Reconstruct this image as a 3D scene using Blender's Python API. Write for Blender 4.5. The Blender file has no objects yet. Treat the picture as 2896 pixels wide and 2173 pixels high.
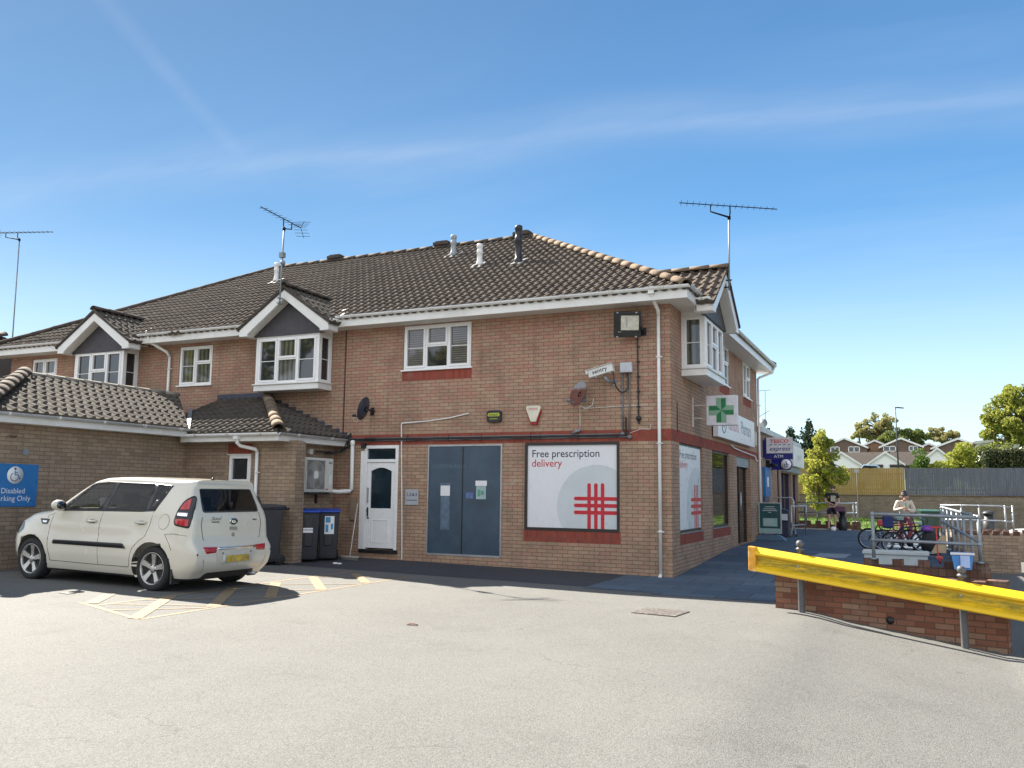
import bpy, bmesh, math, random
from mathutils import Vector, Matrix, noise
random.seed(7)
S = bpy.context.scene
COL = S.collection
R = math.radians
# ------------------------------------------------------------------ camera
CAM = Vector((4.193, -16.386, 1.598))
YAW, PIT, ROL = .434804, .118764, .0112817
_f = Vector((-math.sin(YAW)*math.cos(PIT), math.cos(YAW)*math.cos(PIT), math.sin(PIT)))
_r = Vector((math.cos(YAW), math.sin(YAW), 0)); _u = _r.cross(_f)
_r2 = math.cos(ROL)*_r + math.sin(ROL)*_u; _u2 = -math.sin(ROL)*_r + math.cos(ROL)*_u
cd = bpy.data.cameras.new('camera'); cam = bpy.data.objects.new('camera', cd); COL.objects.link(cam)
cam.matrix_world = Matrix.Translation(CAM) @ Matrix((_r2, _u2, -_f)).transposed().to_4x4()
cd.sensor_width = 36; cd.lens = 30.175; cd.shift_y = .00544; cd.clip_end = 2000; cd.clip_start = .05
S.camera = cam
# ------------------------------------------------------------------ world, sun, exposure
SUN = Vector((-1.0, .45, 1.0)).normalized()
wd = bpy.data.worlds.new("World"); S.world = wd; wd.use_nodes = True
S.view_settings.view_transform = 'Standard'; S.view_settings.look = 'None'
S.view_settings.exposure = 1.78; S.view_settings.gamma = 1
SKY_STR = .055; SUN_STR = 5.0

class NT:
    """tiny node-tree helper"""
    def __init__(s, tree): s.t = tree; s.n = tree.nodes; s.l = tree.links
    def new(s, typ, **k):
        nd = s.n.new(typ)
        for a, b in k.items():
            setattr(nd, a, b)
        return nd
    def put(s, sock, v):
        if isinstance(v, bpy.types.NodeSocket): s.l.new(v, sock)
        elif v is not None:
            if sock.type == 'RGBA' and len(v) == 3: v = (*v, 1)
            sock.default_value = v
    def math(s, op, a, b=None, c=None, clamp=False):
        nd = s.new('ShaderNodeMath', operation=op, use_clamp=clamp)
        s.put(nd.inputs[0], a); s.put(nd.inputs[1], b)
        if c is not None: s.put(nd.inputs[2], c)
        return nd.outputs[0]
    def vmath(s, op, a, b=None):
        nd = s.new('ShaderNodeVectorMath', operation=op); s.put(nd.inputs[0], a); s.put(nd.inputs[1], b)
        return nd.outputs[0] if op not in ('DOT_PRODUCT', 'LENGTH') else nd.outputs[1]
    def mix(s, f, a, b, mode='MIX'):
        nd = s.new('ShaderNodeMix', data_type='RGBA', blend_type=mode)
        s.put(nd.inputs[0], f); s.put(nd.inputs[6], a); s.put(nd.inputs[7], b)
        return nd.outputs[2]
    def noise(s, vec, scale, detail=2, rough=.5, out=0, dim='3D'):
        nd = s.new('ShaderNodeTexNoise', noise_dimensions=dim); s.put(nd.inputs['Vector'], vec)
        nd.inputs['Scale'].default_value = scale; nd.inputs['Detail'].default_value = detail
        nd.inputs['Roughness'].default_value = rough
        return nd.outputs[out]
    def ramp(s, f, stops, interp='LINEAR'):
        nd = s.new('ShaderNodeValToRGB'); cr = nd.color_ramp; cr.interpolation = interp
        while len(cr.elements) < len(stops): cr.elements.new(.5)
        for e, (p, c) in zip(cr.elements, stops):
            e.position = p; e.color = (*c, 1) if len(c) == 3 else c
        s.put(nd.inputs[0], f); return nd.outputs[0]
    def rng(s, v, a, b, c=0., d=1., smooth=False):
        nd = s.new('ShaderNodeMapRange', interpolation_type='SMOOTHSTEP' if smooth else 'LINEAR')
        for i, x in enumerate((v, a, b, c, d)): s.put(nd.inputs[i], x)
        return nd.outputs[0]

w = NT(wd.node_tree)
bg = w.n['Background']
sky = w.new('ShaderNodeTexSky', sky_type='NISHITA', sun_disc=False, sun_elevation=math.asin(SUN.z),
            sun_rotation=math.atan2(SUN.x, SUN.y) % (2*math.pi), altitude=50, air_density=1.0, dust_density=.0, ozone_density=3.0)
tc = w.new('ShaderNodeTexCoord').outputs['Generated']
sx = w.new('ShaderNodeSeparateXYZ'); w.put(sx.inputs[0], tc)
# high thin cirrus: stretched noise on the dome, projected to a cloud plane
zz = w.math('MAXIMUM', sx.outputs[2], .03)
px = w.math('DIVIDE', sx.outputs[0], w.math('ADD', zz, .12)); py = w.math('DIVIDE', sx.outputs[1], w.math('ADD', zz, .12))
cx = w.new('ShaderNodeCombineXYZ'); w.put(cx.inputs[0], px); w.put(cx.inputs[1], py)
mp = w.new('ShaderNodeMapping'); w.put(mp.inputs[0], cx.outputs[0]); mp.inputs['Rotation'].default_value = (0, 0, R(22)); mp.inputs['Scale'].default_value = (.42, 1.5, 1)
n1 = w.noise(mp.outputs[0], 1.1, 5, .62); n2 = w.noise(cx.outputs[0], .55, 2, .5)
cl = w.math('MULTIPLY', w.rng(n1, .40, .78, 0, 1, True), w.rng(n2, .36, .62, 0, 1, True))
low = w.rng(sx.outputs[2], 0, .32, .62, 0, True)
cloudcol = (4.6, 5.3, 5.9)
dt = w.vmath('DOT_PRODUCT', tc, tuple(SUN)); glow = w.math('POWER', w.math('MAXIMUM', dt, 0), 3.0)
damp = w.math('DIVIDE', 1.0, w.math('ADD', 1.0, w.math('MULTIPLY', glow, .9)))           # keep the halo round the sun from burning out
sk2 = w.mix(1.0, sky.outputs[0], (.60, .90, 1.0), 'MULTIPLY'); cmb = w.new('ShaderNodeCombineColor'); [w.put(cmb.inputs[i], damp) for i in range(3)]
sk2 = w.mix(1.0, sk2, cmb.outputs[0], 'MULTIPLY')
def band(n, half, c0, reach, lo, hi, amt):
    """a long thin veil along a great circle with normal n, fading out away from direction c0"""
    d = w.math('ABSOLUTE', w.math('ADD', w.vmath('DOT_PRODUCT', tc, n), w.math('MULTIPLY', w.math('SUBTRACT', w.noise(tc, 2.2, 3), .5), half*1.6)))
    ln = w.rng(w.vmath('DOT_PRODUCT', tc, c0), reach[0], reach[1], 0, 1, True)
    return w.math('MULTIPLY', w.math('MULTIPLY', w.rng(d, half, 0, 0, 1, True), ln), w.rng(w.noise(mp.outputs[0], 2.4, 5, .65), lo, hi, 0, amt))
tc_x = sx.outputs[0]
veils = [band((-0.0787, 0.3917, -0.9167), .045, (-0.3789, 0.8388, 0.3909), (.62, .96), .25, .65, .13), band((-0.0787, 0.3917, -0.9167), .012, (-0.3789, 0.8388, 0.3909), (.75, .97), .30, .6, .07), band((-0.6791, -0.2842, -0.6768), .014, (-0.6822, 0.5848, 0.439), (.982, .999), .25, .7, .09)]
skc = w.mix(w.math('MULTIPLY', cl, .13), sk2, cloudcol)
skc = w.mix(w.rng(tc_x, .05, -.95, 0, .16, True), skc, (3.6, 4.3, 5.0))                       # thin veil towards the sun side
for v in veils: skc = w.mix(v, skc, (5.2, 5.4, 5.7))
skc = w.mix(low, skc, (6.4, 6.9, 7.3))
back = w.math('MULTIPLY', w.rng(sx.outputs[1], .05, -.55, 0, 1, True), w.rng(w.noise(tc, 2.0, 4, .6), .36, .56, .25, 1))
skc = w.mix(back, skc, (8.8, 9.1, 9.7))                                                     # bright bank added to the unseen sky behind the viewer, lifts the shaded walls
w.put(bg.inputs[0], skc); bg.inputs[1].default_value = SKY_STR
sl = bpy.data.lights.new('sun', 'SUN'); sl.energy = SUN_STR; sl.angle = R(.5); sl.color = (1, .93, .82)
so = bpy.data.objects.new('sun', sl); COL.objects.link(so); so.rotation_euler = SUN.to_track_quat('Z', 'Y').to_euler(); so.location = (-30, 15, 40)

# ------------------------------------------------------------------ materials
MAT = {}
def base_mat(name):
    m = bpy.data.materials.new(name); m.use_nodes = True; MAT[name] = m
    t = NT(m.node_tree); return m, t, t.n['Principled BSDF']
def plain(name, col, rough=.5, metal=0., var=.12, vscale=6., bump=0., bscale=40., spec=.5, coat=0., col2=None, dirt=None):
    """solid colour with mild procedural wear: tone noise, roughness noise, optional second colour patches"""
    m, t, b = base_mat(name)
    co = t.new('ShaderNodeTexCoord').outputs['Object']
    nz = t.noise(co, vscale, 4, .6)
    c = t.mix(t.rng(nz, .3, .7), tuple(x*(1-var) for x in col), tuple(min(1, x*(1+var)) for x in col))
    if col2 is not None:
        c = t.mix(t.rng(t.noise(co, vscale*.6, 5, .7), .52, .68), c, col2)
    t.put(b.inputs['Base Color'], c)
    t.put(b.inputs['Roughness'], t.rng(t.noise(co, vscale*2.3, 3), .3, .7, rough*.85, min(1, rough*1.2)))
    b.inputs['Metallic'].default_value = metal; b.inputs['Specular IOR Level'].default_value = spec
    if coat: b.inputs['Coat Weight'].default_value = coat; b.inputs['Coat Roughness'].default_value = .06
    if bump:
        bp = t.new('ShaderNodeBump'); bp.inputs['Strength'].default_value = bump; bp.inputs['Distance'].default_value = .01
        t.put(bp.inputs['Height'], t.noise(co, bscale, 4, .6)); t.put(b.inputs['Normal'], bp.outputs[0])
    return m
def cellmat(name, stops, mortar, bw, bh, joint=.01, offset=.5, rough=.9, stain=None, stainscale=.35, bumpd=.0035, tint=None, vz=None):
    """bricks / slabs / tiles from metric UVs: every cell its own tone, recessed joints"""
    m, t, b = base_mat(name)
    uv = t.new('ShaderNodeTexCoord').outputs['UV']
    wob = t.noise(uv, 9, 2, .5, out=1)
    uvw = t.vmath('ADD', uv, t.vmath('MULTIPLY', t.vmath('SUBTRACT', wob, (.5, .5, .5)), (.004, .004, 0)))
    sp = t.new('ShaderNodeSeparateXYZ'); t.put(sp.inputs[0], uvw)
    v = t.math('DIVIDE', sp.outputs[1], bh); row = t.math('FLOOR', v)
    odd = t.math('MULTIPLY', t.math('MODULO', t.math('ADD', row, 4000), 2), offset)
    u = t.math('ADD', t.math('DIVIDE', sp.outputs[0], bw), odd); colm = t.math('FLOOR', u)
    fu = t.math('SUBTRACT', u, colm); fv = t.math('SUBTRACT', v, row)
    du = t.math('MULTIPLY', t.math('MINIMUM', fu, t.math('SUBTRACT', 1, fu)), bw)
    dv = t.math('MULTIPLY', t.math('MINIMUM', fv, t.math('SUBTRACT', 1, fv)), bh)
    d = t.math('MINIMUM', du, dv)
    mask = t.rng(d, joint*.35, joint*.65)                      # 0 in joint, 1 on brick
    cv = t.new('ShaderNodeCombineXYZ'); t.put(cv.inputs[0], colm); t.put(cv.inputs[1], row)
    wn = t.new('ShaderNodeTexWhiteNoise', noise_dimensions='2D'); t.put(wn.inputs[0], cv.outputs[0])
    pick = wn.outputs[0]
    if vz:                                                     # brick batches differ with height
        pick = t.math('ADD', t.math('MULTIPLY', pick, .62), t.math('ADD', t.rng(sp.outputs[1], vz[0], vz[1], 0, .30), t.rng(t.noise(uv, .45, 2), .35, .65, 0, .12)))
    bc = t.ramp(pick, stops)
    fine = t.noise(uv, 60, 3, .7); bc = t.mix(t.rng(fine, .2, .8, 0, .35), bc, tuple(x*.62 for x in stops[len(stops)//2][1]))
    bc = t.mix(t.math('MULTIPLY', t.rng(wn.outputs[1], .0, 1, -.5, 1), .12), bc, (.05, .045, .045)) 
    mc = t.mix(t.noise(uv, 12, 2), mortar, tuple(x*.6 for x in mortar))
    c = t.mix(mask, mc, bc)
    if stain:
        c = t.mix(t.rng(t.noise(uv, stainscale*4, 5, .6), .45, .8, 0, stain), c, (.07, .06, .05))
        sv = t.new('ShaderNodeMapping'); t.put(sv.inputs[0], uv); sv.inputs['Scale'].default_value = (3.2, .22, 1)
        c = t.mix(t.rng(t.noise(sv.outputs[0], 1.6, 5, .6), .52, .75, 0, stain*.7), c, (.09, .075, .06))      # run-off streaks
        c = t.mix(t.rng(t.noise(uv, stainscale*7, 5, .6), .62, .8, 0, stain*.8), c, (.5, .46, .42))
    t.put(b.inputs['Base Color'], c); b.inputs['Roughness'].default_value = rough
    b.inputs['Specular IOR Level'].default_value = .25
    bp = t.new('ShaderNodeBump'); bp.inputs['Strength'].default_value = .7; bp.inputs['Distance'].default_value = bumpd
    t.put(bp.inputs['Height'], t.math('ADD', mask, t.math('MULTIPLY', fine, .4))); t.put(b.inputs['Normal'], bp.outputs[0])
    return m
BR = [(0, (.30, .205, .125)), (.2, (.455, .32, .215)), (.42, (.42, .28, .19)), (.6, (.45, .27, .19)), (.8, (.45, .24, .17)), (1, (.41, .20, .145))]
brick = cellmat('buff_brick', BR, (.235, .16, .118), .225, .075, .012, stain=.45, vz=(2.6, 5.4))
brick_wing = cellmat('brown_brick', [(0, (.27, .195, .14)), (.3, (.40, .305, .21)), (.6, (.34, .24, .17)), (1, (.43, .32, .225))], (.22, .165, .12), .225, .075, .011, stain=.4)
brick_red = cellmat('orange_brick', [(0, (.17, .065, .042)), (.3, (.29, .135, .085)), (.6, (.25, .10, .062)), (.85, (.36, .24, .165)), (1, (.20, .075, .05))], (.15, .09, .065), .225, .075, .012, stain=.35)
soldier = cellmat('red_soldier_brick', [(0, (.24, .05, .035)), (.5, (.34, .075, .048)), (1, (.28, .065, .05))], (.24, .11, .08), .075, .225, .012, offset=0, stain=.25)
castle = cellmat('dark_coping_brick', [(0, (.10, .05, .038)), (.5, (.15, .072, .052)), (1, (.20, .12, .085))], (.08, .055, .042), .1, .11, .010, offset=0, stain=.35)
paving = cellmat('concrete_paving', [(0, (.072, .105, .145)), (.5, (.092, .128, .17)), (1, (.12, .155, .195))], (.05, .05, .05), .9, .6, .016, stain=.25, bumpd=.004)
def tilemat(name, c1, c2, c3):
    m, t, b = base_mat(name)
    uv = t.new('ShaderNodeTexCoord').outputs['UV']
    sp = t.new('ShaderNodeSeparateXYZ'); t.put(sp.inputs[0], uv)
    cv = t.new('ShaderNodeCombineXYZ'); t.put(cv.inputs[0], t.math('FLOOR', t.math('DIVIDE', sp.outputs[0], .4))); t.put(cv.inputs[1], t.math('FLOOR', t.math('DIVIDE', sp.outputs[1], .32)))
    wn = t.new('ShaderNodeTexWhiteNoise', noise_dimensions='2D'); t.put(wn.inputs[0], cv.outputs[0])
    c = t.ramp(wn.outputs[0], [(0, c1), (.5, c2), (1, c3)])
    co = t.new('ShaderNodeTexCoord').outputs['Object']
    c = t.mix(t.rng(t.noise(co, 1.3, 5, .65), .5, .8, 0, .35), c, (.11, .095, .072))
    c = t.mix(t.rng(t.noise(co, 14, 4, .7), .6, .8, 0, .3), c, (.15, .135, .11))
    t.put(b.inputs['Base Color'], c); t.put(b.inputs['Roughness'], t.rng(t.noise(co, 9, 3), .3, .7, .85, .98))
    b.inputs['Specular IOR Level'].default_value = .12
    bp = t.new('ShaderNodeBump'); bp.inputs['Strength'].default_value = .5; bp.inputs['Distance'].default_value = .006
    t.put(bp.inputs['Height'], t.noise(co, 45, 4, .7)); t.put(b.inputs['Normal'], bp.outputs[0])
    return m
tiles = tilemat('brown_concrete_tile', (.080, .064, .052), (.112, .090, .072), (.095, .078, .064))
tiles_wing = tilemat('weathered_concrete_tile', (.070, .060, .050), (.092, .079, .066), (.08, .07, .058))
ridge_tan = plain('tan_ridge_tile', (.17, .125, .088), .9, var=.3, vscale=3, bump=.4, col2=(.21, .175, .13), spec=.12)
ridge_dark = plain('dark_ridge_tile', (.085, .07, .058), .9, var=.25, vscale=3, bump=.4, spec=.12)
lead = plain('lead_flashing', (.15, .155, .165), .55, var=.2)
upvc = plain('white_upvc', (.74, .735, .71), .32, var=.05, vscale=2, spec=.5, col2=(.66, .65, .61))
upvc_blue = plain('bright_white_upvc', (.80, .80, .79), .28, var=.03, vscale=2)
soffit = plain('soffit_board', (.70, .68, .63), .45, var=.05)
gable_dark = plain('dark_gable_board', (.048, .044, .052), .55, var=.15)
dark_frame = plain('dark_brown_frame', (.025, .02, .018), .4)
blackp = plain('black_plastic', (.016, .017, .019), .42, var=.3)
grey_pipe = plain('grey_conduit', (.16, .16, .165), .4)
galv = plain('galvanised_steel', (.42, .44, .46), .42, metal=.7, var=.15)
galv_dull = plain('dull_galvanised_tube', (.25, .28, .30), .5, metal=.35, var=.15)
steelblue = plain('blue_grey_steel_door', (.040, .070, .105), .36, var=.2, vscale=2, col2=(.056, .088, .125))
panel_white = plain('white_sign_face', (.72, .72, .74), .3, var=.02)
panel_grey = plain('grey_print', (.55, .59, .61), .3, var=.05, vscale=1.5)
print_red = plain('red_print', (.50, .012, .03), .3, var=.05)
print_red2 = plain('soft_red_print', (.55, .09, .06), .35, var=.05)
print_navy = plain('navy_print', (.02, .02, .045), .4, var=.05)
print_grey = plain('grey_lettering', (.10, .14, .16), .4, var=.05)
white_ink = plain('white_lettering', (.8, .8, .8), .4, var=.02)
green = plain('pharmacy_green', (.005, .16, .05), .3, var=.05)
green_pale = plain('pale_sage_green', (.20, .36, .25), .3, var=.06)
blue_sign = plain('blue_sign_face', (.015, .16, .42), .3, var=.06, vscale=2)
navy_sign = plain('navy_sign_face', (.012, .014, .16), .3, var=.05)
rust = plain('rusty_metal', (.16, .055, .035), .75, var=.35, vscale=18, col2=(.28, .27, .26))
rubber = plain('tyre_rubber', (.018, .018, .019), .8, var=.2, vscale=20)
alloy = plain('alloy_wheel', (.50, .49, .47), .3, metal=.75, var=.05)
chrome = plain('chrome', (.75, .75, .75), .08, metal=1, var=.02)
bluelid = plain('blue_bin_lid', (.012, .05, .34), .4, var=.1)
def glassmat(name, col=(.012, .016, .02), rough=.03, stripes=None, coat=0):
    m, t, b = base_mat(name)
    co = t.new('ShaderNodeTexCoord').outputs['Object']; uv = t.new('ShaderNodeTexCoord').outputs['UV']
    sp = t.new('ShaderNodeSeparateXYZ'); t.put(sp.inputs[0], uv)
    c = t.mix(t.rng(t.noise(co, 1.6, 3), .4, .6), col, tuple(x*1.6 for x in col))
    if stripes:                                                # blind slats or curtain folds just behind the pane
        ax, per, c2, hi = stripes
        s_ = t.math('SINE', t.math('ADD', t.math('MULTIPLY', sp.outputs[ax], 2*math.pi/per), t.math('MULTIPLY', t.noise(uv, 3, 2), 3 if ax == 0 else 0)))
        c = t.mix(t.rng(s_, -1, 1, 0, hi), c, c2)
    t.put(b.inputs['Base Color'], c); b.inputs['Roughness'].default_value = rough
    b.inputs['Specular IOR Level'].default_value = .9
    bp = t.new('ShaderNodeBump'); bp.inputs['Strength'].default_value = .05; bp.inputs['Distance'].default_value = .01
    t.put(bp.inputs['Height'], t.noise(co, 2.2, 2)); t.put(b.inputs['Normal'], bp.outputs[0])
    return m
glass = glassmat('window_glass'); glass_curt = glassmat('glass_over_curtain', (.03, .034, .03), .04, (0, .13, (.20, .195, .165), .55))
glass_blind = glassmat('glass_over_blind', (.02, .02, .022), .04, (1, .05, (.16, .15, .15), .8))
glass_door = glassmat('obscured_door_glass', (.01, .02, .028), .12)

# ------------------------------------------------------------------ mesh building
def ident(u, n, z): return Vector((u, n, z))
def wallA(u, n, z, y0=0.): return Vector((u, y0-n, z))        # faces the car park (-y)
def wallB(u, n, z, x0=0.): return Vector((x0+n, u, z))         # faces +x
def TA(y0): return lambda u, n, z: Vector((u, y0-n, z))
def TB(x0): return lambda u, n, z: Vector((x0+n, u, z))
class MB:
    def __init__(s, T=ident): s.v = []; s.f = []; s.T = T; s.m = []; s.mi = 0; s.sm = []; s.smooth = False; s.cuts = []
    def cut(s): s.cuts.append((len(s.v), len(s.f))); return s
    def add(s, vs, fs, raw=False):
        o = len(s.v); s.v += [Vector(p) if raw else s.T(*p) for p in vs]
        s.f += [[o+i for i in f] for f in fs]; s.m += [s.mi]*len(fs); s.sm += [s.smooth]*len(fs); return s
    def box(s, a0, a1, b0, b1, c0, c1):
        vs = [(x, y, z) for z in (c0, c1) for y in (b0, b1) for x in (a0, a1)]
        return s.add(vs, [(0, 2, 3, 1), (4, 5, 7, 6), (0, 1, 5, 4), (2, 6, 7, 3), (0, 4, 6, 2), (1, 3, 7, 5)])
    def prism(s, pts, b0, b1):
        """pts in (u,z) extruded along n from b0 to b1"""
        n = len(pts); vs = [(u, b0, z) for u, z in pts] + [(u, b1, z) for u, z in pts]
        return s.add(vs, [tuple(range(n))[::-1], tuple(range(n, 2*n))] + [(i, (i+1) % n, n+(i+1) % n, n+i) for i in range(n)])
    def plate(s, pts, c0, c1):
        """pts in (u,n) extruded in z"""
        n = len(pts); vs = [(u, q, c0) for u, q in pts] + [(u, q, c1) for u, q in pts]
        return s.add(vs, [tuple(range(n))[::-1], tuple(range(n, 2*n))] + [(i, (i+1) % n, n+(i+1) % n, n+i) for i in range(n)])
    def tube(s, path, r, seg=8, cap=True, closed=False):
        P = [s.T(*p) for p in path]; rr = r if isinstance(r, (list, tuple)) else [r]*len(P)
        rings = []; n = len(P); ref = None
        for i, p in enumerate(P):
            if closed: d = (P[(i+1) % n]-P[i-1])
            else: d = (P[min(i+1, n-1)]-P[max(i-1, 0)])
            if d.length < 1e-9: d = Vector((0, 0, 1))
            d.normalize()
            if ref is None: ref = Vector((0, 0, 1)) if abs(d.z) < .9 else Vector((1, 0, 0))
            a = ref - d*ref.dot(d)
            if a.length < 1e-4: a = d.orthogonal()
            a.normalize(); ref = a; b = d.cross(a)
            k = 1.
            if not closed and 0 < i < n-1:
                c = (P[i]-P[i-1]).normalized().dot((P[i+1]-P[i]).normalized()); k = 1/max(.5, math.sqrt((1+c)/2))
            rings.append([p+(a*math.cos(t)+b*math.sin(t))*rr[i]*k for t in [2*math.pi*j/seg for j in range(seg)]])
        vs = [q for g in rings for q in g]; fs = []
        for i in range(n if closed else n-1):
            for j in range(seg):
                fs.append((i*seg+j, i*seg+(j+1) % seg, ((i+1) % n)*seg+(j+1) % seg, ((i+1) % n)*seg+j))
        if cap and not closed: fs += [tuple(range(seg))[::-1], tuple((n-1)*seg+j for j in range(seg))]
        o = s.smooth; s.smooth = seg > 6; s.add(vs, fs, raw=True); s.smooth = o; return s
    def lathe(s, c, prof, axis=2, seg=16, sx=1., sy=1.):
        """prof: list of (r,h) about axis through c (local coords)"""
        vs = []; fs = []; n = len(prof)
        for r, h in prof:
            for j in range(seg):
                t = 2*math.pi*j/seg; a, b = r*math.cos(t)*sx, r*math.sin(t)*sy
                p = {2: (a, b, h), 1: (a, h, b), 0: (h, a, b)}[axis]
                vs.append((c[0]+p[0], c[1]+p[1], c[2]+p[2]))
        for i in range(n-1):
            for j in range(seg): fs.append((i*seg+j, i*seg+(j+1) % seg, (i+1)*seg+(j+1) % seg, (i+1)*seg+j))
        fs += [tuple(range(seg))[::-1], tuple((n-1)*seg+j for j in range(seg))]
        o = s.smooth; s.smooth = True; s.add(vs, fs); s.smooth = o; return s
    def ball(s, c, r, seg=12, sz=1.):
        pr = [(max(1e-4, r*math.sin(math.pi*i/8)), -r*sz*math.cos(math.pi*i/8)) for i in range(9)]
        return s.lathe(c, pr, 2, seg)
    def quad(s, a, b, c, d): return s.add([a, b, c, d], [(0, 1, 2, 3)])
    def build(s, name, mats, parent=None, bevel=0., recalc=True, seg=2, uvf=None, sub=0):
        mats = mats if isinstance(mats, (list, tuple)) else [mats]
        if s.cuts:                                             # one object per piece
            cs = [(0, 0)]+[c for c in s.cuts if c != (0, 0) and c[1] < len(s.f)]+[(len(s.v), len(s.f))]; first = None
            for (v0, f0), (v1, f1) in zip(cs, cs[1:]):
                q = MB(); q.v = s.v[v0:v1]; q.f = [[i-v0 for i in f] for f in s.f[f0:f1]]; q.m = s.m[f0:f1]; q.sm = s.sm[f0:f1]
                o = q.build(name, mats, parent, bevel, recalc, seg, uvf, sub); first = first or o
            return first
        off = Vector((0, 0, 0)); q = parent
        while q is not None:
            if not q.get('_local'): off = off + Vector(q.location)
            else: off = Vector((0, 0, 0)); break
            q = q.parent
        me = bpy.data.meshes.new(name); me.from_pydata([tuple(p-off) for p in s.v], [], s.f)
        for m in mats: me.materials.append(m)
        if recalc:
            bm = bmesh.new(); bm.from_mesh(me); bmesh.ops.recalc_face_normals(bm, faces=bm.faces); bm.to_mesh(me); bm.free()
        for i, p in enumerate(me.polygons): p.material_index = s.m[i]; p.use_smooth = s.sm[i]
        uv = me.uv_layers.new(name='uv')
        for p in me.polygons:
            nx, ny, nz = abs(p.normal.x), abs(p.normal.y), abs(p.normal.z)
            for li in p.loop_indices:
                c = me.vertices[me.loops[li].vertex_index].co + off
                if nz > .75: t = (c.x, c.y)
                elif nx > ny: t = (c.y, c.z)
                else: t = (c.x, c.z)
                uv.data[li].uv = uvf(c) if uvf else t
        o = bpy.data.objects.new(name, me); COL.objects.link(o)
        if parent is not None: o.parent = parent
        if bevel:
            b = o.modifiers.new('bevel', 'BEVEL'); b.width = bevel; b.segments = seg; b.limit_method = 'ANGLE'; b.angle_limit = R(35); b.harden_normals = False
        if sub:
            b = o.modifiers.new('sub', 'SUBSURF'); b.levels = sub; b.render_levels = sub
        return o
def thing(name, label, cat, loc=(0, 0, 0), group=None, local=False):
    o = bpy.data.objects.new(name, None); COL.objects.link(o); o.location = loc; o.empty_display_size = .2
    o['label'] = label; o['category'] = cat
    if group: o['group'] = group
    if local: o['_local'] = 1
    return o
def tag(o, label, cat, group=None):
    o['label'] = label; o['category'] = cat
    if group: o['group'] = group
    return o
def struct(o, kind='structure'): o['kind'] = kind; return o
def copy_tree(o, parent=None):
    c = o.copy(); COL.objects.link(c)
    if parent is not None: c.parent = parent
    for ch in list(o.children): copy_tree(ch, c)
    return c
def text_pts(body, size, shear=0., bold=0., spacing=1., align='LEFT'):
    cu = bpy.data.curves.new('txt', 'FONT'); cu.body = body; cu.size = size; cu.shear = shear; cu.offset = bold
    cu.space_character = spacing; cu.align_x = align; cu.resolution_u = 3; cu.extrude = 0
    ob = bpy.data.objects.new('txt', cu); COL.objects.link(ob)
    dg = bpy.context.evaluated_depsgraph_get(); me = bpy.data.meshes.new_from_object(ob.evaluated_get(dg))
    vs = [v.co.copy() for v in me.vertices]; fs = [list(p.vertices) for p in me.polygons]
    bpy.data.objects.remove(ob); bpy.data.curves.remove(cu); bpy.data.meshes.remove(me)
    return vs, fs
def lettering(name, body, T, u, z, size, n, mat, parent, sx=1., shear=0., bold=0., spacing=1., align='LEFT', flip=False):
    vs, fs = text_pts(body, size, shear, bold, spacing, align)
    mb = MB(T); mb.add([(u+p.x*sx*(-1 if flip else 1), n, z+p.y) for p in vs], fs)
    return mb.build(name, mat, parent, recalc=False)
def wall_holes(mb, u0, u1, z0, z1, n0, n1, holes):
    """solid slab between n0..n1 with rectangular openings (u0,u1,z0,z1)"""
    us = sorted({u0, u1, *[h[0] for h in holes], *[h[1] for h in holes]})
    for a, b in zip(us, us[1:]):
        hs = sorted([h for h in holes if h[0] <= a+1e-6 and h[1] >= b-1e-6], key=lambda h: h[2])
        z = z0
        for h in hs:
            if h[2] > z+1e-6: mb.box(a, b, n0, n1, z, h[2])
            z = h[3]
        if z1 > z+1e-6: mb.box(a, b, n0, n1, z, z1)
    return mb
# ------------------------------------------------------------------ ground
def ss(a, b, x):
    t = max(0., min(1., (x-a)/(b-a))); return t*t*(3-2*t)
def gz(x, y):
    z = min(.15, .0125*max(0, -x))
    if x > -4: z += .26*ss(-1.0, 7.0, y)*ss(-4, 0, x)
    low = -.115*max(0, x-2.6)*ss(2.6, 3.4, x)
    low = max(low, -.42)
    yw = -3.43-.244*(x-2.36)+.03
    if x < 5.15: k = ss(yw, yw+.16, y); z += low*(1-k) + .12*k*ss(2.40, 2.8, x)*(1-ss(-1, 3, y))
    else:
        z = -.29 + .25*ss(2, 8, y) - .4*ss(8, 17, y)
    if y > 23: z += .12*ss(23, 30, y)
    return z
def g_sheet(name, xs, ys, dz, mat, uvf=None, inside=None):
    mb = MB(); vs = [(x, y, gz(x, y)+dz) for y in ys for x in xs]; n = len(xs)
    fs = [(j*n+i, j*n+i+1, (j+1)*n+i+1, (j+1)*n+i) for j in range(len(ys)-1) for i in range(n-1)
          if inside is None or inside((xs[i]+xs[i+1])/2, (ys[j]+ys[j+1])/2)]
    mb.smooth = True; mb.add(vs, fs); return mb.build(name, mat, None, recalc=False)
def lin(a, b, n): return [a+(b-a)*i/n for i in range(n+1)]
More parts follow.
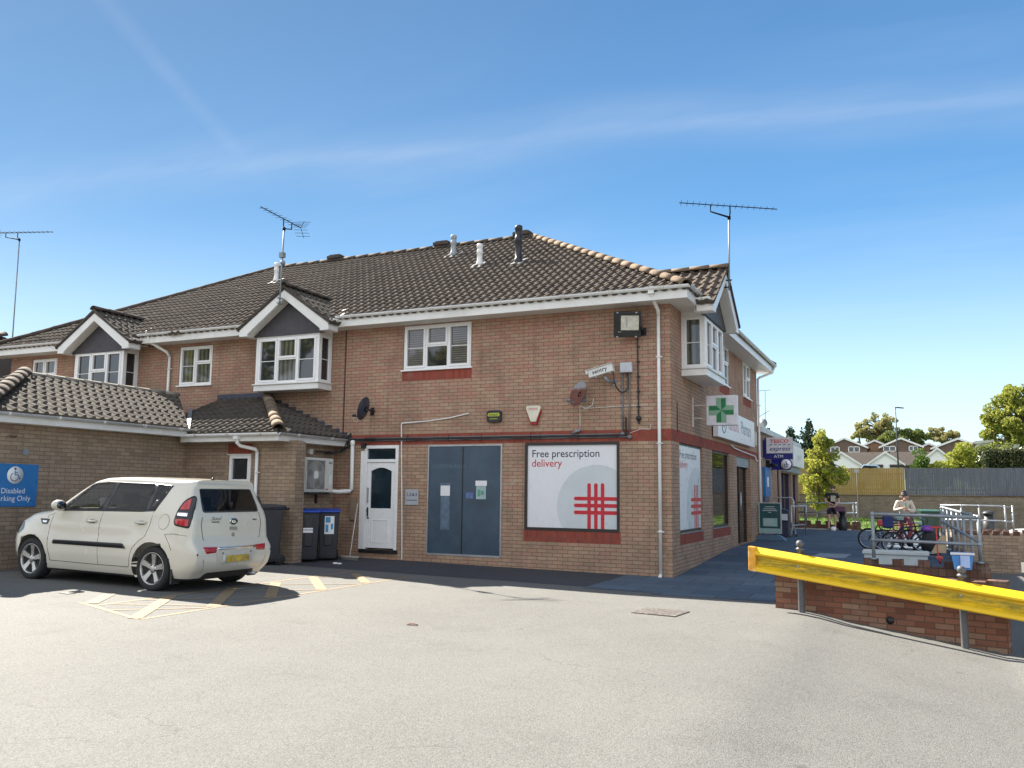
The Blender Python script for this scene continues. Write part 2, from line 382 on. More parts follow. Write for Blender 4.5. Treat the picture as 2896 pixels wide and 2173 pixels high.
def asphalt_mat(name, a, b_, speck, rough=.85, wear=1.):
    m, t, b = base_mat(name)
    co = t.new('ShaderNodeTexCoord').outputs['Object']
    big = t.noise(co, .22, 5, .6); mid = t.noise(co, 1.7, 5, .65); fine = t.noise(co, 130, 2, .6)
    vor = t.new('ShaderNodeTexVoronoi'); t.put(vor.inputs['Vector'], co); vor.inputs['Scale'].default_value = 95
    c = t.mix(t.rng(big, .35, .65), a, b_)
    c = t.mix(t.rng(mid, .42, .75, 0, .3), c, tuple(x*1.22 for x in b_))
    stone = t.new('ShaderNodeSeparateColor'); t.put(stone.inputs[0], vor.outputs['Color'])
    c = t.mix(t.rng(stone.outputs[0], .35, .95, 0, .42), c, speck)
    c = t.mix(t.rng(stone.outputs[1], .65, .98, 0, .5), c, tuple(x*.4 for x in a))
    c = t.mix(t.rng(t.noise(co, .8, 6, .75), .56, .74, 0, .38*wear), c, tuple(x*.55 for x in a))      # damp worn patches
    c = t.mix(t.rng(t.noise(co, 3.1, 3, .5), .72, .78, 0, .45*wear), c, (.05, .048, .045))             # oil spots
    # hairline cracks
    wv = t.vmath('ADD', co, t.vmath('MULTIPLY', t.noise(co, 1.6, 4, .6, out=1), (.9, .9, 0)))
    v2 = t.new('ShaderNodeTexVoronoi', feature='DISTANCE_TO_EDGE'); t.put(v2.inputs['Vector'], wv); v2.inputs['Scale'].default_value = .33
    crk = t.math('MULTIPLY', t.rng(v2.outputs['Distance'], .004, .0012), t.rng(t.noise(co, .5, 2), .50, .58))
    c = t.mix(t.math('MULTIPLY', crk, .35*wear), c, (.045, .042, .038))
    t.put(b.inputs['Base Color'], c); b.inputs['Roughness'].default_value = rough; b.inputs['Specular IOR Level'].default_value = .3
    bp = t.new('ShaderNodeBump'); bp.inputs['Strength'].default_value = .6; bp.inputs['Distance'].default_value = .004
    t.put(bp.inputs['Height'], t.math('ADD', t.math('MULTIPLY', vor.outputs['Distance'], -1.2), fine)); t.put(b.inputs['Normal'], bp.outputs[0])
    return m
asph = asphalt_mat('worn_pale_asphalt', (.112, .110, .102), (.136, .134, .124), (.215, .21, .20))
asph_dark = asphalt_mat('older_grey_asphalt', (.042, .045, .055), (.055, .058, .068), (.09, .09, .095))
xs = sorted(set([-400, -200, -100, -60, -40]+lin(-30, -12, 9)+lin(-12, 2.4, 36)+lin(2.4, 5.14, 18)+[5.16]+lin(5.4, 14, 12)+[20, 30, 50, 100, 200, 400]))
ys = sorted(set([-300, -150, -80, -50, -35]+lin(-25, -5, 16)+lin(-5, -3.2, 30)+lin(-3.2, 8, 28)+lin(8, 34, 26)))
struct(g_sheet('ground', xs, ys, 0, asph))
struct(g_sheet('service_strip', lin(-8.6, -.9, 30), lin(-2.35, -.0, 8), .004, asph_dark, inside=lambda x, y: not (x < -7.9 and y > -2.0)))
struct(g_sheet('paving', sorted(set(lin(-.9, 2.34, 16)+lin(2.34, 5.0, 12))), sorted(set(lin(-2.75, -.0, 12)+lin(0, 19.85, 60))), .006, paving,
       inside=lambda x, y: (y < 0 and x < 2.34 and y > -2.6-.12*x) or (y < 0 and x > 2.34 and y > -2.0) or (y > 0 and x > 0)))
# hill beyond the fence carries the houses
mb = MB(); hx = lin(-160, 200, 36); hy = [33.2, 40, 55, 75, 95, 115, 140, 180, 240, 350, 600, 1000]
def hz(x, y): return 1.55+.062*min(90, max(0, y-34))*.5+6*ss(200, 600, y)+.3*math.sin(x*.05)*ss(60, 130, y)
hzv = lambda x, y: hz(x, y)
vs = [(x*(1 if y < 200 else 3), y, hz(x, y)) for y in hy for x in hx]; n = len(hx)
mb.smooth = True; mb.add(vs, [(j*n+i, j*n+i+1, (j+1)*n+i+1, (j+1)*n+i) for j in range(len(hy)-1) for i in range(n-1)])
hillm = plain('hillside_turf', (.06, .085, .03), .95, var=.3, vscale=.3)
struct(mb.build('hillside', hillm, None, recalc=False))
grassm = plain('lawn', (.09, .15, .02), .95, var=.3, vscale=1.2, bump=.6, bscale=30)
struct(g_sheet('verge', lin(-6, 12, 36), lin(20.35, 32.0, 12), .05, grassm))
mb = MB(); rnd = random.Random(3)
for k in range(9000):
    x = rnd.uniform(-1.5, 9); y = rnd.uniform(20.4, 31.8); h = rnd.uniform(.05, .14); a = rnd.uniform(0, 6.28); z = gz(x, y)+.05
    dx, dy = math.cos(a)*.012, math.sin(a)*.012
    mb.add([(x-dx, y-dy, z), (x+dx, y+dy, z), (x+rnd.uniform(-.04, .04), y+rnd.uniform(-.04, .04), z+h)], [(0, 1, 2)])
g = mb.build('grass', plain('grass_blades', (.12, .20, .025), .8, var=.3, vscale=3), None, recalc=False)
tag(g, 'sunlit short grass along the foot of the brick retaining wall', 'grass'); g['kind'] = 'stuff'
# yellow hatching at the head of the bays
m, t, b = base_mat('faded_yellow_paint')
co = t.new('ShaderNodeTexCoord').outputs['Object']
wear = t.rng(t.noise(co, 28, 4, .75), .36, .64)
t.put(b.inputs['Base Color'], t.mix(wear, (.31, .20, .085), (.15, .13, .10))); b.inputs['Roughness'].default_value = .8
yellowp = m
mb = MB()
def stripe(x0, y0, x1, y1, w_):
    d = Vector((x1-x0, y1-y0)); L = d.length; d /= L; p = Vector((-d.y, d.x))*w_/2; k = max(1, int(L/.4))
    vs = []; 
    for i in range(k+1):
        c = Vector((x0, y0))+d*L*i/k
        for q in (c-p, c+p): vs.append((q.x, q.y, gz(q.x, q.y)+stripe.z))
    mb.add(vs, [(2*i, 2*i+1, 2*i+3, 2*i+2) for i in range(k)])
stripe.z = .003
for a in [(-4.15, -8.8, -4.13, -2.9), (-5.5, -8.3, -5.5, -2.6), (-5.9, -8.2, -4.15, -8.8)]: stripe(*a, .07)
stripe.z = .0045
for a in [(-5.45, -3.9, -4.15, -2.9), (-5.45, -5.3, -4.15, -4.25), (-5.45, -6.45, -4.15, -5.2), (-5.45, -7.6, -4.15, -6.22), (-5.45, -8.1, -4.15, -7.4), (-5.05, -8.5, -4.2, -7.65)]: stripe(*a, .06)
stripe.z = .006
for a in [(-5.46, -3.86, -4.18, -5.28), (-5.2, -2.95, -4.18, -4.08), (-5.4, -4.9, -4.2, -6.45), (-5.48, -5.8, -4.2, -7.57), (-5.48, -7.05, -4.25, -8.78), (-6.3, -7.4, -5.7, -8.2)]: stripe(*a, .17)
struct(mb.build('bay_markings', yellowp, None, recalc=False))
# covers set in the ground
def cover(name, lab, pts, mat, dz=.012, frame=True):
    mb = MB(); vs = [(x, y, gz(x, y)+dz) for x, y in pts]; n = len(pts)
    vs += [(x, y, z-.02) for x, y, z in vs]
    mb.add(vs, [tuple(range(n))]+[(i, (i+1) % n, n+(i+1) % n, n+i) for i in range(n)])
    return tag(mb.build(name, mat), lab, 'manhole cover')
ironcov = plain('worn_iron_cover', (.10, .085, .075), .6, metal=.3, var=.5, vscale=30, bump=1, bscale=60, col2=(.30, .29, .27))
cover('manhole_cover', 'patterned rectangular iron cover in the sunlit tarmac near the shop corner', [(.70, -4.98), (1.32, -5.08), (1.38, -4.50), (.76, -4.40)], ironcov)
cover('manhole_cover', 'grey recessed cover in the shaded paving behind the yellow barrier', [(2.05, 4.5), (2.75, 4.5), (2.85, 5.4), (2.15, 5.4)], plain('pale_cover', (.22, .235, .24), .6, var=.2, vscale=12, bump=.5))
mb = MB(); c0 = (-1.25, -7.4); zc = gz(*c0)
mb.tube([(c0[0]+.05*math.cos(a)*(1.3), c0[1]+.035*math.sin(a), zc+.012) for a in [i*math.pi/8 for i in range(16)]], .008, 6, closed=True)
tag(mb.build('metal_ring', rust), 'small rusty oval iron ring lying in the pale tarmac', 'ring')
mb = MB(); mb.plate([(-6.95, -7.72), (-6.74, -7.75), (-6.72, -7.62), (-6.9, -7.60)], gz(-6.8, -7.7)+.001, gz(-6.8, -7.7)+.008)
tag(mb.build('paving_fragment', blackp), 'dark flat scrap lying on the tarmac left of the car rear wheel', 'debris')

# ------------------------------------------------------------------ roof kit
PROF = [(0, .004), (.25, 0), (.42, .004), (.52, .020), (.64, .040), (.76, .047), (.88, .036), (.96, .012)]
def clip_poly(me_bm, planes):
    for co, no in planes:
        geom = me_bm.verts[:]+me_bm.edges[:]+me_bm.faces[:]
        bmesh.ops.bisect_plane(me_bm, geom=geom, plane_co=co, plane_no=no, clear_outer=True, dist=1e-5)
def tile_roof(name, p0, e, up, poly, parent, mat, pitchw=.2, gauge=.32, seed=1):
    """pantiles: eave origin p0, e along the eave, up along the slope, poly [(u,s)] convex"""
    p0 = Vector(p0); e = Vector(e).normalized(); up = Vector(up).normalized(); nrm = e.cross(up).normalized()
    if nrm.z < 0: nrm = -nrm
    us = [p[0] for p in poly]; s_ = [p[1] for p in poly]; u0, u1, s1 = min(us), max(us), max(s_)
    rd = random.Random(seed); vs = []; fs = []; uvs = []
    U = []; k = math.floor(u0/pitchw)
    while k*pitchw < u1+pitchw:
        for f, h in PROF: U.append(((k+f)*pitchw, h))
        k += 1
    nU = len(U); nc = int(math.ceil(s1/gauge))+1
    for c in range(nc):
        a = c*gauge-.02; b = a+gauge+.01; base = len(vs); jit = {}; slip = {}
        for j, (u, h) in enumerate(U):
            t = int(math.floor(u/.4+1e-6)); jt = jit.setdefault(t, rd.uniform(-.003, .004)); ds = slip.setdefault(t, (-.05 if rd.random() < .006 else rd.uniform(-.004, .004)))
            for s0, hh in ((a, .0 if c else -.045), (a+.001, .034+jt), (b, .008)):
                vs.append(p0+e*u+up*(s0+jt+ds)+nrm*(h+hh)); uvs.append((u+.001, c*gauge+.1))
        for j in range(nU-1):
            q = base+3*j
            fs += [(q, q+3, q+4, q+1), (q+1, q+4, q+5, q+2)]
    bm = bmesh.new(); bv = [bm.verts.new(v) for v in vs]; uvl = bm.loops.layers.uv.new('uv')
    for f in fs:
        fc = bm.faces.new([bv[i] for i in f]); fc.smooth = True
        for lp, i in zip(fc.loops, f): lp[uvl].uv = uvs[f[0]]
    cen = Vector((sum(us)/len(us), sum(s_)/len(s_)))
    pl = []
    for i in range(len(poly)):
        a = Vector(poly[i]); b = Vector(poly[(i+1) % len(poly)]); d = (b-a)
        if a[1] < 1e-6 and b[1] < 1e-6: continue
        no = Vector((d.y, -d.x)).normalized()
        if no.dot(cen-a) > 0: no = -no
        pl.append((p0+e*a.x+up*a.y, e*no.x+up*no.y))
    clip_poly(bm, pl)
    off = Vector(parent.location) if parent else Vector()
    bmesh.ops.translate(bm, verts=bm.verts, vec=-off)
    me = bpy.data.meshes.new(name); bm.to_mesh(me); bm.free(); me.materials.append(mat)
    me.polygons.foreach_set('use_smooth', [True]*len(me.polygons))
    mod_o = bpy.data.objects.new(name, me); COL.objects.link(mod_o); mod_o.parent = parent
    es = mod_o.modifiers.new('es', 'EDGE_SPLIT'); es.split_angle = R(50)
    # timber deck under the tiles
    return mod_o
def deck(name, pts, parent, mat=None, th=.06):
    mb = MB(); P = [Vector(p) for p in pts]; n = len(P); nn = (P[1]-P[0]).cross(P[2]-P[0]).normalized()
    if nn.z < 0: nn = -nn
    mb.add([p-nn*.004 for p in P]+[p-nn*th for p in P], [tuple(range(n)), tuple(range(n, 2*n))[::-1]]+[(i, (i+1) % n, n+(i+1) % n, n+i) for i in range(n)])
    return mb.build(name, mat or gable_dark, parent)
def ridge(mb, a, b, r=.12, L=.45, lift=.02, seed=2):
    a = Vector(a); b = Vector(b); d = b-a; T_ = d.length; d.normalize(); side = d.cross(Vector((0, 0, 1))).normalized(); up = side.cross(d).normalized()
    rd = random.Random(seed); k = max(1, round(T_/L)); l = T_/k
    for i in range(k):
        jz = rd.uniform(-.003, .003); vs = []; seg = 8
        for s0, rr in ((i*l-.012, r*1.02), ((i+1)*l-.004, r*.985)):
            for q in (rr, rr-.018):
                for j in range(seg+1):
                    t = math.pi*j/seg-.15+(.3*j/seg)
                    vs.append(a+d*s0+side*math.cos(t)*q*1.05+up*(math.sin(t)*q*.85+lift+jz))
        n = seg+1; fs = []
        for j in range(seg):
            fs += [(j, j+1, 2*n+j+1, 2*n+j), (n+j, 3*n+j, 3*n+j+1, n+j+1), (j, n+j, n+j+1, j+1), (2*n+j, 2*n+j+1, 3*n+j+1, 3*n+j)]
        fs += [(0, 2*n, 3*n, n), (seg, n+seg, 3*n+seg, 2*n+seg)]
        o = mb.smooth; mb.smooth = True; mb.add(vs, fs, raw=True); mb.smooth = o
    return mb
def gutter(mb, path, out, r=.055):
    """half-round gutter swept along path; out = outward normal per segment"""
    for i in range(len(path)-1):
        a, b = Vector(path[i]), Vector(path[i+1]); d = (b-a).normalized(); o = Vector(out[i]); n = 9; vs = []
        L = (b-a).length; e0, e1 = (0, 0)
        for p in (a-d*.055*(i > 0), b+d*.055*(i < len(path)-2)):
            for rr in (r, r-.006):
                for j in range(n):
                    t = math.pi+math.pi*j/(n-1); vs.append(p+o*(math.cos(t)*rr+r)+Vector((0, 0, math.sin(t)*rr)))
        fs = []
        for j in range(n-1): fs += [(j, j+1, 2*n+j+1, 2*n+j), (n+j, 3*n+j, 3*n+j+1, n+j+1)]
        fs += [(0, 2*n, 3*n, n), (n-1, 2*n-1, 4*n-1, 3*n-1), tuple(range(n))+tuple(range(2*n-1, n-1, -1)), tuple(range(2*n, 3*n))+tuple(range(4*n-1, 3*n-1, -1))]
        s0 = mb.smooth; mb.smooth = True; mb.add(vs, fs, raw=True)
        k = max(1, round(L/1.0))
        for q in range(k):                                      # union brackets
            c = a+d*(L*(q+.5)/k); vs = []; n2 = 9
            for pp in (c-d*.035, c+d*.035):
                for j in range(n2):
                    t = math.pi+math.pi*j/(n2-1); vs.append(pp+o*(math.cos(t)*(r+.007)+r)+Vector((0, 0, math.sin(t)*(r+.007)+.004)))
            mb.add(vs, [(j, j+1, n2+j+1, n2+j) for j in range(n2-1)]+[tuple(range(n2)), tuple(range(n2, 2*n2))[::-1]], raw=True)
        mb.smooth = s0
    return mb
# ------------------------------------------------------------------ windows
def win_part(parent, T, u0, u1, z0, z1, kind, label=None, sill=True, gl=None, depth=.0, name='window'):
    """uPVC window: the frame is the part, panes/sill are its pieces. n=0 is the frame front plane"""
    mb = MB(T); fw = .06; d0, d1 = depth-.07, depth
    def ring(a, b, c, d, w_, n0, n1):
        mb.box(a, b, n0, n1, c, c+w_); mb.box(a, b, n0, n1, d-w_, d); mb.box(a, a+w_, n0, n1, c+w_, d-w_); mb.box(b-w_, b, n0, n1, c+w_, d-w_)
    ring(u0, u1, z0, z1, fw, d0, d1); panes = []; W = u1-u0; H = z1-z0
    def sash(a, b, c, d): ring(a, b, c, d, .05, d0, d1+.018); panes.append((a+.05, b-.05, c+.05, d-.05))
    def fixed(a, b, c, d): panes.append((a, b, c, d))
    bars = []
    if kind == 'triple':
        a, b = u0+W*.335, u0+W*.665
        mb.box(a-.03, a+.03, d0, d1-.002, z0+fw, z1-fw); mb.box(b-.03, b+.03, d0, d1-.002, z0+fw, z1-fw); zt = z0+H*.53
        mb.box(a+.03, b-.03, d0, d1-.002, zt-.03, zt+.03)
        sash(u0+fw*.6, a-.012, z0+fw*.6, z1-fw*.6); sash(b+.012, u1-fw*.6, z0+fw*.6, z1-fw*.6); sash(a+.012, b-.012, zt+.01, z1-fw*.6); fixed(a+.03, b-.03, z0+fw, zt-.03)
        for p, q in ((u0+fw, a-.03), (b+.03, u1-fw)): bars.append((p, q, z0+H*.49))
    elif kind == 'double':
        a = u0+W*.5; zt = z0+H*.56
        mb.box(a-.03, a+.03, d0, d1-.002, z0+fw, z1-fw); mb.box(a+.03, u1-fw, d0, d1-.002, zt-.03, zt+.03)
        sash(u0+fw*.6, a-.012, z0+fw*.6, z1-fw*.6); sash(a+.012, u1-fw*.6, zt+.01, z1-fw*.6); fixed(a+.03, u1-fw, z0+fw, zt-.03)
        bars.append((u0+fw, a-.03, z0+H*.5))
    elif kind == 'side':
        fixed(u0+fw, u1-fw, z0+fw, z1-fw); bars.append((u0+fw, u1-fw, z0+H*.49))
    elif kind == 'split':
        zt = z0+H*.45; mb.box(u0+fw, u1-fw, d0, d1-.002, zt-.03, zt+.03); sash(u0+fw*.6, u1-fw*.6, zt+.01, z1-fw*.6); fixed(u0+fw, u1-fw, z0+fw, zt-.03)
    elif kind == 'plain': fixed(u0+fw, u1-fw, z0+fw, z1-fw)
    for p, q, z in bars: mb.box(p, q, d1-.035, d1-.02, z-.009, z+.009)
    f = mb.build(name, upvc_blue, parent, bevel=.006)
    if label: f['label'] = label
    for i, (a, b, c, d) in enumerate(panes):
        g_ = gl[i] if isinstance(gl, (list, tuple)) else (gl or glass)
        MB(T).box(a, b, d1-.045, d1-.037, c, d).build('pane', g_, f)
    if sill: MB(T).box(u0-.05, u1+.05, d0, d1+.06, z0-.035, z0-.0).build('sill', upvc_blue, f, bevel=.006)
    return f
# ------------------------------------------------------------------ main building
PIT_ = math.atan(.5665); EZ = 5.52; OV = .45
XL = -19.58; YB = 10.4
bld = thing('shop_building', 'long two storey brick building with hipped brown tiled roof and a pharmacy below', 'building', (-9.8, 5.2, 0))
hA = [(-7.1, -6.19, .29, 2.61), (-5.4, -3.66, .25, 2.60), (-3.1, -1.05, .83, 2.62), (-6.14, -4.41, 4.30, 5.30), (-12.96, -11.84, 4.22, 5.24), (-18.65, -17.62, 4.15, 5.22)]
bays = [(-16.25, -14.42), (-9.97, -8.11)]
wa = MB(wallA)
wall_holes(wa, XL, 0, -.6, 5.36, -.25, 0, hA+[(a+.02, b-.02, 4.05, 5.25) for a, b in bays])
wallobj = wa.build('wall', brick, bld)
hB = [(.62, 2.70, .82, 2.63), (3.73, 5.83, .82, 2.63), (6.84, 8.94, .27, 2.61), (4.75, 5.98, 4.35, 5.36), (8.05, 9.27, 4.35, 5.34), (.89, 2.70, 4.1, 5.3)]
mb = MB(TB(0)); wall_holes(mb, .251, YB, -.6, 5.36, -.25, 0, hB)
mb.T = ident; mb.box(XL, -.251, YB-.25, YB, -.6, 5.36); mb.box(XL, XL+.25, .001, YB-.251, -.6, 5.36)
mb.build('wall', brick, bld)
MB().box(XL+.26, -.26, .26, YB-.26, 5.20, 5.30).box(XL+.26, -.26, .26, YB-.26, 2.75, 2.95).build('floor_slab', soffit, bld)
# red soldier courses stand 3 mm proud
mb = MB(TA(-.003)); mb.box(-7.9, .0032, -.02, 0, 2.625, 2.85)
mb.build('soldier_course', soldier, bld)
MB(TB(.003)).box(.0, YB-.05, -.02, .0005, 2.625, 2.85).build('soldier_course', soldier, bld)
mb = MB(TA(-.003)); mb.box(-3.12, -1.03, -.02, 0, .60, .825).cut().box(-6.16, -4.39, -.02, 0, 4.045, 4.265).cut()
mb.T = TB(.003); mb.box(.60, 2.72, -.02, 0, .59, .815).cut().box(3.71, 5.85, -.02, 0, .59, .815).cut().box(4.73, 6.0, -.02, 0, 4.10, 4.32).cut().box(8.03, 9.29, -.02, 0, 4.10, 4.32)
mb.build('soldier_sill', soldier, bld)
# south roof, east roof, back roofs
up = math.cos(PIT_); us_ = math.sin(PIT_); LN = (5.2+OV)/up
W_ = -XL+2*OV
tile_roof('roof_tiles', (XL-OV, -OV-.03, EZ), (1, 0, 0), (0, up, us_), [(0, 0), (W_, 0), (W_-5.65, LN+.03), (5.65, LN+.03)], bld, tiles, seed=4)
tile_roof('roof_tiles', (OV+.03, -OV, EZ), (0, 1, 0), (-up, 0, us_), [(0, 0), (YB+2*OV, 0), (5.65, LN)], bld, tiles, seed=5)
zr = EZ+5.65*math.tan(PIT_); rA = (-5.2, 5.2, zr); rB = (XL+5.2, 5.2, zr)
c1, c2, c3, c4 = (XL-OV, -OV, EZ), (OV, -OV, EZ), (OV, YB+OV, EZ), (XL-OV, YB+OV, EZ)
deck('roof_deck', [c1, c2, rA, rB], bld); deck('roof_deck', [c2, c3, rA], bld)
deck('roof_slope', [c3, c4, rB, rA], bld, tiles); deck('roof_slope', [c4, c1, rB], bld, tiles)
mb = ridge(MB(), rB, rA, lift=.035); mb.build('ridge_tiles', ridge_dark, bld)
ridge(MB(), (c2[0]-.02, c2[1]+.02, EZ+.04), rA, r=.115, lift=.03, seed=9).build('hip_tiles', ridge_tan, bld)
mb = ridge(MB(), (c1[0], c1[1], EZ+.04), rB, lift=.03); mb.cut(); ridge(mb, (c3[0], c3[1], EZ+.04), rA); mb.cut(); ridge(mb, (c4[0], c4[1], EZ+.04), rB); mb.build('hip_tiles', ridge_dark, bld)
# soffit, fascia, gutters
mb = MB(); mb.box(XL-OV+.02, .0-.0, -OV+.02, -.003, 5.325, 5.34).cut().box(.003, OV-.02, -OV+.02, YB+OV-.02, 5.325, 5.34).cut().box(XL-OV+.02, 0, YB+.003, YB+OV-.02, 5.325, 5.34)
mb.build('soffit', soffit, bld)
GA = [(-8.95, 1.30, 6.30, 5.42, .80, -9.97, -8.11), (-15.25, 1.33, 6.24, 5.38, .80, -16.25, -14.42)]   # centre, half width, apex, foot, reach, bay
GB = (1.72, 1.36, 6.36, 5.42, .78, .87, 2.72)
mb = MB(wallA); f0, f1 = OV-.02, OV
cuts = [XL-OV, -16.55, -13.93, -10.22, -7.66, OV]
for a, b in ((cuts[0], cuts[1]), (cuts[2], cuts[3]), (cuts[4], cuts[5])): mb.box(a, b, f0, f1, 5.32, 5.53); mb.cut()
mb.T = TB(0)
for a, b in ((-OV+.021, .38), (3.06, YB+OV)): mb.cut(); mb.box(a, b, f0, f1, 5.32, 5.53)
mb.build('fascia', upvc, bld, bevel=.006)
mb = MB()
for a, b in ((cuts[0], cuts[1]), (cuts[2], cuts[3])): gutter(mb, [(a, -OV, 5.56), (b, -OV, 5.56)], [(0, -1, 0)]); mb.cut()
gutter(mb, [(cuts[4], -OV, 5.56), (OV+.055, -OV, 5.56)], [(0, -1, 0)])
mb.cut(); gutter(mb, [(OV, -OV-.055, 5.562), (OV, .40, 5.562)], [(1, 0, 0)])
mb.cut(); gutter(mb, [(OV, 3.04, 5.56), (OV, YB+OV, 5.56)], [(1, 0, 0)])
mb.build('gutter', upvc, bld, recalc=False)
# gables over the bays
def gable(c, hw, za, zf, reach, T, e, outn, bay, seed, basept):
    """T maps (u along wall, n outward, z). verge board front at n=reach"""
    k = (za-zf)/hw; th = .17
    mb = MB(T)
    for s in (-1, 1):
        pts = [(c, za-.06), (c+s*hw, zf-.06), (c+s*hw, zf-.22), (c+s*(hw-.24), zf-.22), (c+s*(hw-.24), zf-.22+.05), (c, za-.06-th*1.25)]
        if s < 0: pts = pts[::-1]
        mb.cut(); mb.prism(pts, reach-.03, reach-(.0 if s > 0 else .0005))
        # boxed foot and cheek fascia back to the eave
        a, b = sorted((c+s*(hw-.0), c+s*(hw-.022))); mb.box(a, b, OV-.01, reach-.031, zf-.21, zf-.03)
        a, b = sorted((c+s*(hw-.023), c+s*(hw-.235))); mb.box(a, b, .40, reach-.031, zf-.218, zf-.205); mb.box(a, b, .40, .415, zf-.2049, zf-.03)
    mb.build('bargeboard', upvc, bld, bevel=.005)
    mb = MB(T); w_ = hw-.24
    mb.prism([(c-w_, zf-.205), (c+w_, zf-.205), (c, za-.30)], .46, .545); mb.build('gable_panel', gable_dark, bld)
    mb = MB(T)                                                # underside boards of the verge
    for s in (-1, 1):
        pts = [(c+s*.0, za-.28), (c+s*(w_+.03), zf-.20), (c+s*(w_+.03), zf-.185), (c+s*.0, za-.262)]
        mb.cut(); mb.prism(pts if s > 0 else pts[::-1], .546, reach-.031)
    mb.build('verge_soffit', soffit, bld)
    # tiled slopes
    back = (za-.05-EZ)/.5665+.25
    L = math.hypot(hw+.05, (hw+.05)*k)
    for s in (-1, 1):
        o = T(c+s*(hw+.05), reach+.03, zf-.05*k-.01); e_ = (T(0, -1, 0)-T(0, 0, 0)); up_ = (T(-s*1., 0, k)-T(0, 0, 0)).normalized()
        tile_roof('gable_tiles', o, e_, up_, [(0, 0), (reach+.03+.15, 0), (reach+.03+back, L), (0, L)], bld, tiles if s < 0 else tiles_wing, seed=seed+s)
        q0 = T(c+s*(hw+.05), reach+.02, zf-.05*k-.012); q1 = T(c, reach+.02, za-.012); q2 = T(c, -back+.0, za-.012); q3 = T(c+s*(hw+.05), -.15, zf-.05*k-.012)
        deck('gable_deck', [q0, q1, q2, q3], bld, th=.04)
    mb = MB(T)
    for s in (-1, 1):                                          # mortared verge edge
        pts = [(c, za+.05), (c+s*(hw+.06), zf-.04), (c+s*(hw+.06), zf-.075), (c, za-.03)]
        mb.cut(); mb.prism(pts if s > 0 else pts[::-1], reach-.0, reach+.035)
    mb.build('verge', ridge_dark, bld)
    ridge(MB(), T(c, reach+.05, za+.02), T(c, -back, za+.02), r=.105, L=.42, seed=seed).build('ridge_tiles', ridge_dark if outn == 'A' else ridge_tan, bld)
    mb = MB()                                                  # short cheek gutters
    a = c+hw; g0 = T(a, OV-.1, zf+.045); g1 = T(a, reach-.04, zf+.045)
    gutter(mb, [g0, g1], [(T(1, 0, 0)-T(0, 0, 0))]); a = c-hw
    mb.cut(); gutter(mb, [T(a, OV-.1, zf+.045), T(a, reach-.04, zf+.045)], [(T(-1, 0, 0)-T(0, 0, 0))])
    mb.build('gutter', upvc, bld, recalc=False)
    # bay window box
    b0, b1, z0, z1 = bay; D = .5
    mb = MB(T); mb.box(b0-.02, b1+.02, .003, D+.02, z0-.16, z0-.02); mb.box(b0-.05, b1+.05, .003, D+.06, z0-.0195, z0+.012)
    mb.cut(); mb.box(b0+.0, b1-.0, .003, D-.0, z1-.005, z1+.12)
    b_ = mb.build('bay_window', upvc, bld, bevel=.008)
    mb = MB(T); mb.box(b0, b0+.055, D-.055, D, z0+.013, z1-.006).cut(); mb.box(b1-.055, b1, D-.055, D, z0+.013, z1-.006).cut(); mb.box(b0+.005, b0+.05, .003, .05, z0+.013, z1-.006).cut(); mb.box(b1-.05, b1-.005, .003, .05, z0+.013, z1-.006)
    mb.build('bay_post', upvc_blue, b_, bevel=.006)
    return b_
bw = []
for i, (c, hw, za, zf, rch, b0, b1) in enumerate(GA):
    b_ = gable(c, hw, za, zf, rch, wallA, None, 'A', (b0, b1, 4.07, 5.19), 20+i*5, None)
    win_part(b_, wallA, b0+.056, b1-.056, 4.083, 5.184, 'triple', sill=False, depth=.495, gl=[glass, glass, glass_curt if i == 0 else glass, glass_curt if i == 0 else glass])
    for T_, a in ((lambda u, n, z, X=b1: Vector((X+n, -u, z)), 1), (lambda u, n, z, X=b0: Vector((X-n, -u, z)), 0)):
        win_part(b_, T_, .051, .444, 4.083, 5.184, 'side', sill=False, depth=-.003)
    bw.append(b_)
c, hw, za, zf, rch, b0, b1 = GB
b_ = gable(c, hw, za, zf, rch, wallB, None, 'B', (b0, b1, 4.15, 5.22), 40, None)
win_part(b_, wallB, b0+.056, b1-.056, 4.163, 5.214, 'triple', sill=False, depth=.495)
win_part(b_, lambda u, n, z: Vector((u, b0-n, z)), .051, .444, 4.163, 5.214, 'side', sill=False, depth=-.003, gl=glass_curt)
win_part(b_, lambda u, n, z: Vector((u, b1+n, z)), .051, .444, 4.163, 5.214, 'side', sill=False, depth=-.003)
# plain windows
win_part(bld, wallA, -6.13, -4.42, 4.30, 5.30, 'triple', gl=[glass_blind, glass_blind, glass_blind, glass], depth=-.01, label='three light white window with blinds over the blue grey doors')
win_part(bld, wallA, -12.95, -11.85, 4.23, 5.24, 'double', gl=[glass_curt]*3, depth=-.01)
win_part(bld, wallA, -18.64, -17.63, 4.16, 5.22, 'double', gl=[glass_curt]*3, depth=-.01)
win_part(bld, wallB, 4.76, 5.97, 4.35, 5.36, 'double', depth=-.01); win_part(bld, wallB, 8.06, 9.26, 4.35, 5.34, 'double', depth=-.01)
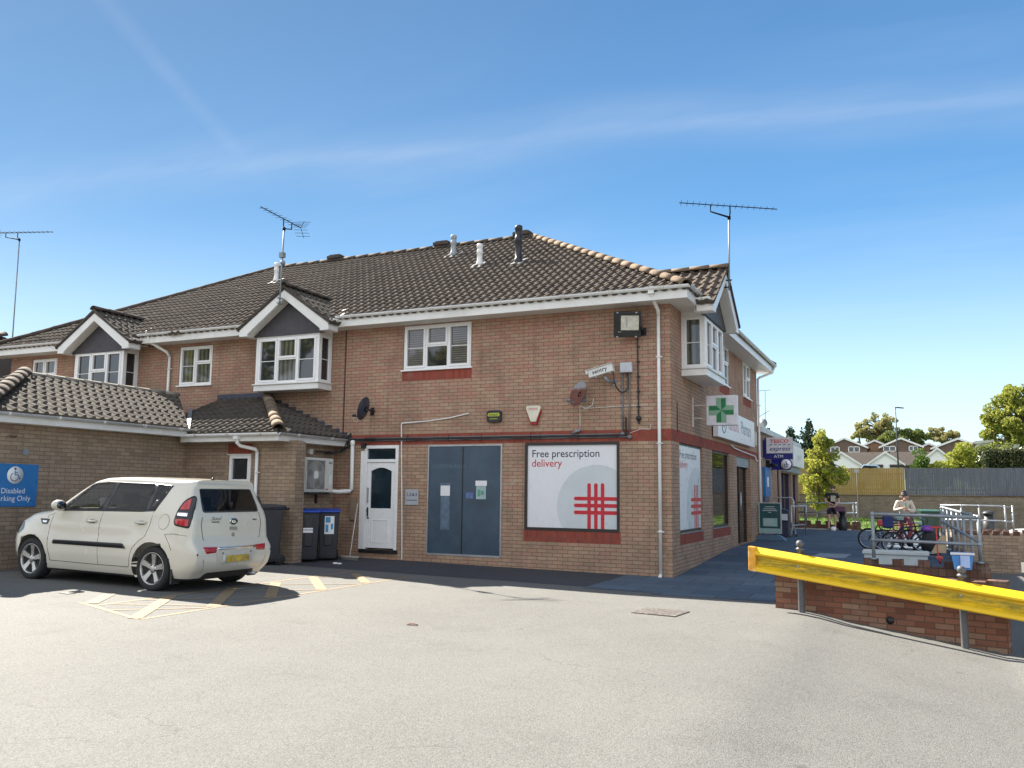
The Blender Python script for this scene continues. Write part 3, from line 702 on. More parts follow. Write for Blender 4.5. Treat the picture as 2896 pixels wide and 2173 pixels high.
# rain pipes and movement joint
def pipe(mb, x, y, z0, z1, r=.034, clips=3, cl=(0, 1, 0)):
    mb.tube([(x, y, z0), (x, y, z1)], r, 10)
    for i in range(clips):
        z = z0+(z1-z0)*(i+.5)/clips
        mb.lathe((x, y, z), [(r+.006, -.022), (r+.006, .022)], 2, 10); mb.box(x-r-.03, x+r+.03, y+.02 if cl[1] else y-.01, y+.04 if cl[1] else y+.01, z-.012, z+.012)
    return mb
mb = MB(); x = -.22; pipe(mb, x, -.06, .02, 5.12, clips=3)
mb.tube([(x, -.06, 5.11), (x, -.085, 5.2), (x-.02, -.40, 5.37), (x-.02, -.47, 5.45)], .036, 10)
mb.box(x-.075, x+.035, -.525, -.43, 5.44, 5.585); mb.tube([(x, -.06, .06), (x, -.14, .0)], .036, 10)
mb.build('downpipe', upvc, bld)
mb = MB(); x = -13.25; pipe(mb, x, -.06, 3.1, 5.0); mb.tube([(x, -.06, 4.99), (x-.05, -.12, 5.12), (x-.35, -.42, 5.36), (x-.36, -.47, 5.5)], .036, 10); mb.build('downpipe', upvc, bld)
mb = MB(); pipe(mb, .06, 10.3, .27, 5.1); mb.tube([(.06, 10.3, 5.09), (.1, 10.35, 5.15), (.45, 10.6, 5.32), (.5, 10.7, 5.5)], .036, 10); mb.build('downpipe', upvc, bld)
MB().box(-7.735, -7.705, -.012, .0, 2.86, 5.32).build('movement_joint', plain('brown_joint', (.06, .028, .022), .6), bld)
# roof stacks and ridge vents
def rz(y): return EZ+(y+OV)*.5665
def stack(name, x, y, h, r, mat, cap=True, lab=None):
    z = rz(y); mb = MB()
    mb.lathe((x, y, z), [(r*1.25, -.05), (r*1.25, .12), (r, .14), (r, h*.55), (r*1.12, h*.55+.01), (r*1.12, h*.7), (r, h*.7+.01), (r, h-.12), (r*1.15, h-.11), (r*1.15, h-.02), (r*.8, h)], 2, 14)
    o = mb.build(name, mat, bld); 
    mb = MB(); mb.T = lambda u, n, zz: Vector((u, n, zz+rz(n)))
    mb.box(x-.2, x+.2, y-.22, y+.2, .05, .065); mb.build('flashing', lead, o)
    if lab: o['label'] = lab
flue = plain('flue_grey', (.30, .32, .34), .5)
stack('vent_stack', -7.2, 4.15, .62, .075, flue, lab='grey vent stack close to the roof ridge'); stack('vent_stack', -5.65, 2.75, .60, .07, upvc, lab='pale vent stack midway up the roof'); stack('vent_stack', -12.9, 3.5, .62, .065, upvc, lab='pale vent stack behind the nearer gable')
stack('soil_stack', -4.5, 2.62, .98, .085, plain('black_stack', (.022, .022, .026), .45), lab='tall black soil stack')
for x in (-12.0, -8.15, -5.55):
    mb = MB(); mb.plate([(x-.26, 5.05), (x+.26, 5.05), (x+.26, 5.35), (x-.26, 5.35)], zr+.10, zr+.20); mb.plate([(x-.2, 5.08), (x+.2, 5.08), (x+.2, 5.32), (x-.2, 5.32)], zr+.201, zr+.235)
    mb.build('ridge_vent', ridge_dark, bld, bevel=.015)
# lead valley beside the gables
for cx_, hw_ in ((-8.95, 1.30), (-15.25, 1.33)):
    mb = MB(); z = rz(-.40); mb.add([(cx_+hw_+.02, -.46, z+.02), (cx_+hw_+.16, -.46, z+.03), (cx_+hw_-.12, .02, rz(.02)+.06), (cx_+hw_-.22, .02, rz(.02)+.06)], [(0, 1, 2, 3)])
    mb.build('valley_flashing', plain('bright_lead', (.55, .48, .38), .6, var=.2), bld, recalc=False)

# ---- white entrance door
df = MB(wallA); x0, x1, z0, z1 = -7.1, -6.19, .29, 2.61
for a, b, c_, d in ((x0, x0+.075, z0, z1), (x1-.075, x1, z0, z1), (x0+.075, x1-.075, z1-.07, z1), (x0+.075, x1-.075, 2.23, 2.30)): df.box(a, b, -.07, .02, c_, d)
df.box(x0-.10, x0, -.02, .012, z0, z1-.12)
door = df.build('white_door', upvc_blue, bld, bevel=.006)
mb = MB(wallA); a, b, c_, d = x0+.08, x1-.08, z0+.03, 2.225
aw = [(a+.16, 1.27)]; cx_ = (a+b)/2
# leaf with arched light: side stiles + lower panel + arch head
e_ = .10
mb.box(a, a+e_, -.05, -.005, c_, d); mb.box(b-e_, b, -.05, -.005, c_, d); mb.box(a+e_, b-e_, -.05, -.005, c_, 1.20)
arch = [(a+e_, 2.10)]+[(a+e_+(b-a-2*e_)*i/10, 2.03+.08*math.sin(math.pi*i/10)) for i in range(11)]+[(b-e_, 2.10)]
mb.prism([(a+e_, d), (b-e_, d)]+[(u, min(z, 2.12)) for u, z in arch[::-1][1:-1]], -.05, -.005)
leaf = mb.build('door_leaf', upvc_blue, door, bevel=.006)
mb = MB(wallA)
for q in ((a+.15, b-.15, c_+.12, .95),):
    u0_, u1_, v0_, v1_ = q
    for s_ in ((u0_, u1_, v0_, v0_+.02), (u0_, u1_, v1_-.02, v1_), (u0_, u0_+.02, v0_+.02, v1_-.02), (u1_-.02, u1_, v0_+.02, v1_-.02)): mb.box(s_[0], s_[1], -.006, .004, s_[2], s_[3])
mb.build('moulding', upvc_blue, leaf)
MB(wallA).box(a+.095, b-.095, -.035, -.03, 1.195, 2.13).build('pane', glass_door, leaf)
MB(wallA).box(x0+.07, x1-.07, -.035, -.03, 2.295, z1-.065).build('fanlight', glass_door, door)
mb = MB(wallA); mb.box(a+.03, a+.055, -.005, .02, 1.32, 1.66); mb.build('letter_plate', galv, leaf)
mb = MB(wallA); mb.box(a+.025, a+.06, -.004, .008, 1.02, 1.22).tube([(a+.045, .008, 1.17), (a+.045, .04, 1.17), (a+.06, .045, 1.10), (a+.045, .03, 1.03)], .008, 6).lathe((a+.06, .004, .985), [(.022, -.01), (.022, .012)], 1, 10); mb.build('handle', blackp, leaf)
MB(wallA).box(x0-.06, x1+.03, -.03, .05, z0-.075, z0-.002).build('threshold', blackp, door)
# ---- blue grey steel doors
mb = MB(wallA); x0, x1, z0, z1 = -5.4, -3.66, .25, 2.60
mb.box(x0-.03, x1+.03, -.06, .01, z1-.03, z1+.0).box(x0-.03, x0, -.06, .01, z0, z1-.031).box(x1, x1+.03, -.06, .01, z0, z1-.031).box(x0, x1, -.06, .006, z0-.02, z0+.02)
sd = mb.build('steel_double_door', galv, bld)
for i, (p, q) in enumerate(((x0+.002, -4.57), (-4.555, x1-.002))):
    mb = MB(wallA); mb.box(p, q, -.055, -.002, z0+.022, z1-.032); lf = mb.build('door_leaf', steelblue, sd, bevel=.003)
    mb = MB(wallA)
    for k in range(14):
        zz_ = z0+.1+k*.165
        for u in (p+.03, q-.03): mb.lathe((u, -.002, zz_), [(.007, -.003), (.007, .003)], 1, 6)
    mb.build('rivets', blackp, lf)
    if i == 0: MB(wallA).box(q-.006, q+.012, -.0015, .006, z0+.03, z1-.04).build('cover_strip', plain('dark_door_edge', (.012, .02, .03), .4), lf)
ghost = plain('faded_door_lettering', (.095, .135, .175), .5)
lettering('faded_letters', 'NORTHLANDS', wallA, -5.30, 2.10, .13, -.0008, ghost, sd, sx=.95)
MB(wallA).box(-5.10, -4.87, -.001, .002, 1.50, 1.72).build('pasted_notice', panel_white, sd)
pale = plain('paste_residue', (.10, .15, .21), .5, var=.3, vscale=12)
MB(wallA).box(-5.09, -4.87, -.0015, .0005, .78, 1.49).box(-5.12, -4.86, -.0012, .001, 1.722, 1.78).build('paste_residue', pale, sd)
mb = MB(wallA); mb.box(-4.25, -3.98, -.001, .003, 1.72, 1.83); nt = mb.build('pasted_notice', panel_white, sd)
mb = MB(wallA); mb.box(-4.23, -4.0, -.001, .002, 1.44, 1.715); mb.build('faded_notice', plain('greenish_notice', (.33, .45, .45), .5), sd)
MB(wallA).box(-4.20, -4.13, -.0, .003, 1.50, 1.64).cut().box(-4.115, -4.05, -.0, .003, 1.53, 1.62).build('notice_print', plain('notice_green', (.10, .30, .22), .5), sd)
MB(wallA).box(-4.48, -4.30, -.001, .002, 1.45, 1.58).build('sticker', plain('blue_sticker', (.10, .15, .32), .5, var=.4, vscale=20), sd)
# ---- B side shop windows and door
def shopwin(T, u0, u1, z0, z1, mat=None):
    mb = MB(T)
    for q in ((u0, u1, z0, z0+.05), (u0, u1, z1-.05, z1), (u0, u0+.05, z0+.05, z1-.05), (u1-.05, u1, z0+.05, z1-.05)): mb.box(q[0], q[1], -.12, -.05, q[2], q[3])
    f = mb.build('shop_window', dark_frame, bld); MB(T).box(u0+.05, u1-.05, -.09, -.085, z0+.05, z1-.05).build('pane', mat or glass, f)
    MB(T).box(u0-.02, u1+.02, -.14, .015, z0-.02, z0-.001).build('sill', galv_dull, f); return f
f1 = shopwin(wallB, .62, 2.70, .82, 2.63)
f2 = shopwin(wallB, 3.73, 5.83, .82, 2.63)
MB(wallB).box(3.80, 5.76, -.099, -.094, .88, 1.95).build('frosted_film', glassmat('frosted_film', (.10, .13, .145), .25), f2)
mb = MB(wallB); u0, u1, z0, z1 = 6.84, 8.94, .27, 2.61
for q in ((u0, u0+.06, z0, z1-.26), (u1-.06, u1, z0, z1-.26), (7.86, 7.92, z0, z1-.26)): mb.box(q[0], q[1], -.20, -.13, q[2], q[3])
sd2 = mb.build('pharmacy_door', dark_frame, bld)
MB(wallB).box(u0, u1, -.24, -.04, z1-.26, z1).build('shutter_box', galv_dull, sd2, bevel=.01)
for a, b in ((u0+.06, 7.86), (7.92, u1-.06)): MB(wallB).box(a, b, -.17, -.165, z0+.02, z1-.26).build('pane', glass, sd2)
mb = MB(wallB); mb.box(7.0, 7.5, -.163, -.16, 1.6, 2.0).cut().box(7.05, 7.4, -.163, -.16, 1.25, 1.55); mb.build('door_notice', panel_white, sd2)
mb = MB(wallB); mb.tube([(7.80, -.13, 1.15), (7.80, -.08, 1.15), (7.80, -.08, 1.65), (7.80, -.13, 1.65)], .014, 8); mb.build('handle', galv, sd2)
# ------------------------------------------------------------------ conduits and cables fixed to the building
mb = MB(wallA)
for dz, r in ((2.775, .014), (2.715, .014)): mb.tube([(-7.55, .03, dz), (-.87-.0*dz, .03, dz-.005)], r, 8)
mb.tube([(-.97, .03, 2.77), (-.97, .03, 3.98)], .016, 8); mb.tube([(-.83, .03, 2.71), (-.83, .03, 3.98)], .016, 8)
mb.lathe((-.97, .035, 2.77), [(.045, -.03), (.045, .02)], 1, 12); mb.lathe((-.83, .035, 2.705), [(.045, -.03), (.045, .02)], 1, 12)
tag(mb.build('conduit_run', grey_pipe), 'grey steel conduit pair running along the red band and up to the junction box', 'conduit')
mb = MB(wallA); pth = [(-7.5, .045, 2.74)]; rd = random.Random(5)
for i in range(26): pth.append((-7.2+i*.245, .05, 2.735+rd.uniform(-.012, .012)))
pth += [(-.90, .05, 2.75), (-.90, .05, 3.1)]; mb.tube(pth, .017, 6)
for x in (-5.95, -4.9, -4.1, -2.95, -2.73, -1.9): mb.tube([(x, .02, 2.67), (x, .06, 2.68), (x, .075, 2.74), (x, .06, 2.80), (x, .02, 2.83)], .006, 5)
tag(mb.build('black_cable', blackp), 'thick black cable strapped between the two grey conduits', 'cable')
mb = MB(wallA); mb.tube([(-7.55, .03, 2.78), (-7.62, .1, 2.83), (-7.66, .08, 2.75), (-7.62, .2, 2.5), (-7.75, .3, 2.42), (-7.85, .5, 2.42)], .016, 6).tube([(-7.52, .04, 2.86), (-7.57, .05, 2.7), (-7.60, .15, 2.48), (-7.8, .3, 2.45), (-7.85, .8, 2.45)], .014, 6).tube([(-7.5, .02, 2.9), (-7.5, .05, 2.6), (-7.7, .06, 2.5)], .022, 8)
tag(mb.build('cable_bundle', blackp), 'tangle of black cables turning the inner corner under the small roof', 'cable')
mb = MB(wallA); mb.tube([(-6.03, .018, .10), (-6.06, .018, 1.2), (-6.13, .018, 3.07), (-6.12, .018, 3.10), (-5.4, .018, 3.135), (-4.9, .018, 3.19), (-4.43, .018, 3.275)], .014, 6)
tag(mb.build('white_cable', upvc), 'white trunking rising beside the white door and bending right across the bricks', 'cable')
mb = MB(wallA); mb.tube([(-.66, .025, 4.68), (-.645, .025, 3.12)], .013, 6)
for z in (4.5, 4.2, 3.9, 3.6, 3.3): mb.box(-.68, -.615, .0, .045, z-.012, z+.012)
mb.lathe((-.64, .03, 3.07), [(.05, -.03), (.05, .03)], 1, 10); mb.box(-.66, -.62, .01, .04, 2.96, 3.03)
tag(mb.build('floodlight_conduit', blackp), 'black conduit dropping from the floodlight to a round box', 'conduit')
mb = MB(wallA); mb.tube([(-1.8, .012, 3.30), (-1.4, .01, 3.31), (-.7, .01, 3.33), (-.45, .01, 3.33)], .006, 5).tube([(-.83, .03, 2.78), (-.6, .01, 2.86), (-.42, .01, 2.85), (-.4, .01, 2.95)], .005, 5)
tag(mb.build('thin_cable', upvc), 'thin pale wire stapled across the bricks right of the rusty dish', 'cable')
mb = MB(wallB); mb.tube([(.45, .012, 3.42), (.44, .012, 2.86), (.6, .02, 2.85)], .007, 5); tag(mb.build('thin_cable', blackp), 'thin dark wire hanging on the side wall above the red band', 'cable')
mb = MB(wallB); mb.tube([(6.0, .02, 2.86), (6.4, .03, 2.80), (7.4, .03, 2.77), (9.7, .03, 2.72), (9.75, .04, 2.62), (10.1, .04, 2.6)], .018, 6); tag(mb.build('white_cable', upvc), 'white trunking over the pharmacy doorway', 'cable')
# ------------------------------------------------------------------ low wing on the left
wing = thing('single_storey_wing', 'low brick wing with weathered pantiles and a hipped corner, left of the white door', 'building', (-11, -3, 0))
XE, YS, XC, YW = -7.95, -2.04, -10.43, -6.62
mb = MB(); th = .22
wall_holes(MB(), 0, 1, 0, 1, 0, 1, [])
mb.T = TA(YS); wall_holes(mb, XC-.2, -7.4, -.4, 2.62, -th, 0, [(-9.22, -8.60, 1.25, 2.34)])
mb.T = TB(XE); mb.box(YS+th+.001, -.002, -th, 0, -.4, 2.60)                       # behind the outdoor unit
mb.T = TB(-7.4); mb.box(YS+.0005, -1.74, -.44, -.001, -.4, 2.60)
mb.T = TB(XC); mb.box(YW, YS-.001, -th, 0, -.4, 2.72)
mb.T = TA(YW); mb.box(-14.4, XC-.001, -th, .001, -.4, 2.72); mb.T = TB(-14.4); mb.box(YW+.25, -.01, -th, 0, -.4, 2.72)
mb.build('wall', brick_wing, wing)
MB(TA(YS-.003)).box(-9.25, -8.57, -.02, 0, 2.345, 2.57).build('soldier_course', soldier, wing)
win_part(wing, TA(YS), -9.215, -8.605, 1.26, 2.335, 'split', depth=-.01)
MB(TA(YS)).box(-9.24, -8.58, .0, .03, 2.325, 2.345).build('lintel_strip', upvc, wing)
PW = math.atan(.42); cw, sw = math.cos(PW), math.sin(PW)
exE, eyS = -7.60, -2.39
zE = 2.775
# small hipped lean-to roof against the main wall: south slope, east slope
tile_roof('roof_tiles', (-11.6, eyS, zE), (1, 0, 0), (0, cw, sw), [(0, 0), (4.0, 0), (4.0-2.39, 2.39/cw), (0, 2.39/cw)], wing, tiles_wing, seed=61)
tile_roof('roof_tiles', (exE, eyS, zE), (0, 1, 0), (-cw, 0, sw), [(0, 0), (2.39, 0), (2.39, 2.39/cw)], wing, tiles_wing, seed=62)
apx = (exE-2.39, 0, zE+2.39*.42)
deck('roof_deck', [(-11.6, eyS, zE), (exE, eyS, zE), apx, (-11.6, 0, apx[2])], wing); deck('roof_deck', [(exE, eyS, zE), (exE, -.003, zE), (apx[0], -.003, apx[2])], wing)
ridge(MB(), (exE+.0, eyS+.0, zE+.04), (apx[0], -.02, apx[2]+.04), r=.12, lift=.04, seed=4).build('hip_tiles', ridge_tan, wing)
# main slope of the wing, hipped at its near end
exW, eW = XC+.35, 2.90; hw = 2.35; yEnd = YW-.35
LW = hw/cw
tile_roof('roof_tiles', (exW, yEnd, eW), (0, 1, 0), (-cw, 0, sw), [(0, 0), (4.55, 0), (6.45, LW*.99), (6.45, LW), (hw, LW)], wing, tiles_wing, seed=63)
zW = eW+hw*.42; rN, rF = (exW-hw, yEnd+hw, zW), (exW-hw, -.5, zW)
deck('roof_deck', [(exW, yEnd, eW), (exW, -2.4, eW), rF, rN], wing)
tile_roof('roof_tiles', (exW-2*hw, yEnd, eW), (1, 0, 0), (0, cw, sw), [(0, 0), (2*hw, 0), (hw, LW)], wing, tiles_wing, seed=64)
deck('roof_slope', [(exW-2*hw, yEnd, eW), rN, rF, (exW-2*hw, -.5, eW)], wing, tiles_wing)
ridge(MB(), (exW, yEnd, eW+.06), (rN[0], rN[1], rN[2]+.02), r=.14, lift=.05, seed=5).build('hip_tiles', ridge_dark, wing)
ridge(MB(), rN, rF, r=.10, lift=.01, seed=6).build('ridge_tiles', plain('pale_ridge_tile', (.25, .22, .175), .8, var=.2, vscale=4), wing)
mb = MB(); mb.add([(-10.15, -2.42, zE+.06), (-10.02, -2.42, zE+.06), (-11.5, -.9, zE+.75), (-11.62, -.9, zE+.75)], [(0, 1, 2, 3)]); mb.build('valley_flashing', lead, wing, recalc=False)
# stepped lead against the main wall
mb = MB(wallA); n = 11
for i in range(n):
    x = exE-.0-2.39*i/n; z = zE+.42*2.39*i/n
    mb.prism([(x, z+.03), (x+.0, z+.15), (x-2.39/n-.08, z+.15), (x-2.39/n-.0, z+.03+.42*2.39/n)], .002+.0006*(i % 2), .006+.0006*(i % 2))
mb.box(-11.6, apx[0]-.1, .0021, .008, apx[2]+.02, apx[2]+.17)
mb.build('stepped_flashing', plain('dark_lead', (.045, .05, .075), .6, var=.2), wing)
# soffit, fascia, gutters
mb = MB(); mb.box(-10.1, exE-.03, eyS+.03, YS-.001, 2.60, 2.615).cut().box(XE+.001, exE-.03, YS+.31, -.003, 2.60, 2.615).cut().box(XC+.001, exW-.02, yEnd+.02, YS-.4, 2.715, 2.73); mb.build('soffit', soffit, wing)
mb = MB(); mb.box(-10.3, exE+.0, eyS, eyS+.025, 2.595, 2.745).cut().box(exE-.025, exE, eyS+.026, -.01, 2.595, 2.745).cut().box(exW-.025, exW, yEnd, -2.35, 2.71, 2.87); mb.build('fascia', upvc, wing, bevel=.005)
mb = MB(); gutter(mb, [(-10.25, eyS, 2.76), (exE+.055, eyS, 2.76)], [(0, -1, 0)]); mb.cut(); gutter(mb, [(exE, eyS-.06, 2.762), (exE, -.12, 2.757)], [(1, 0, 0)]); mb.cut(); gutter(mb, [(exW, yEnd-.1, 2.88), (exW, -2.2, 2.88)], [(1, 0, 0)])
mb.build('gutter', upvc, wing, recalc=False)
mb = MB(); x = -8.38; mb.tube([(x, YS-.07, .1), (x, YS-.07, 2.38)], .036, 10); mb.tube([(x, YS-.07, 2.37), (x-.02, YS-.1, 2.44), (x-.25, YS-.32, 2.50), (x-.27, YS-.39, 2.56), (x-.27, YS-.40, 2.70)], .037, 10)
mb.box(x-.33, x-.21, eyS-.11, eyS-.01, 2.63, 2.70); mb.lathe((x, YS-.07, 1.95), [(.043, -.02), (.043, .02)], 2, 10).box(x+.03, x+.07, YS-.06, YS-.03, 1.94, 1.96)
mb.build('downpipe', upvc, wing)
# ------------------------------------------------------------------ attached to the wing
def emblem_wheelchair(mb, c, s, n):
    cx, cz = c
    P = lambda x, z: (cx+x*s, n, cz+z*s)
    mb.T0 = mb.T
    mb.tube([P(.0, .30), P(.0, .02), P(.22, .02), P(.34, -.24), P(.42, -.22)], .028*s, 5)
    mb.tube([P(.0, .17), P(.20, .17)], .026*s, 5)
    arc = [P(-.02+.27*math.cos(t), -.12+.27*math.sin(t)) for t in [R(115)+R(230)*i/14 for i in range(15)]]; mb.tube(arc, .024*s, 5)
    mb.lathe(P(.0, .42), [(.075*s, -.003), (.075*s, .003)], 1, 12)
T_ = TB(XC); y0, y1, z0, z1 = -6.58, -5.63, 1.235, 2.0
sg = thing('parking_sign', 'blue disabled parking only sign on the brick wing wall', 'sign', T_((y0+y1)/2, 0, 1.6))
MB(T_).box(y0, y1, .004, .022, z0, z1).build('sign_board', blue_sign, sg, bevel=.008)
mb = MB(T_); mb.lathe((-6.08, .0225, 1.80), [(.155, -.001), (.155, .002)], 1, 28); dsc = mb.build('disc', white_ink, sg)
mb = MB(T_); emblem_wheelchair(mb, (-6.09, 1.80), .27, .0255); mb.build('wheelchair_symbol', plain('symbol_blue', (.02, .10, .28), .4), sg)
for i, (s_, z) in enumerate((('Disabled', 1.475), ('Parking Only', 1.34))): lettering('lettering', s_, T_, -6.10, z, .135, .0235, white_ink, sg, align='CENTER', sx=.98)
mb = MB(T_); mb.box(-5.97, -5.87, 0, .04, 2.17, 2.27).box(-5.955, -5.885, .0401, .046, 2.185, 2.255)
tag(mb.build('junction_box', plain('grey_box', (.22, .25, .27), .5)), 'small square grey box on the wing wall above the blue sign', 'junction box')
mb = MB(T_); mb.tube([(-6.25, .01, 2.52), (-6.2, .04, 2.47), (-6.15, .04, 2.5), (-6.1, .01, 2.5)], .008, 5); mb.box(-6.3, -6.1, 0, .02, 2.48, 2.49)
tag(mb.build('iron_bracket', rust), 'old iron hooks left on the wing wall under the gutter', 'bracket')
# outdoor unit
ac = thing('air_conditioner', 'cream outdoor air conditioning unit hung above the blue lidded bins', 'air conditioner', (-7.8, -.94, 1.54))
A0, A1, Z0, Z1 = -1.46, -.42, 1.545, 2.30; TT = TB(-7.65)
cas = plain('cream_casing', (.62, .61, .56), .4, var=.05)
MB(TT).box(A0, A1, -.27, 0, Z0, Z1).build('casing', cas, ac, bevel=.012)
mb = MB(TT); g0, g1 = A0+.06, A1-.31; mb.box(g0, g1, .0, .012, Z0+.05, Z1-.05); mb.build('fan_panel', plain('grille_backing', (.17, .17, .165), .5), ac, bevel=.004)
mb = MB(TT); cx_, cz_ = (g0+g1)/2, (Z0+Z1)/2
for r_ in [.05+.035*i for i in range(8)]: mb.tube([(cx_+r_*math.cos(t), .022, cz_+r_*math.sin(t)) for t in [i*math.pi/12 for i in range(24)]], .0022, 4, closed=True)
for i in range(32):
    t = i*math.pi/16+.05; mb.tube([(cx_+.05*math.cos(t), .024, cz_+.05*math.sin(t)), (cx_+.31*math.cos(t+.25), .022, cz_+.31*math.sin(t+.25))], .003, 4)
mb.box(g0-.01, g0+.01, .0, .03, Z0+.05, Z1-.05).box(g1-.01, g1+.01, .0, .03, Z0+.05, Z1-.05).box(g0, g1, .0, .03, Z0+.04, Z0+.06).box(g0, g1, .0, .03, Z1-.06, Z1-.04)
mb.build('fan_guard', cas, ac)
mb = MB(TT); mb.box(cx_-.07, cx_+.07, .02, .035, cz_-.08, cz_+.08); mb.build('hub_cap', upvc, ac, bevel=.01)
mb = MB(TT)
for i in range(3):
    t = i*2.094+.5; p = [(cx_+.06*math.cos(t+a), cz_+.06*math.sin(t+a)) for a in (-.5, .5)]+[(cx_+.27*math.cos(t+a), cz_+.27*math.sin(t+a)) for a in (.75, .35, .0)]
    mb.prism(p, .0125, .016)
mb.build('fan_blades', blackp, ac)
mb = MB(TT); mb.box(A1-.14, A1-.03, .001, .004, 1.72, 1.93).build('label_sticker', panel_white, ac); MB(TT).box(A1-.27, A1-.17, .001, .004, 1.60, 1.625).build('red_badge', print_red, ac)
MB(TT).box(A1-.17, A1-.05, .001, .005, 2.18, 2.22).build('model_plate', galv_dull, ac)
mb = MB(TT); mb.box(A0+.15, A0+.2, -.29, .02, Z0-.04, Z0-.001).box(A1-.25, A1-.2, -.29, .02, Z0-.04, Z0-.001).box(A0+.05, A1-.12, -.05, .0, Z0-.05, Z0-.01).box(A0+.15, A0+.19, -.29, -.25, Z0-.25, Z0-.04).box(A1-.25, A1-.21, -.29, -.25, Z0-.25, Z0-.04); mb.build('wall_bracket', blackp, ac)
mb = MB(); mb.tube([(-7.40, -.06, 2.62), (-7.40, -.06, 1.62), (-7.44, -.07, 1.575), (-7.6, -.3, 1.56), (-7.75, -.45, 1.58)], .045, 10); mb.lathe((-7.40, -.06, 2.62), [(.05, 0), (.055, .02), (.055, .1), (.02, .12)], 2, 10)
tag(mb.build('refrigerant_duct', upvc), 'white trunking elbowing down from the cables to the air conditioner', 'duct')
mb = MB(); mb.box(-7.949, -7.88, -.98, -.86, 2.38, 2.50); tag(mb.build('isolator_switch', cas, bevel=.01), 'small cream isolator box above the air conditioner', 'switch')
mb = MB(); mb.box(-7.949, -7.72, -1.36, -.98, 1.02, 1.19); lb = mb.build('meter_box', plain('pale_grey_box', (.48, .50, .53), .45), bevel=.006); tag(lb, 'pale grey lock box on the wall behind the blue lids', 'meter box')
MB(TB(-7.72)).lathe((-1.16, .0, 1.12), [(.015, 0), (.015, .006)], 1, 8).build('lock', blackp, lb)
mb = MB(wallA); mb.box(-7.42, -7.27, .002, .06, .93, 1.42); mb.box(-7.40, -7.29, .0605, .064, .95, 1.40); tag(mb.build('meter_cover', plain('tan_cover', (.24, .185, .13), .5), bevel=.006), 'tan upright cover on the bricks left of the white door', 'meter cover')
# ------------------------------------------------------------------ bins and broom
def wheelie(name, lab, x, y, rz_, w_, d_, h, body, lid, grp=None):
    r = thing(name, lab, 'bin', (x, y, gz(x, y)+.01), group=grp, local=True); r.rotation_euler[2] = rz_
    mb = MB(); pts = []; prof = [(.0, .80, .84), (.06, .84, .86), (.6, .92, .94), (.93, 1., 1.)]; vs = []; n = 0
    for zf, a, b in prof: vs += [(-w_/2*a, -d_/2*b, .04+h*zf), (w_/2*a, -d_/2*b, .04+h*zf), (w_/2*a, d_/2*b*.92, .04+h*zf), (-w_/2*a, d_/2*b*.92, .04+h*zf)]
    fs = [(3, 2, 1, 0), (12, 13, 14, 15)]
    for i in range(3):
        for j in range(4): fs.append((4*i+j, 4*i+(j+1) % 4, 4*i+4+(j+1) % 4, 4*i+4+j))
    mb.add(vs, fs); mb.box(-w_*.53, w_*.53, -d_*.53, d_*.49, h*.955, h*.985)
    mb.box(-w_*.2, w_*.2, -d_*.50, -d_*.44, h*.3, h*.9)
    mb.build('body', body, r, bevel=.02)
    mb = MB(); k = 9
    pr = [(-d_*.56, h*.97), (-d_*.56, h*.99), (-d_*.50, h*1.015), (-d_*.1, h*1.04), (d_*.3, h*1.045), (d_*.5, h*1.03), (d_*.52, h*.99)]
    vs = [(-w_*.54, a, b) for a, b in pr]+[(w_*.54, a, b) for a, b in pr]; n = len(pr)
    mb.add(vs, [tuple(range(n)), tuple(range(n, 2*n))[::-1]]+[(i, n+i, n+(i+1) % n, (i+1) % n) for i in range(n)])
    mb.box(-w_*.3, w_*.3, d_*.5, d_*.55, h*1.0, h*1.03); mb.build('lid', lid, r, bevel=.015)
    for s in (-1, 1):
        mb = MB(); mb.lathe((s*w_*.42, d_*.42, .10), [(.10, -.025), (.105, -.015), (.105, .015), (.10, .025)], 0, 18); mb.build('wheel', rubber, r)
    mb = MB(); mb.tube([(-w_*.4, d_*.5, h*.95), (-w_*.4, d_*.60, h*.97), (w_*.4, d_*.60, h*.97), (w_*.4, d_*.5, h*.95)], .016, 8); mb.build('handle', body, r)
    return r
binbody = plain('black_bin_plastic', (.014, .016, .024), .45, var=.2)
b1_ = wheelie('wheelie_bin', 'large black lidded bin standing in front of the wing pillar', -7.74, -2.60, R(-38), .62, .78, 1.14, binbody, plain('dark_bin_lid', (.02, .02, .03), .4))
MB().box(-.12, .12, -.3935, -.3905, .62, .80).build('sticker', panel_grey, b1_)
b2_ = wheelie('wheelie_bin', 'blue lidded bin next to the pillar edge with a small white label', -7.45, -1.45, R(34), .43, .50, 1.05, binbody, bluelid, 'blue lidded bins')
mb = MB(); mb.box(-.11, .09, -.2535, -.2505, .60, .65).box(-.11, .09, -.2535, -.2505, .665, .70); mb.build('sticker', panel_white, b2_)
b3_ = wheelie('wheelie_bin', 'blue lidded bin beside the broom with a tall blue and white poster', -7.31, -.96, R(34), .43, .50, 1.05, binbody, bluelid, 'blue lidded bins')
st = MB().box(-.08, .12, -.2535, -.2505, .56, .94).build('sticker', panel_white, b3_); MB().box(-.06, .04, -.2545, -.2536, .80, .92).box(.05, .10, -.2545, -.2536, .66, .78).box(-.06, .0, -.2545, -.2536, .60, .76).build('sticker_print', plain('sticker_blue', (.03, .25, .45), .4), b3_)
br = thing('broom', 'pale broom leaning in the corner beside the blue lidded bins', 'broom', (-6.9, -.5, .1))
a = Vector((-6.98, -.62, .17)); b = Vector((-7.17, -.12, 1.30))
mb = MB(); mb.tube([a, b], .013, 8); mb.build('handle', plain('pale_wood', (.55, .50, .45), .6), br)
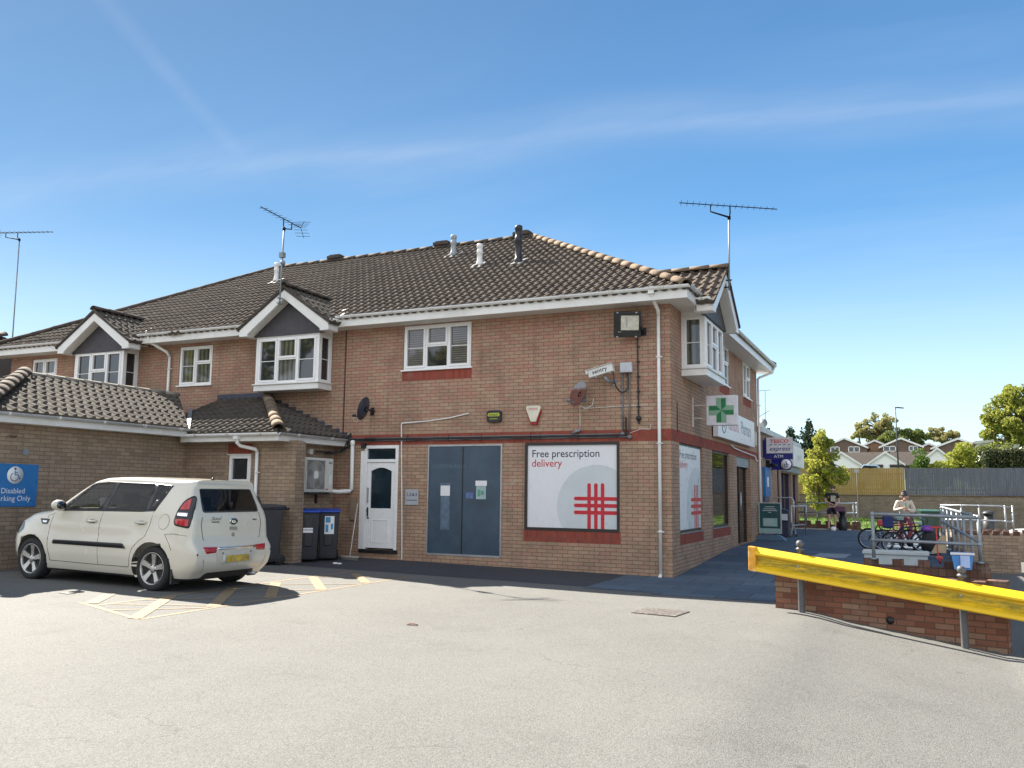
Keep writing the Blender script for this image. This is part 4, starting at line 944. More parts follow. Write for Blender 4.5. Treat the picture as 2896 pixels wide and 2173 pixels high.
mb = MB(); mb.box(-7.19, -6.76, -.66, -.60, .14, .175); mb.build('head', plain('broom_head', (.40, .38, .36), .6), br, bevel=.008); mb = MB(); mb.box(-7.18, -6.77, -.655, -.605, .085, .14); mb.build('bristles', plain('bristle', (.16, .13, .12), .9), br)
mb = MB(); mb.ball((-6.62, -1.62, gz(-6.6, -1.6)+.02), .06, 8, .4); mb.ball((-6.53, -1.60, gz(-6.6, -1.6)+.015), .05, 8, .35); tag(mb.build('litter', panel_white), 'crumpled white scrap on the ground before the blue lidded bins', 'litter')
# ------------------------------------------------------------------ wall A signs and devices
po = thing('poster_panel', 'white free prescription delivery panel filling the shop window facing the car park', 'sign', (-2.07, 0, 1.7))
def poster(T, root, u0, u1, z0, z1, n, sy=1.):
    W = u1-u0; H = z1-z0
    MB(T).box(u0, u1, n-.02, n, z0, z1).build('panel', panel_white, root)
    # pale disc, clipped to the panel
    cx, cz, r = u0+W*.775, z0+H*.257, W*.435; pts = []
    for i in range(64):
        t = 2*math.pi*i/64; pts.append((min(u1-.002, max(u0, cx+r*math.cos(t))), min(z1, max(z0+.002, cz+r*math.sin(t)))))
    q = [pts[0]]
    for p in pts[1:]:
        if (p[0]-q[-1][0])**2+(p[1]-q[-1][1])**2 > 1e-6: q.append(p)
    MB(T).prism(q, n+.0005, n+.0015).build('disc_print', panel_grey, root)
    mb = MB(T); mw = MB(T); bw_ = W*.038; xs_ = [u0+W*f for f in (.697, .771, .844)]; zs_ = [z0+H*f for f in (.355, .273, .190)]
    def cap(mb_, x, y, w2, horiz, a, b, nn):
        pts = []
        if horiz:
            pts = [(b, y-w2), (b, y+w2)]+[(a+w2-w2*math.sin(t), y+w2*math.cos(t)) for t in [math.pi*i/8 for i in range(9)]]
        else:
            pts = [(x-w2, a), (x+w2, a)]+[(x+w2*math.cos(t), b-w2+w2*math.sin(t)) for t in [math.pi*i/8 for i in range(9)]]
        mb_.prism(pts[::-1] if horiz else pts, nn, nn+.0006)
    for z in zs_:
        cap(mw, 0, z, bw_/2+.008, True, u0+W*.525, u1-.001, n+.0016); cap(mb, 0, z, bw_/2, True, u0+W*.53, u1-.001, n+.0030)
    for i, x in enumerate(xs_):
        cap(mw, x, 0, bw_/2+.008, False, z0+.001, z0+H*.545, n+.0023); cap(mb, x, 0, bw_/2, False, z0+.001, z0+H*.54, n+.0037)
    mw.build('cross_outline', plain('pale_pink_edge', (.75, .50, .52), .3) if 'pale_pink_edge' not in MAT else MAT['pale_pink_edge'], root)
    mb.build('cross_bars', print_red, root)
    lettering('lettering', 'Free prescription', T, u0+W*.045, z1-H*.145, W*.112, n+.001, print_navy, root, sx=.98, bold=.0015)
    lettering('lettering', 'delivery', T, u0+W*.045, z1-H*.262, W*.112, n+.001, print_red, root, sx=.98, bold=.0015)
mb = MB(wallA)
for q in ((-3.1, -1.05, .83, .885), (-3.1, -1.05, 2.565, 2.62), (-3.1, -3.045, .886, 2.564), (-1.105, -1.05, .886, 2.564)): mb.box(q[0], q[1], -.08, .012, q[2], q[3])
mb.build('frame', dark_frame, po); poster(wallA, po, -3.044, -1.106, .887, 2.563, -.02)
po2 = thing('poster_panel', 'free prescription delivery panel in the side window nearest the corner', 'sign', (0, 1.66, 1.7))
poster(wallB, po2, .675, 2.645, .875, 2.575, -.035)
# plaque, alarm boxes
pl = thing('door_plaque', 'square grey plaque with black numbers between white cable and blue doors', 'sign', (-5.82, 0, 1.45))
MB(wallA).box(-5.985, -5.655, .003, .015, 1.29, 1.63).build('plate', plain('plaque_grey', (.36, .38, .42), .4), pl, bevel=.004)
lettering('lettering', '1, 2 & 3', wallA, -5.82, 1.49, .085, .0165, print_navy, pl, align='CENTER', bold=.002)
mb = MB(wallA)
rd = random.Random(8); u = -5.95
while u < -5.69: w__ = rd.uniform(.012, .022); mb.box(u, u+w__, .0155, .0165, 1.385, 1.405); u += w__+.006
mb.build('small_print', print_navy, pl)
al = thing('alarm_box', 'black alarm box with yellow badge beneath the three light window', 'alarm box', (-3.81, 0, 3.22))
mb = MB(wallA); mb.prism([(-3.98, 3.10), (-3.93, 3.06), (-3.69, 3.06), (-3.64, 3.10), (-3.64, 3.29), (-3.69, 3.32), (-3.93, 3.32), (-3.98, 3.29)], .002, .07); mb.build('casing', blackp, al, bevel=.012)
mb = MB(wallA); mb.prism([(-3.955, 3.22), (-3.93, 3.19), (-3.69, 3.19), (-3.665, 3.22), (-3.69, 3.26), (-3.93, 3.26)], .0705, .074); bd_ = mb.build('badge', plain('badge_yellow', (.45, .50, .03), .4), al)
lettering('lettering', 'STANLEY', wallA, -3.81, 3.203, .052, .075, print_navy, al, align='CENTER', bold=.002, sx=1.05)
MB(wallA).box(-3.90, -3.72, .0705, .073, 3.13, 3.142).build('small_print', MAT['badge_yellow'], al)
al = thing('alarm_box', 'cream shield shaped alarm box with red base', 'alarm box', (-2.89, 0, 3.19))
sh = [(-3.06, 3.36), (-3.02, 3.39), (-2.76, 3.39), (-2.72, 3.36), (-2.74, 3.28), (-2.83, 3.05), (-2.95, 3.05), (-3.04, 3.28)]
MB(wallA).prism([(-3.05, 3.30), (-2.73, 3.30), (-2.73, 3.25), (-2.82, 2.99), (-2.95, 2.99), (-3.05, 3.25)], .002, .055).build('red_base', plain('alarm_red', (.35, .01, .015), .35), al, bevel=.008)
MB(wallA).prism(sh, .0555, .085).build('cover', plain('cream_cover', (.66, .62, .50), .35), al, bevel=.01)
lettering('lettering', 'Redwood', wallA, -2.89, 3.31, .055, .0865, print_red, al, align='CENTER', sx=.9)
MB(wallA).box(-3.0, -2.78, .0855, .0865, 3.295, 3.30).build('underline', print_red, al)
# sentry camera
sc_ = thing('security_camera', 'white boxy security camera tilted down on its wall arm', 'camera', (-1.35, -.2, 3.95))
ca = Vector((-1.60, 0, 3.86)); ang = R(14)
def TS(u, n, z): return Vector((-1.32+u*math.cos(ang)-z*math.sin(ang)*1, -.24-n+u*.0, 4.03+u*math.sin(ang)+z*math.cos(ang)))
MB(TS).box(-.29, .23, -.07, .07, -.085, .075).build('housing', plain('camera_white', (.64, .64, .60), .4), sc_, bevel=.012)
MB(TS).box(-.33, .24, -.09, .09, .076, .085).box(-.33, -.291, -.08, .08, .0, .0755).build('rain_hood', MAT['camera_white'], sc_)
MB(TS).lathe((-.293, 0, -.01), [(.04, -.004), (.04, .004)], 0, 12).build('lens', glass, sc_)
lettering('lettering', 'sentry', TS, -.20, -.035, .12, .0715, print_navy, sc_, sx=1.05, bold=.002)
MB(TS).box(-.17, -.13, -.03, .03, -.11, -.0855).box(.12, .16, -.03, .03, -.11, -.0855).build('clamp', galv, sc_)
mb = MB(wallA); mb.tube([(-1.28, .24, 3.90), (-1.22, .2, 3.82), (-1.15, .02, 3.80)], .025, 8).prism([(-1.22, 3.86), (-1.08, 3.86), (-1.15, 3.70)], .0, .03); mb.build('wall_arm', galv_dull, sc_)
mb = MB(wallA); mb.tube([(-1.10, .22, 3.98), (-1.09, .21, 3.84), (-1.06, .19, 3.71), (-1.01, .15, 3.62), (-.95, .11, 3.585), (-.89, .08, 3.61), (-.85, .06, 3.68), (-.845, .05, 3.8), (-.86, .05, 3.98)], .014, 7); mb.build('cable', blackp, sc_)
mb = MB(wallA); mb.box(-1.01, -.76, .002, .09, 3.99, 4.19); tag(mb.build('junction_box', plain('box_grey', (.50, .52, .55), .45), bevel=.012), 'pale grey junction box right of the white camera', 'junction box')
# floodlight
fl = thing('floodlight', 'black square floodlight with glass front high on the wall', 'floodlight', (-.75, -.25, 4.9))
fa = R(-30)
def TF(u, n, z): 
    v = Matrix.Rotation(R(20), 3, 'X') @ Vector((u, -n, z)); v = Matrix.Rotation(R(20), 3, 'Z') @ v
    return Vector((-.80, -.24, 4.93))+v
mb = MB(TF); mb.box(-.27, .27, -.04, .07, -.25, .25); mb.plate([(-.2, -.041), (.2, -.041), (.12, -.14), (-.12, -.14)], -.18, .18); mb.build('housing', blackp, fl, bevel=.012)
MB(TF).box(-.13, .22, .071, .076, -.11, .18).build('reflector', plain('flood_reflector', (.62, .62, .55), .18, metal=.55, var=.25, vscale=8), fl)
mb = MB(TF)
for u, z in ((-.2, .24), (.17, .24), (-.2, -.24), (.17, -.24)): mb.box(u-.02, u+.02, .071, .08, z-.012, z+.012)
mb.box(-.19, -.12, .071, .073, -.15, -.14); mb.build('clips', galv, fl)
MB(TF).tube([(-.02, .078, .13), (-.02, .085, -.05)], .012, 6).build('lamp_tube', galv, fl)
mb = MB(wallA); mb.tube([(-.52, .30, 4.88), (-.5, .2, 4.80), (-.55, .02, 4.80)], .02, 6); mb.box(-.62, -.48, 0, .012, 4.72, 4.88); mb.build('bracket', blackp, fl)
# dishes
m, t, b = base_mat('rusted_dish'); co = t.new('ShaderNodeTexCoord').outputs['Object']; sp_ = t.new('ShaderNodeSeparateXYZ'); t.put(sp_.inputs[0], co)
t.put(b.inputs['Base Color'], t.mix(t.rng(t.math('ADD', sp_.outputs[2], t.math('MULTIPLY', t.noise(co, 16, 4, .7), .16)), .17, .23), t.mix(t.noise(co, 25, 3), (.10, .035, .03), (.19, .07, .045)), (.27, .27, .28))); b.inputs['Roughness'].default_value = .75; dishrust = m
def dish(lab, c, rad, facing, mat, armmat, drop=None, sc=.9):
    f = Vector(facing).normalized(); c = Vector(c); r = thing('satellite_dish', lab, 'satellite dish', tuple(c))
    side = f.cross(Vector((0, 0, 1))).normalized(); up_ = side.cross(f).normalized(); vs = [c.copy()]; fs = []
    for i in range(1, 6):
        rr = rad*i/5
        for j in range(28):
            t = 2*math.pi*j/28; vs.append(c+side*math.cos(t)*rr*sc+up_*math.sin(t)*rr+f*(.16*rad*(i/5)**2))
    for j in range(28): fs.append((0, 1+j, 1+(j+1) % 28))
    for i in range(4):
        for j in range(28): fs.append((1+i*28+j, 1+i*28+(j+1) % 28, 1+(i+1)*28+(j+1) % 28, 1+(i+1)*28+j))
    n = len(vs); vs2 = [v-f*.008 for v in vs]; mb = MB(); mb.smooth = True
    rim = [(113-28+j, 113-28+(j+1) % 28, n+113-28+(j+1) % 28, n+113-28+j) for j in range(28)]
    mb.add(vs+vs2, fs+[tuple(n+i for i in g_[::-1]) for g_ in fs]+rim, raw=True); mb.build('reflector', mat, r, recalc=False)
    tip = c+f*rad*1.0-up_*rad*.85; base = c-up_*rad*.75-f*.01
    mb = MB(); mb.tube([base, tip], .011, 6); mb.tube([c-f*.02, c-f*.07, Vector((c.x-f.x*.07, 0, c.z-.03))], .018, 6); mb.box(c.x-.05, c.x+.05, -.012, -.0, c.z-.12, c.z+.06); mb.build('arm', armmat, r)
    q = tip; mb = MB(); mb.tube([q-f*.02, q-f*.09+up_*.03], .028, 8); mb.build('receiver', armmat, r)
    return r, tip
r_, tp = dish('slate grey satellite dish with white cable loop, left of the white trunking', (-6.93, -.30, 3.42), .27, (-.95, -.10, .28), plain('slate_dish', (.035, .045, .07), .4, var=.2), blackp)
mb = MB(); mb.tube([tp, tp+Vector((.02, .05, -.12)), tp+Vector((.1, .08, -.13)), tp+Vector((.12, .06, -.03))], .005, 5); mb.build('cable', upvc, r_)
r_, tp = dish('rusty satellite dish beneath the white camera', (-1.80, -.26, 3.56), .27, (-.42, -.75, .30), dishrust, galv_dull)
mb = MB(wallA); mb.tube([(-1.78, .3, 3.33), (-1.84, .12, 3.2), (-1.86, .06, 2.93)], .007, 5); mb.tube([(-1.78, .28, 3.33), (-1.68, .2, 3.28), (-1.6, .05, 3.36), (-1.58, .03, 3.5)], .007, 5); mb.build('cable', upvc, r_)
mb = MB(wallA); mb.tube([(-2.02, .07, 2.80), (-1.84, .07, 2.87)], .028, 8); mb.tube([(-1.86, .07, 2.86), (-1.87, .07, 2.97)], .012, 6); tag(mb.build('fallen_receiver', galv_dull), 'detached dish receiver dangling from its white cable over the red band', 'receiver')
mb = MB(wallA); mb.lathe((-6.93, .05, 2.76), [(.14, -.02), (.15, .0), (.13, .02)], 2, 14); mb.box(-7.15, -7.05, .0, .09, 2.55, 2.66); tag(mb.build('door_lamp', blackp), 'small black lamp and sensor above the white door', 'lamp')
# antennas
def yagi(lab, base, top, boom_a, boom_b, n_el, el_dir, mat, refl=True, el=.17, extra=None):
    r = thing('tv_antenna', lab, 'antenna', base); base = Vector(base); top = Vector(top); a = Vector(boom_a); b = Vector(boom_b); e = Vector(el_dir).normalized()
    mb = MB(); mb.tube([base, top], .019, 8); mb.build('mast', galv_dull, r)
    mb = MB(); mb.tube([a, b], .011, 6)
    for i in range(n_el):
        p = a.lerp(b, (i+.3)/n_el); L = el*(1.25-.45*i/n_el); mb.tube([p-e*L, p+e*L], .005, 5)
    d = (b-a).normalized(); up_ = Vector((0, 0, 1)); c1 = a.lerp(b, .22 if not extra else extra[0]); c2 = a.lerp(b, .42 if not extra else extra[1])
    if refl:
        for s in (-1, 1):
            for k in range(3): p = a-d*.04*k+up_*s*(.05+.06*k); mb.tube([p-e*el*1.3, p+e*el*1.3], .005, 5)
            mb.tube([a, a-d*.1+up_*s*.2], .006, 5)
    mb.build('boom', mat, r)
    mb = MB(); mb.tube([c1, c1-up_*.15, top-up_*.04, c2-up_*.16, c2], .012, 6); mb.lathe(tuple(top-up_*.05), [(.035, -.04), (.035, .04)], 2, 8); mb.build('cradle', mat, r)
    return r
blk = plain('antenna_black', (.012, .014, .022), .8, spec=.1)
yagi('tall television antenna with long level boom on the side gable', (.84, 1.72, 5.9), (.86, 1.76, 7.55), (-.08, 1.2, 7.78), (1.83, 1.95, 7.62), 16, (-.3, 1, 0), blk, refl=False, el=.15, extra=(.32, .52))
mb = MB(); mb.tube([(.62, 1.72, 6.12), (.90, 1.72, 6.12)], .016, 6).tube([(.62, 1.72, 5.97), (.90, 1.72, 5.97)], .016, 6); tag(mb.build('mast_bracket', blackp), 'pair of black mast brackets at the side gable peak', 'bracket')
yagi('television antenna with tilted boom above the nearer front gable', (-8.97, -.92, 5.85), (-8.95, -.90, 7.72), (-8.50, -.85, 7.66), (-9.60, -1.0, 8.27), 9, (.2, 1, .25), blk, el=.16)
mb = MB(); mb.box(-9.0, -8.94, -.99, -.83, 6.0, 6.03).box(-9.0, -8.94, -.99, -.83, 5.88, 5.91).box(-9.02, -8.90, -.96, -.86, 6.98, 7.10).lathe((-8.93, -.92, 6.86), [(.05, -.04), (.06, 0), (.05, .04)], 2, 8); tag(mb.build('mast_bracket', galv_dull), 'mast clamps and amplifier on the pole above the nearer front gable', 'bracket')
# ------------------------------------------------------------------ the parked car
def interp(tab, x):
    if x <= tab[0][0]: return tab[0][1]
    for (a, p), (b, q) in zip(tab, tab[1:]):
        if x <= b: t = (x-a)/(b-a); return p+(q-p)*t
    return tab[-1][1]
def sinterp(tab, x):
    if x <= tab[0][0]: return tab[0][1]
    for (a, p), (b, q) in zip(tab, tab[1:]):
        if x <= b: t = (x-a)/(b-a); t = t*t*(3-2*t)*.5+t*.5; return p+(q-p)*t
    return tab[-1][1]
BASE = [(.18, .80), (.24, .835), (.34, .865), (.50, .885), (.70, .895), (.88, .89), (1.02, .875), (1.12, .855), (1.17, .84), (1.25, .815), (1.40, .765), (1.52, .725), (1.60, .69), (1.70, .65)]
ZT = [(-.9, 1.655), (-.45, 1.665), (.2, 1.685), (.9, 1.69), (1.30, 1.675), (1.50, 1.63), (1.75, 1.49), (2.05, 1.28), (2.26, 1.15), (2.45, 1.125), (2.75, 1.09), (3.0, 1.03), (3.2, .93), (3.36, .80)]
ZE = [(-.9, 1.585), (-.45, 1.60), (.2, 1.615), (.9, 1.62), (1.35, 1.60), (1.52, 1.55), (1.75, 1.40), (2.05, 1.19), (2.26, 1.07), (2.45, 1.04), (2.75, 1.00), (3.0, .94), (3.2, .84), (3.36, .72)]
XR = [(.18, -.60), (.26, -.66), (.34, -.745), (.45, -.785), (.60, -.79), (.68, -.765), (.73, -.70), (.80, -.685), (1.05, -.675), (1.16, -.655), (1.30, -.60), (1.45, -.535), (1.56, -.49), (1.60, -.52), (1.66, -.50), (1.7, -.47)]
XF = [(.18, 3.12), (.28, 3.24), (.42, 3.33), (.60, 3.36), (.75, 3.33), (.9, 3.24), (1.0, 3.1), (1.7, 3.1)]
def car_w(x, z):
    b = sinterp(BASE, z); xr = interp(XR, z)
    if x < .3:
        s = max(0, (x-xr)/(.3-xr)); b *= sinterp([(0, .885), (.03, .92), (.08, .958), (.18, .987), (.4, .997), (1, 1)], s)
    if x > 2.2:
        xf = interp(XF, z); s = max(0, (xf-x)/(xf-2.2)); b *= sinterp([(0, .70), (.04, .76), (.12, .84), (.25, .91), (.5, .965), (1, 1)], s)
    # swollen arches
    for cx in (0, 2.66):
        d = math.hypot(x-cx, (z-.33)*1.0); b += .022*ss(.75, .42, d)
    if .45 < z < 1.05 and .35 < x < 2.3: b -= .014*ss(.12, 0, abs(z-.78))
    return b
TOPF = [(.985, .30), (.955, .55), (.90, .74), (.78, .88), (.55, .96), (.28, .992), (0, 1.)]
def car_top(x, y):
    ze, zt = sinterp(ZE, x), sinterp(ZT, x); w_ = car_w(x, ze); f = abs(y)/w_
    t = [(1., 0.)]+TOPF
    for (a, p), (b, q) in zip(t, t[1:]):
        if f >= b: k = (a-f)/(a-b); return ze+(zt-ze)*(p+(q-p)*k)
    return zt
car = thing('parked_car', 'cream boxy hatchback parked nose in beside the blue disabled parking sign', 'car', (-6.13, -5.96, .072), local=True)
car.rotation_euler = (0, -.0125, math.pi-R(.6)); car.scale = (1.025, 1, 1)
paint = plain('cream_car_paint', (.61, .575, .49), .24, var=.01, vscale=1, coat=.7)
car_dark = plain('car_black_trim', (.018, .019, .022), .35)
gap = plain('panel_gap', (.035, .033, .03), .6)
zl = [.18, .21, .25, .30, .36, .43, .50, .57, .64, .71, .78, .85, .92, .98]; NS = len(zl)
def ring_at(x, mode=None, s=0):
    """half ring from sill to roof centre"""
    xe = x
    ze, zt = sinterp(ZE, xe), sinterp(ZT, xe); out = []
    n2 = 8; zs = [z for z in zl]; top = ze
    if top < 1.05: zs = [.18+(z-.18)*(top-.12-.18)/(.98-.18) for z in zl]
    z9 = zs[-1]; zs += [z9+(top-z9)*(i+1)/n2 for i in range(n2)]
    for z in zs:
        if mode == 'r': xx = interp(XR, z); xx = xx+(.3-xx)*s
        elif mode == 'f': xx = interp(XF, z); xx = xx+(2.7-xx)*s
        else: xx = x
        out.append((xx, car_w(xx, z), z))
    wl = out[-1][1]
    for f, g_ in TOPF:
        z = ze+(zt-ze)*g_
        if mode == 'r': xx = interp(XR, z); xx = xx+(.3-xx)*s
        elif mode == 'f': xx = out[-1][0] if s < .02 else interp(XF, z)+(2.7-interp(XF, z))*s
        else: xx = x
        out.append((xx, wl*f, z))
    return out
rings = [ring_at(-.6 if s < .4 else -.3, 'r', s) for s in (0, .02, .05, .09, .15, .25, .38, .52, .68, .84)]
xm = [.3, .42, .55, .7, .85, 1.0, 1.15, 1.3, 1.4, 1.5, 1.6, 1.75, 1.9, 2.05, 2.15, 2.26, 2.36, 2.45, 2.55]
rings += [ring_at(x) for x in xm]
for s in (1., .8, .6, .42, .28, .17, .09, .03, 0): 
    xx = 3.36+(2.7-3.36)*s; rings.append(ring_at(xx, 'f', s))
nr = len(rings[0]); full = []
for r_ in rings: full.append([Vector(p) for p in r_]+[Vector((p[0], -p[1], p[2])) for p in r_[-2::-1]])
NF = len(full[0]); mb = MB(); mb.smooth = True
vs = [p for r_ in full for p in r_]; fs = []
for i in range(len(full)-1):
    for j in range(NF): fs.append((i*NF+j, i*NF+(j+1) % NF, (i+1)*NF+(j+1) % NF, (i+1)*NF+j))
mb.add(vs, fs, raw=True)
def capend(ring, sgn, bulge):
    fr = [1, .93, .8, .6, .35, .12]; cols = []
    m_ = NS+8
    rows = []
    for i in range(m_):
        p = ring[i]; row = []
        for f in fr+[-q for q in fr[::-1]]: row.append(Vector((p[0]+sgn*bulge*(1-f*f), p[1]*f, p[2])))
        rows.append(row)
    n = len(rows[0]); mb.add([q for r_ in rows for q in r_], [(i*n+j, i*n+j+1, (i+1)*n+j+1, (i+1)*n+j) for i in range(m_-1) for j in range(n-1)], raw=True)
    tp = [rows[-1][j] for j in range(n)]; hi = [Vector((p[0]+sgn*bulge*(1-(p[1]/ring[m_-1][1])**2), p[1], p[2])) for p in ring[m_:]]
    arc = hi+[Vector((p.x, -p.y, p.z)) for p in hi[-2::-1]]
    mb.add(tp+arc[::-1], [tuple(range(len(tp)+len(arc)))], raw=True)
capend(rings[0], -1, .03); capend(rings[-1], 1, .10)
body = mb.build('body', [paint, car_dark], car)
me = body.data; bm = bmesh.new(); bm.from_mesh(me); bmesh.ops.remove_doubles(bm, verts=bm.verts, dist=.0008); bmesh.ops.recalc_face_normals(bm, faces=bm.faces)
bm.to_mesh(me); bm.free()
# wheel arches are cut out of the shell
cut = MB()
for cx in (0, 2.66):
    for s in (-1, 1): cut.lathe((cx, 0, .33), [(.395, s*.58), (.395, s*1.2)] if s > 0 else [(.395, -1.2), (.395, -.58)], 1, 40)
co_ = cut.build('cutter', car_dark, None); co_.data.polygons.foreach_set('use_smooth', [False]*len(co_.data.polygons))
cuts_ = [co_]
c1_ = MB(); c1_.prism([(2.03, 1.145), (1.49, 1.56), (1.2, 1.585), (.2, 1.572), (-.13, 1.55), (.06, 1.195), (.3, 1.18)], -1.3, 1.3); cuts_.append(c1_.build('cutter', car_dark, None))
c2_ = MB(); c2_.prism([(2.25, 1.10), (2.33, 1.30), (1.60, 1.75), (1.50, 1.60), (1.3, 1.50), (1.3, 1.10)], -.62, .62); cuts_.append(c2_.build('cutter', car_dark, None))
c3_ = MB(); c3_.prism([(.1, 1.20), (-.95, 1.20), (-.95, 1.515), (.1, 1.515)], -.55, .55); cuts_.append(c3_.build('cutter', car_dark, None))
for q in cuts_:
    bo = body.modifiers.new('b', 'BOOLEAN'); bo.operation = 'DIFFERENCE'; bo.object = q; bo.solver = 'EXACT'
co_.parent = None; body.parent = None
dg = bpy.context.evaluated_depsgraph_get(); nm = bpy.data.meshes.new_from_object(body.evaluated_get(dg)); body.modifiers.clear(); body.data = nm; body.parent = car
[bpy.data.objects.remove(q) for q in cuts_]
for p in body.data.polygons:                                     # arch liners black
    c = p.center
    for cx in (0, 2.66):
        if abs(math.hypot(c.x-cx, c.z-.33)-.395) < .02 and abs(c.y) > .56 and abs(p.normal.y) < .5: p.material_index = 1; p.use_smooth = False
        if math.hypot(c.x-cx, c.z-.33) < .402 and abs(c.y) > .5: p.material_index = 1
    if c.z < .22: p.material_index = 1
es = body.modifiers.new('es', 'EDGE_SPLIT'); es.split_angle = R(38)
def decal(name, pts, surf, mat, parent, off=.003, th=.0, step=.06, smooth=True, label=None):
    """patch that follows the body: pts are 2D, surf maps 2D -> (point, outward)"""
    bm = bmesh.new(); vv = [bm.verts.new((p[0], p[1], 0)) for p in pts]; bm.faces.new(vv)
    a0, a1 = min(p[0] for p in pts), max(p[0] for p in pts); b0, b1 = min(p[1] for p in pts), max(p[1] for p in pts)
    a = a0+step
    while a < a1: bmesh.ops.bisect_plane(bm, geom=bm.verts[:]+bm.edges[:]+bm.faces[:], plane_co=(a, 0, 0), plane_no=(1, 0, 0)); a += step
    b = b0+step
    while b < b1: bmesh.ops.bisect_plane(bm, geom=bm.verts[:]+bm.edges[:]+bm.faces[:], plane_co=(0, b, 0), plane_no=(0, 1, 0)); b += step
    bmesh.ops.triangulate(bm, faces=bm.faces)
    bm.verts.ensure_lookup_table(); V = []
    for v in bm.verts:
        p, n = surf(v.co.x, v.co.y); V.append((Vector(p)+Vector(n)*off, Vector(n)))
    F = [[q.index for q in f.verts] for f in bm.faces]; E = [(e.verts[0].index, e.verts[1].index) for e in bm.edges if e.is_boundary]
    bm.free(); n = len(V); mb = MB(); mb.smooth = smooth
    if th:
        mb.add([p for p, _ in V]+[p-q*th for p, q in V], F+[[n+i for i in f[::-1]] for f in F], raw=True); mb.smooth = False
        mb.f += [[a, b, n+b, n+a] for a, b in E]; mb.m += [0]*len(E); mb.sm += [False]*len(E)
    else: mb.add([p for p, _ in V], F, raw=True)
    o = mb.build(name, mat, parent, recalc=bool(th))
    if label: o['label'] = label
    return o
def SL(x, z): return (x, car_w(x, z), z), (0, 1, .15)
def SR(x, z): return (x, -car_w(x, z), z), (0, -1, .15)
def SB(y, z):
    w0 = car_w(interp(XR, z), z); return (interp(XR, z)-.03*(1-min(1, (y/w0)**2)), y, z), (-1, 0, 0)
def ST(x, y): return (x, y, car_top(x, y)), (.3, 0, 1)
def rnd_poly(pts, r=.03, n=4):
    out = []; k = len(pts)
    for i in range(k):
        p0, p1, p2 = Vector(pts[i-1]), Vector(pts[i]), Vector(pts[(i+1) % k]); a = (p0-p1); b = (p2-p1); ra = min(r, a.length*.45); rb = min(r, b.length*.45)
        q0 = p1+a.normalized()*ra; q2 = p1+b.normalized()*rb
        for j in range(n+1): t = j/n; q = q0*(1-t)**2+p1*2*t*(1-t)+q2*t*t; out.append((q.x, q.y))
    return out
def seeglass(name, tint, k):
    m = bpy.data.materials.new(name); m.use_nodes = True; MAT[name] = m; t = NT(m.node_tree); b = t.n['Principled BSDF']; out = [n for n in t.n if n.type == 'OUTPUT_MATERIAL'][0]
    b.inputs['Base Color'].default_value = (.01, .012, .014, 1); b.inputs['Roughness'].default_value = .03; b.inputs['Specular IOR Level'].default_value = .8
    tr = t.new('ShaderNodeBsdfTransparent'); t.put(tr.inputs[0], tint); ms = t.new('ShaderNodeMixShader'); fr = t.new('ShaderNodeLayerWeight'); fr.inputs[0].default_value = .25
    t.put(ms.inputs[0], t.rng(fr.outputs[1], 0, 1, 1-k, .95)); t.l.new(tr.outputs[0], ms.inputs[1]); t.l.new(b.outputs[0], ms.inputs[2]); t.l.new(ms.outputs[0], out.inputs[0]); return m
cglass = seeglass('car_side_glass', (.80, .84, .82), .86); cglass_d = seeglass('car_privacy_glass', (.34, .36, .40), .80)
seatm = plain('car_interior', (.03, .03, .035), .8)
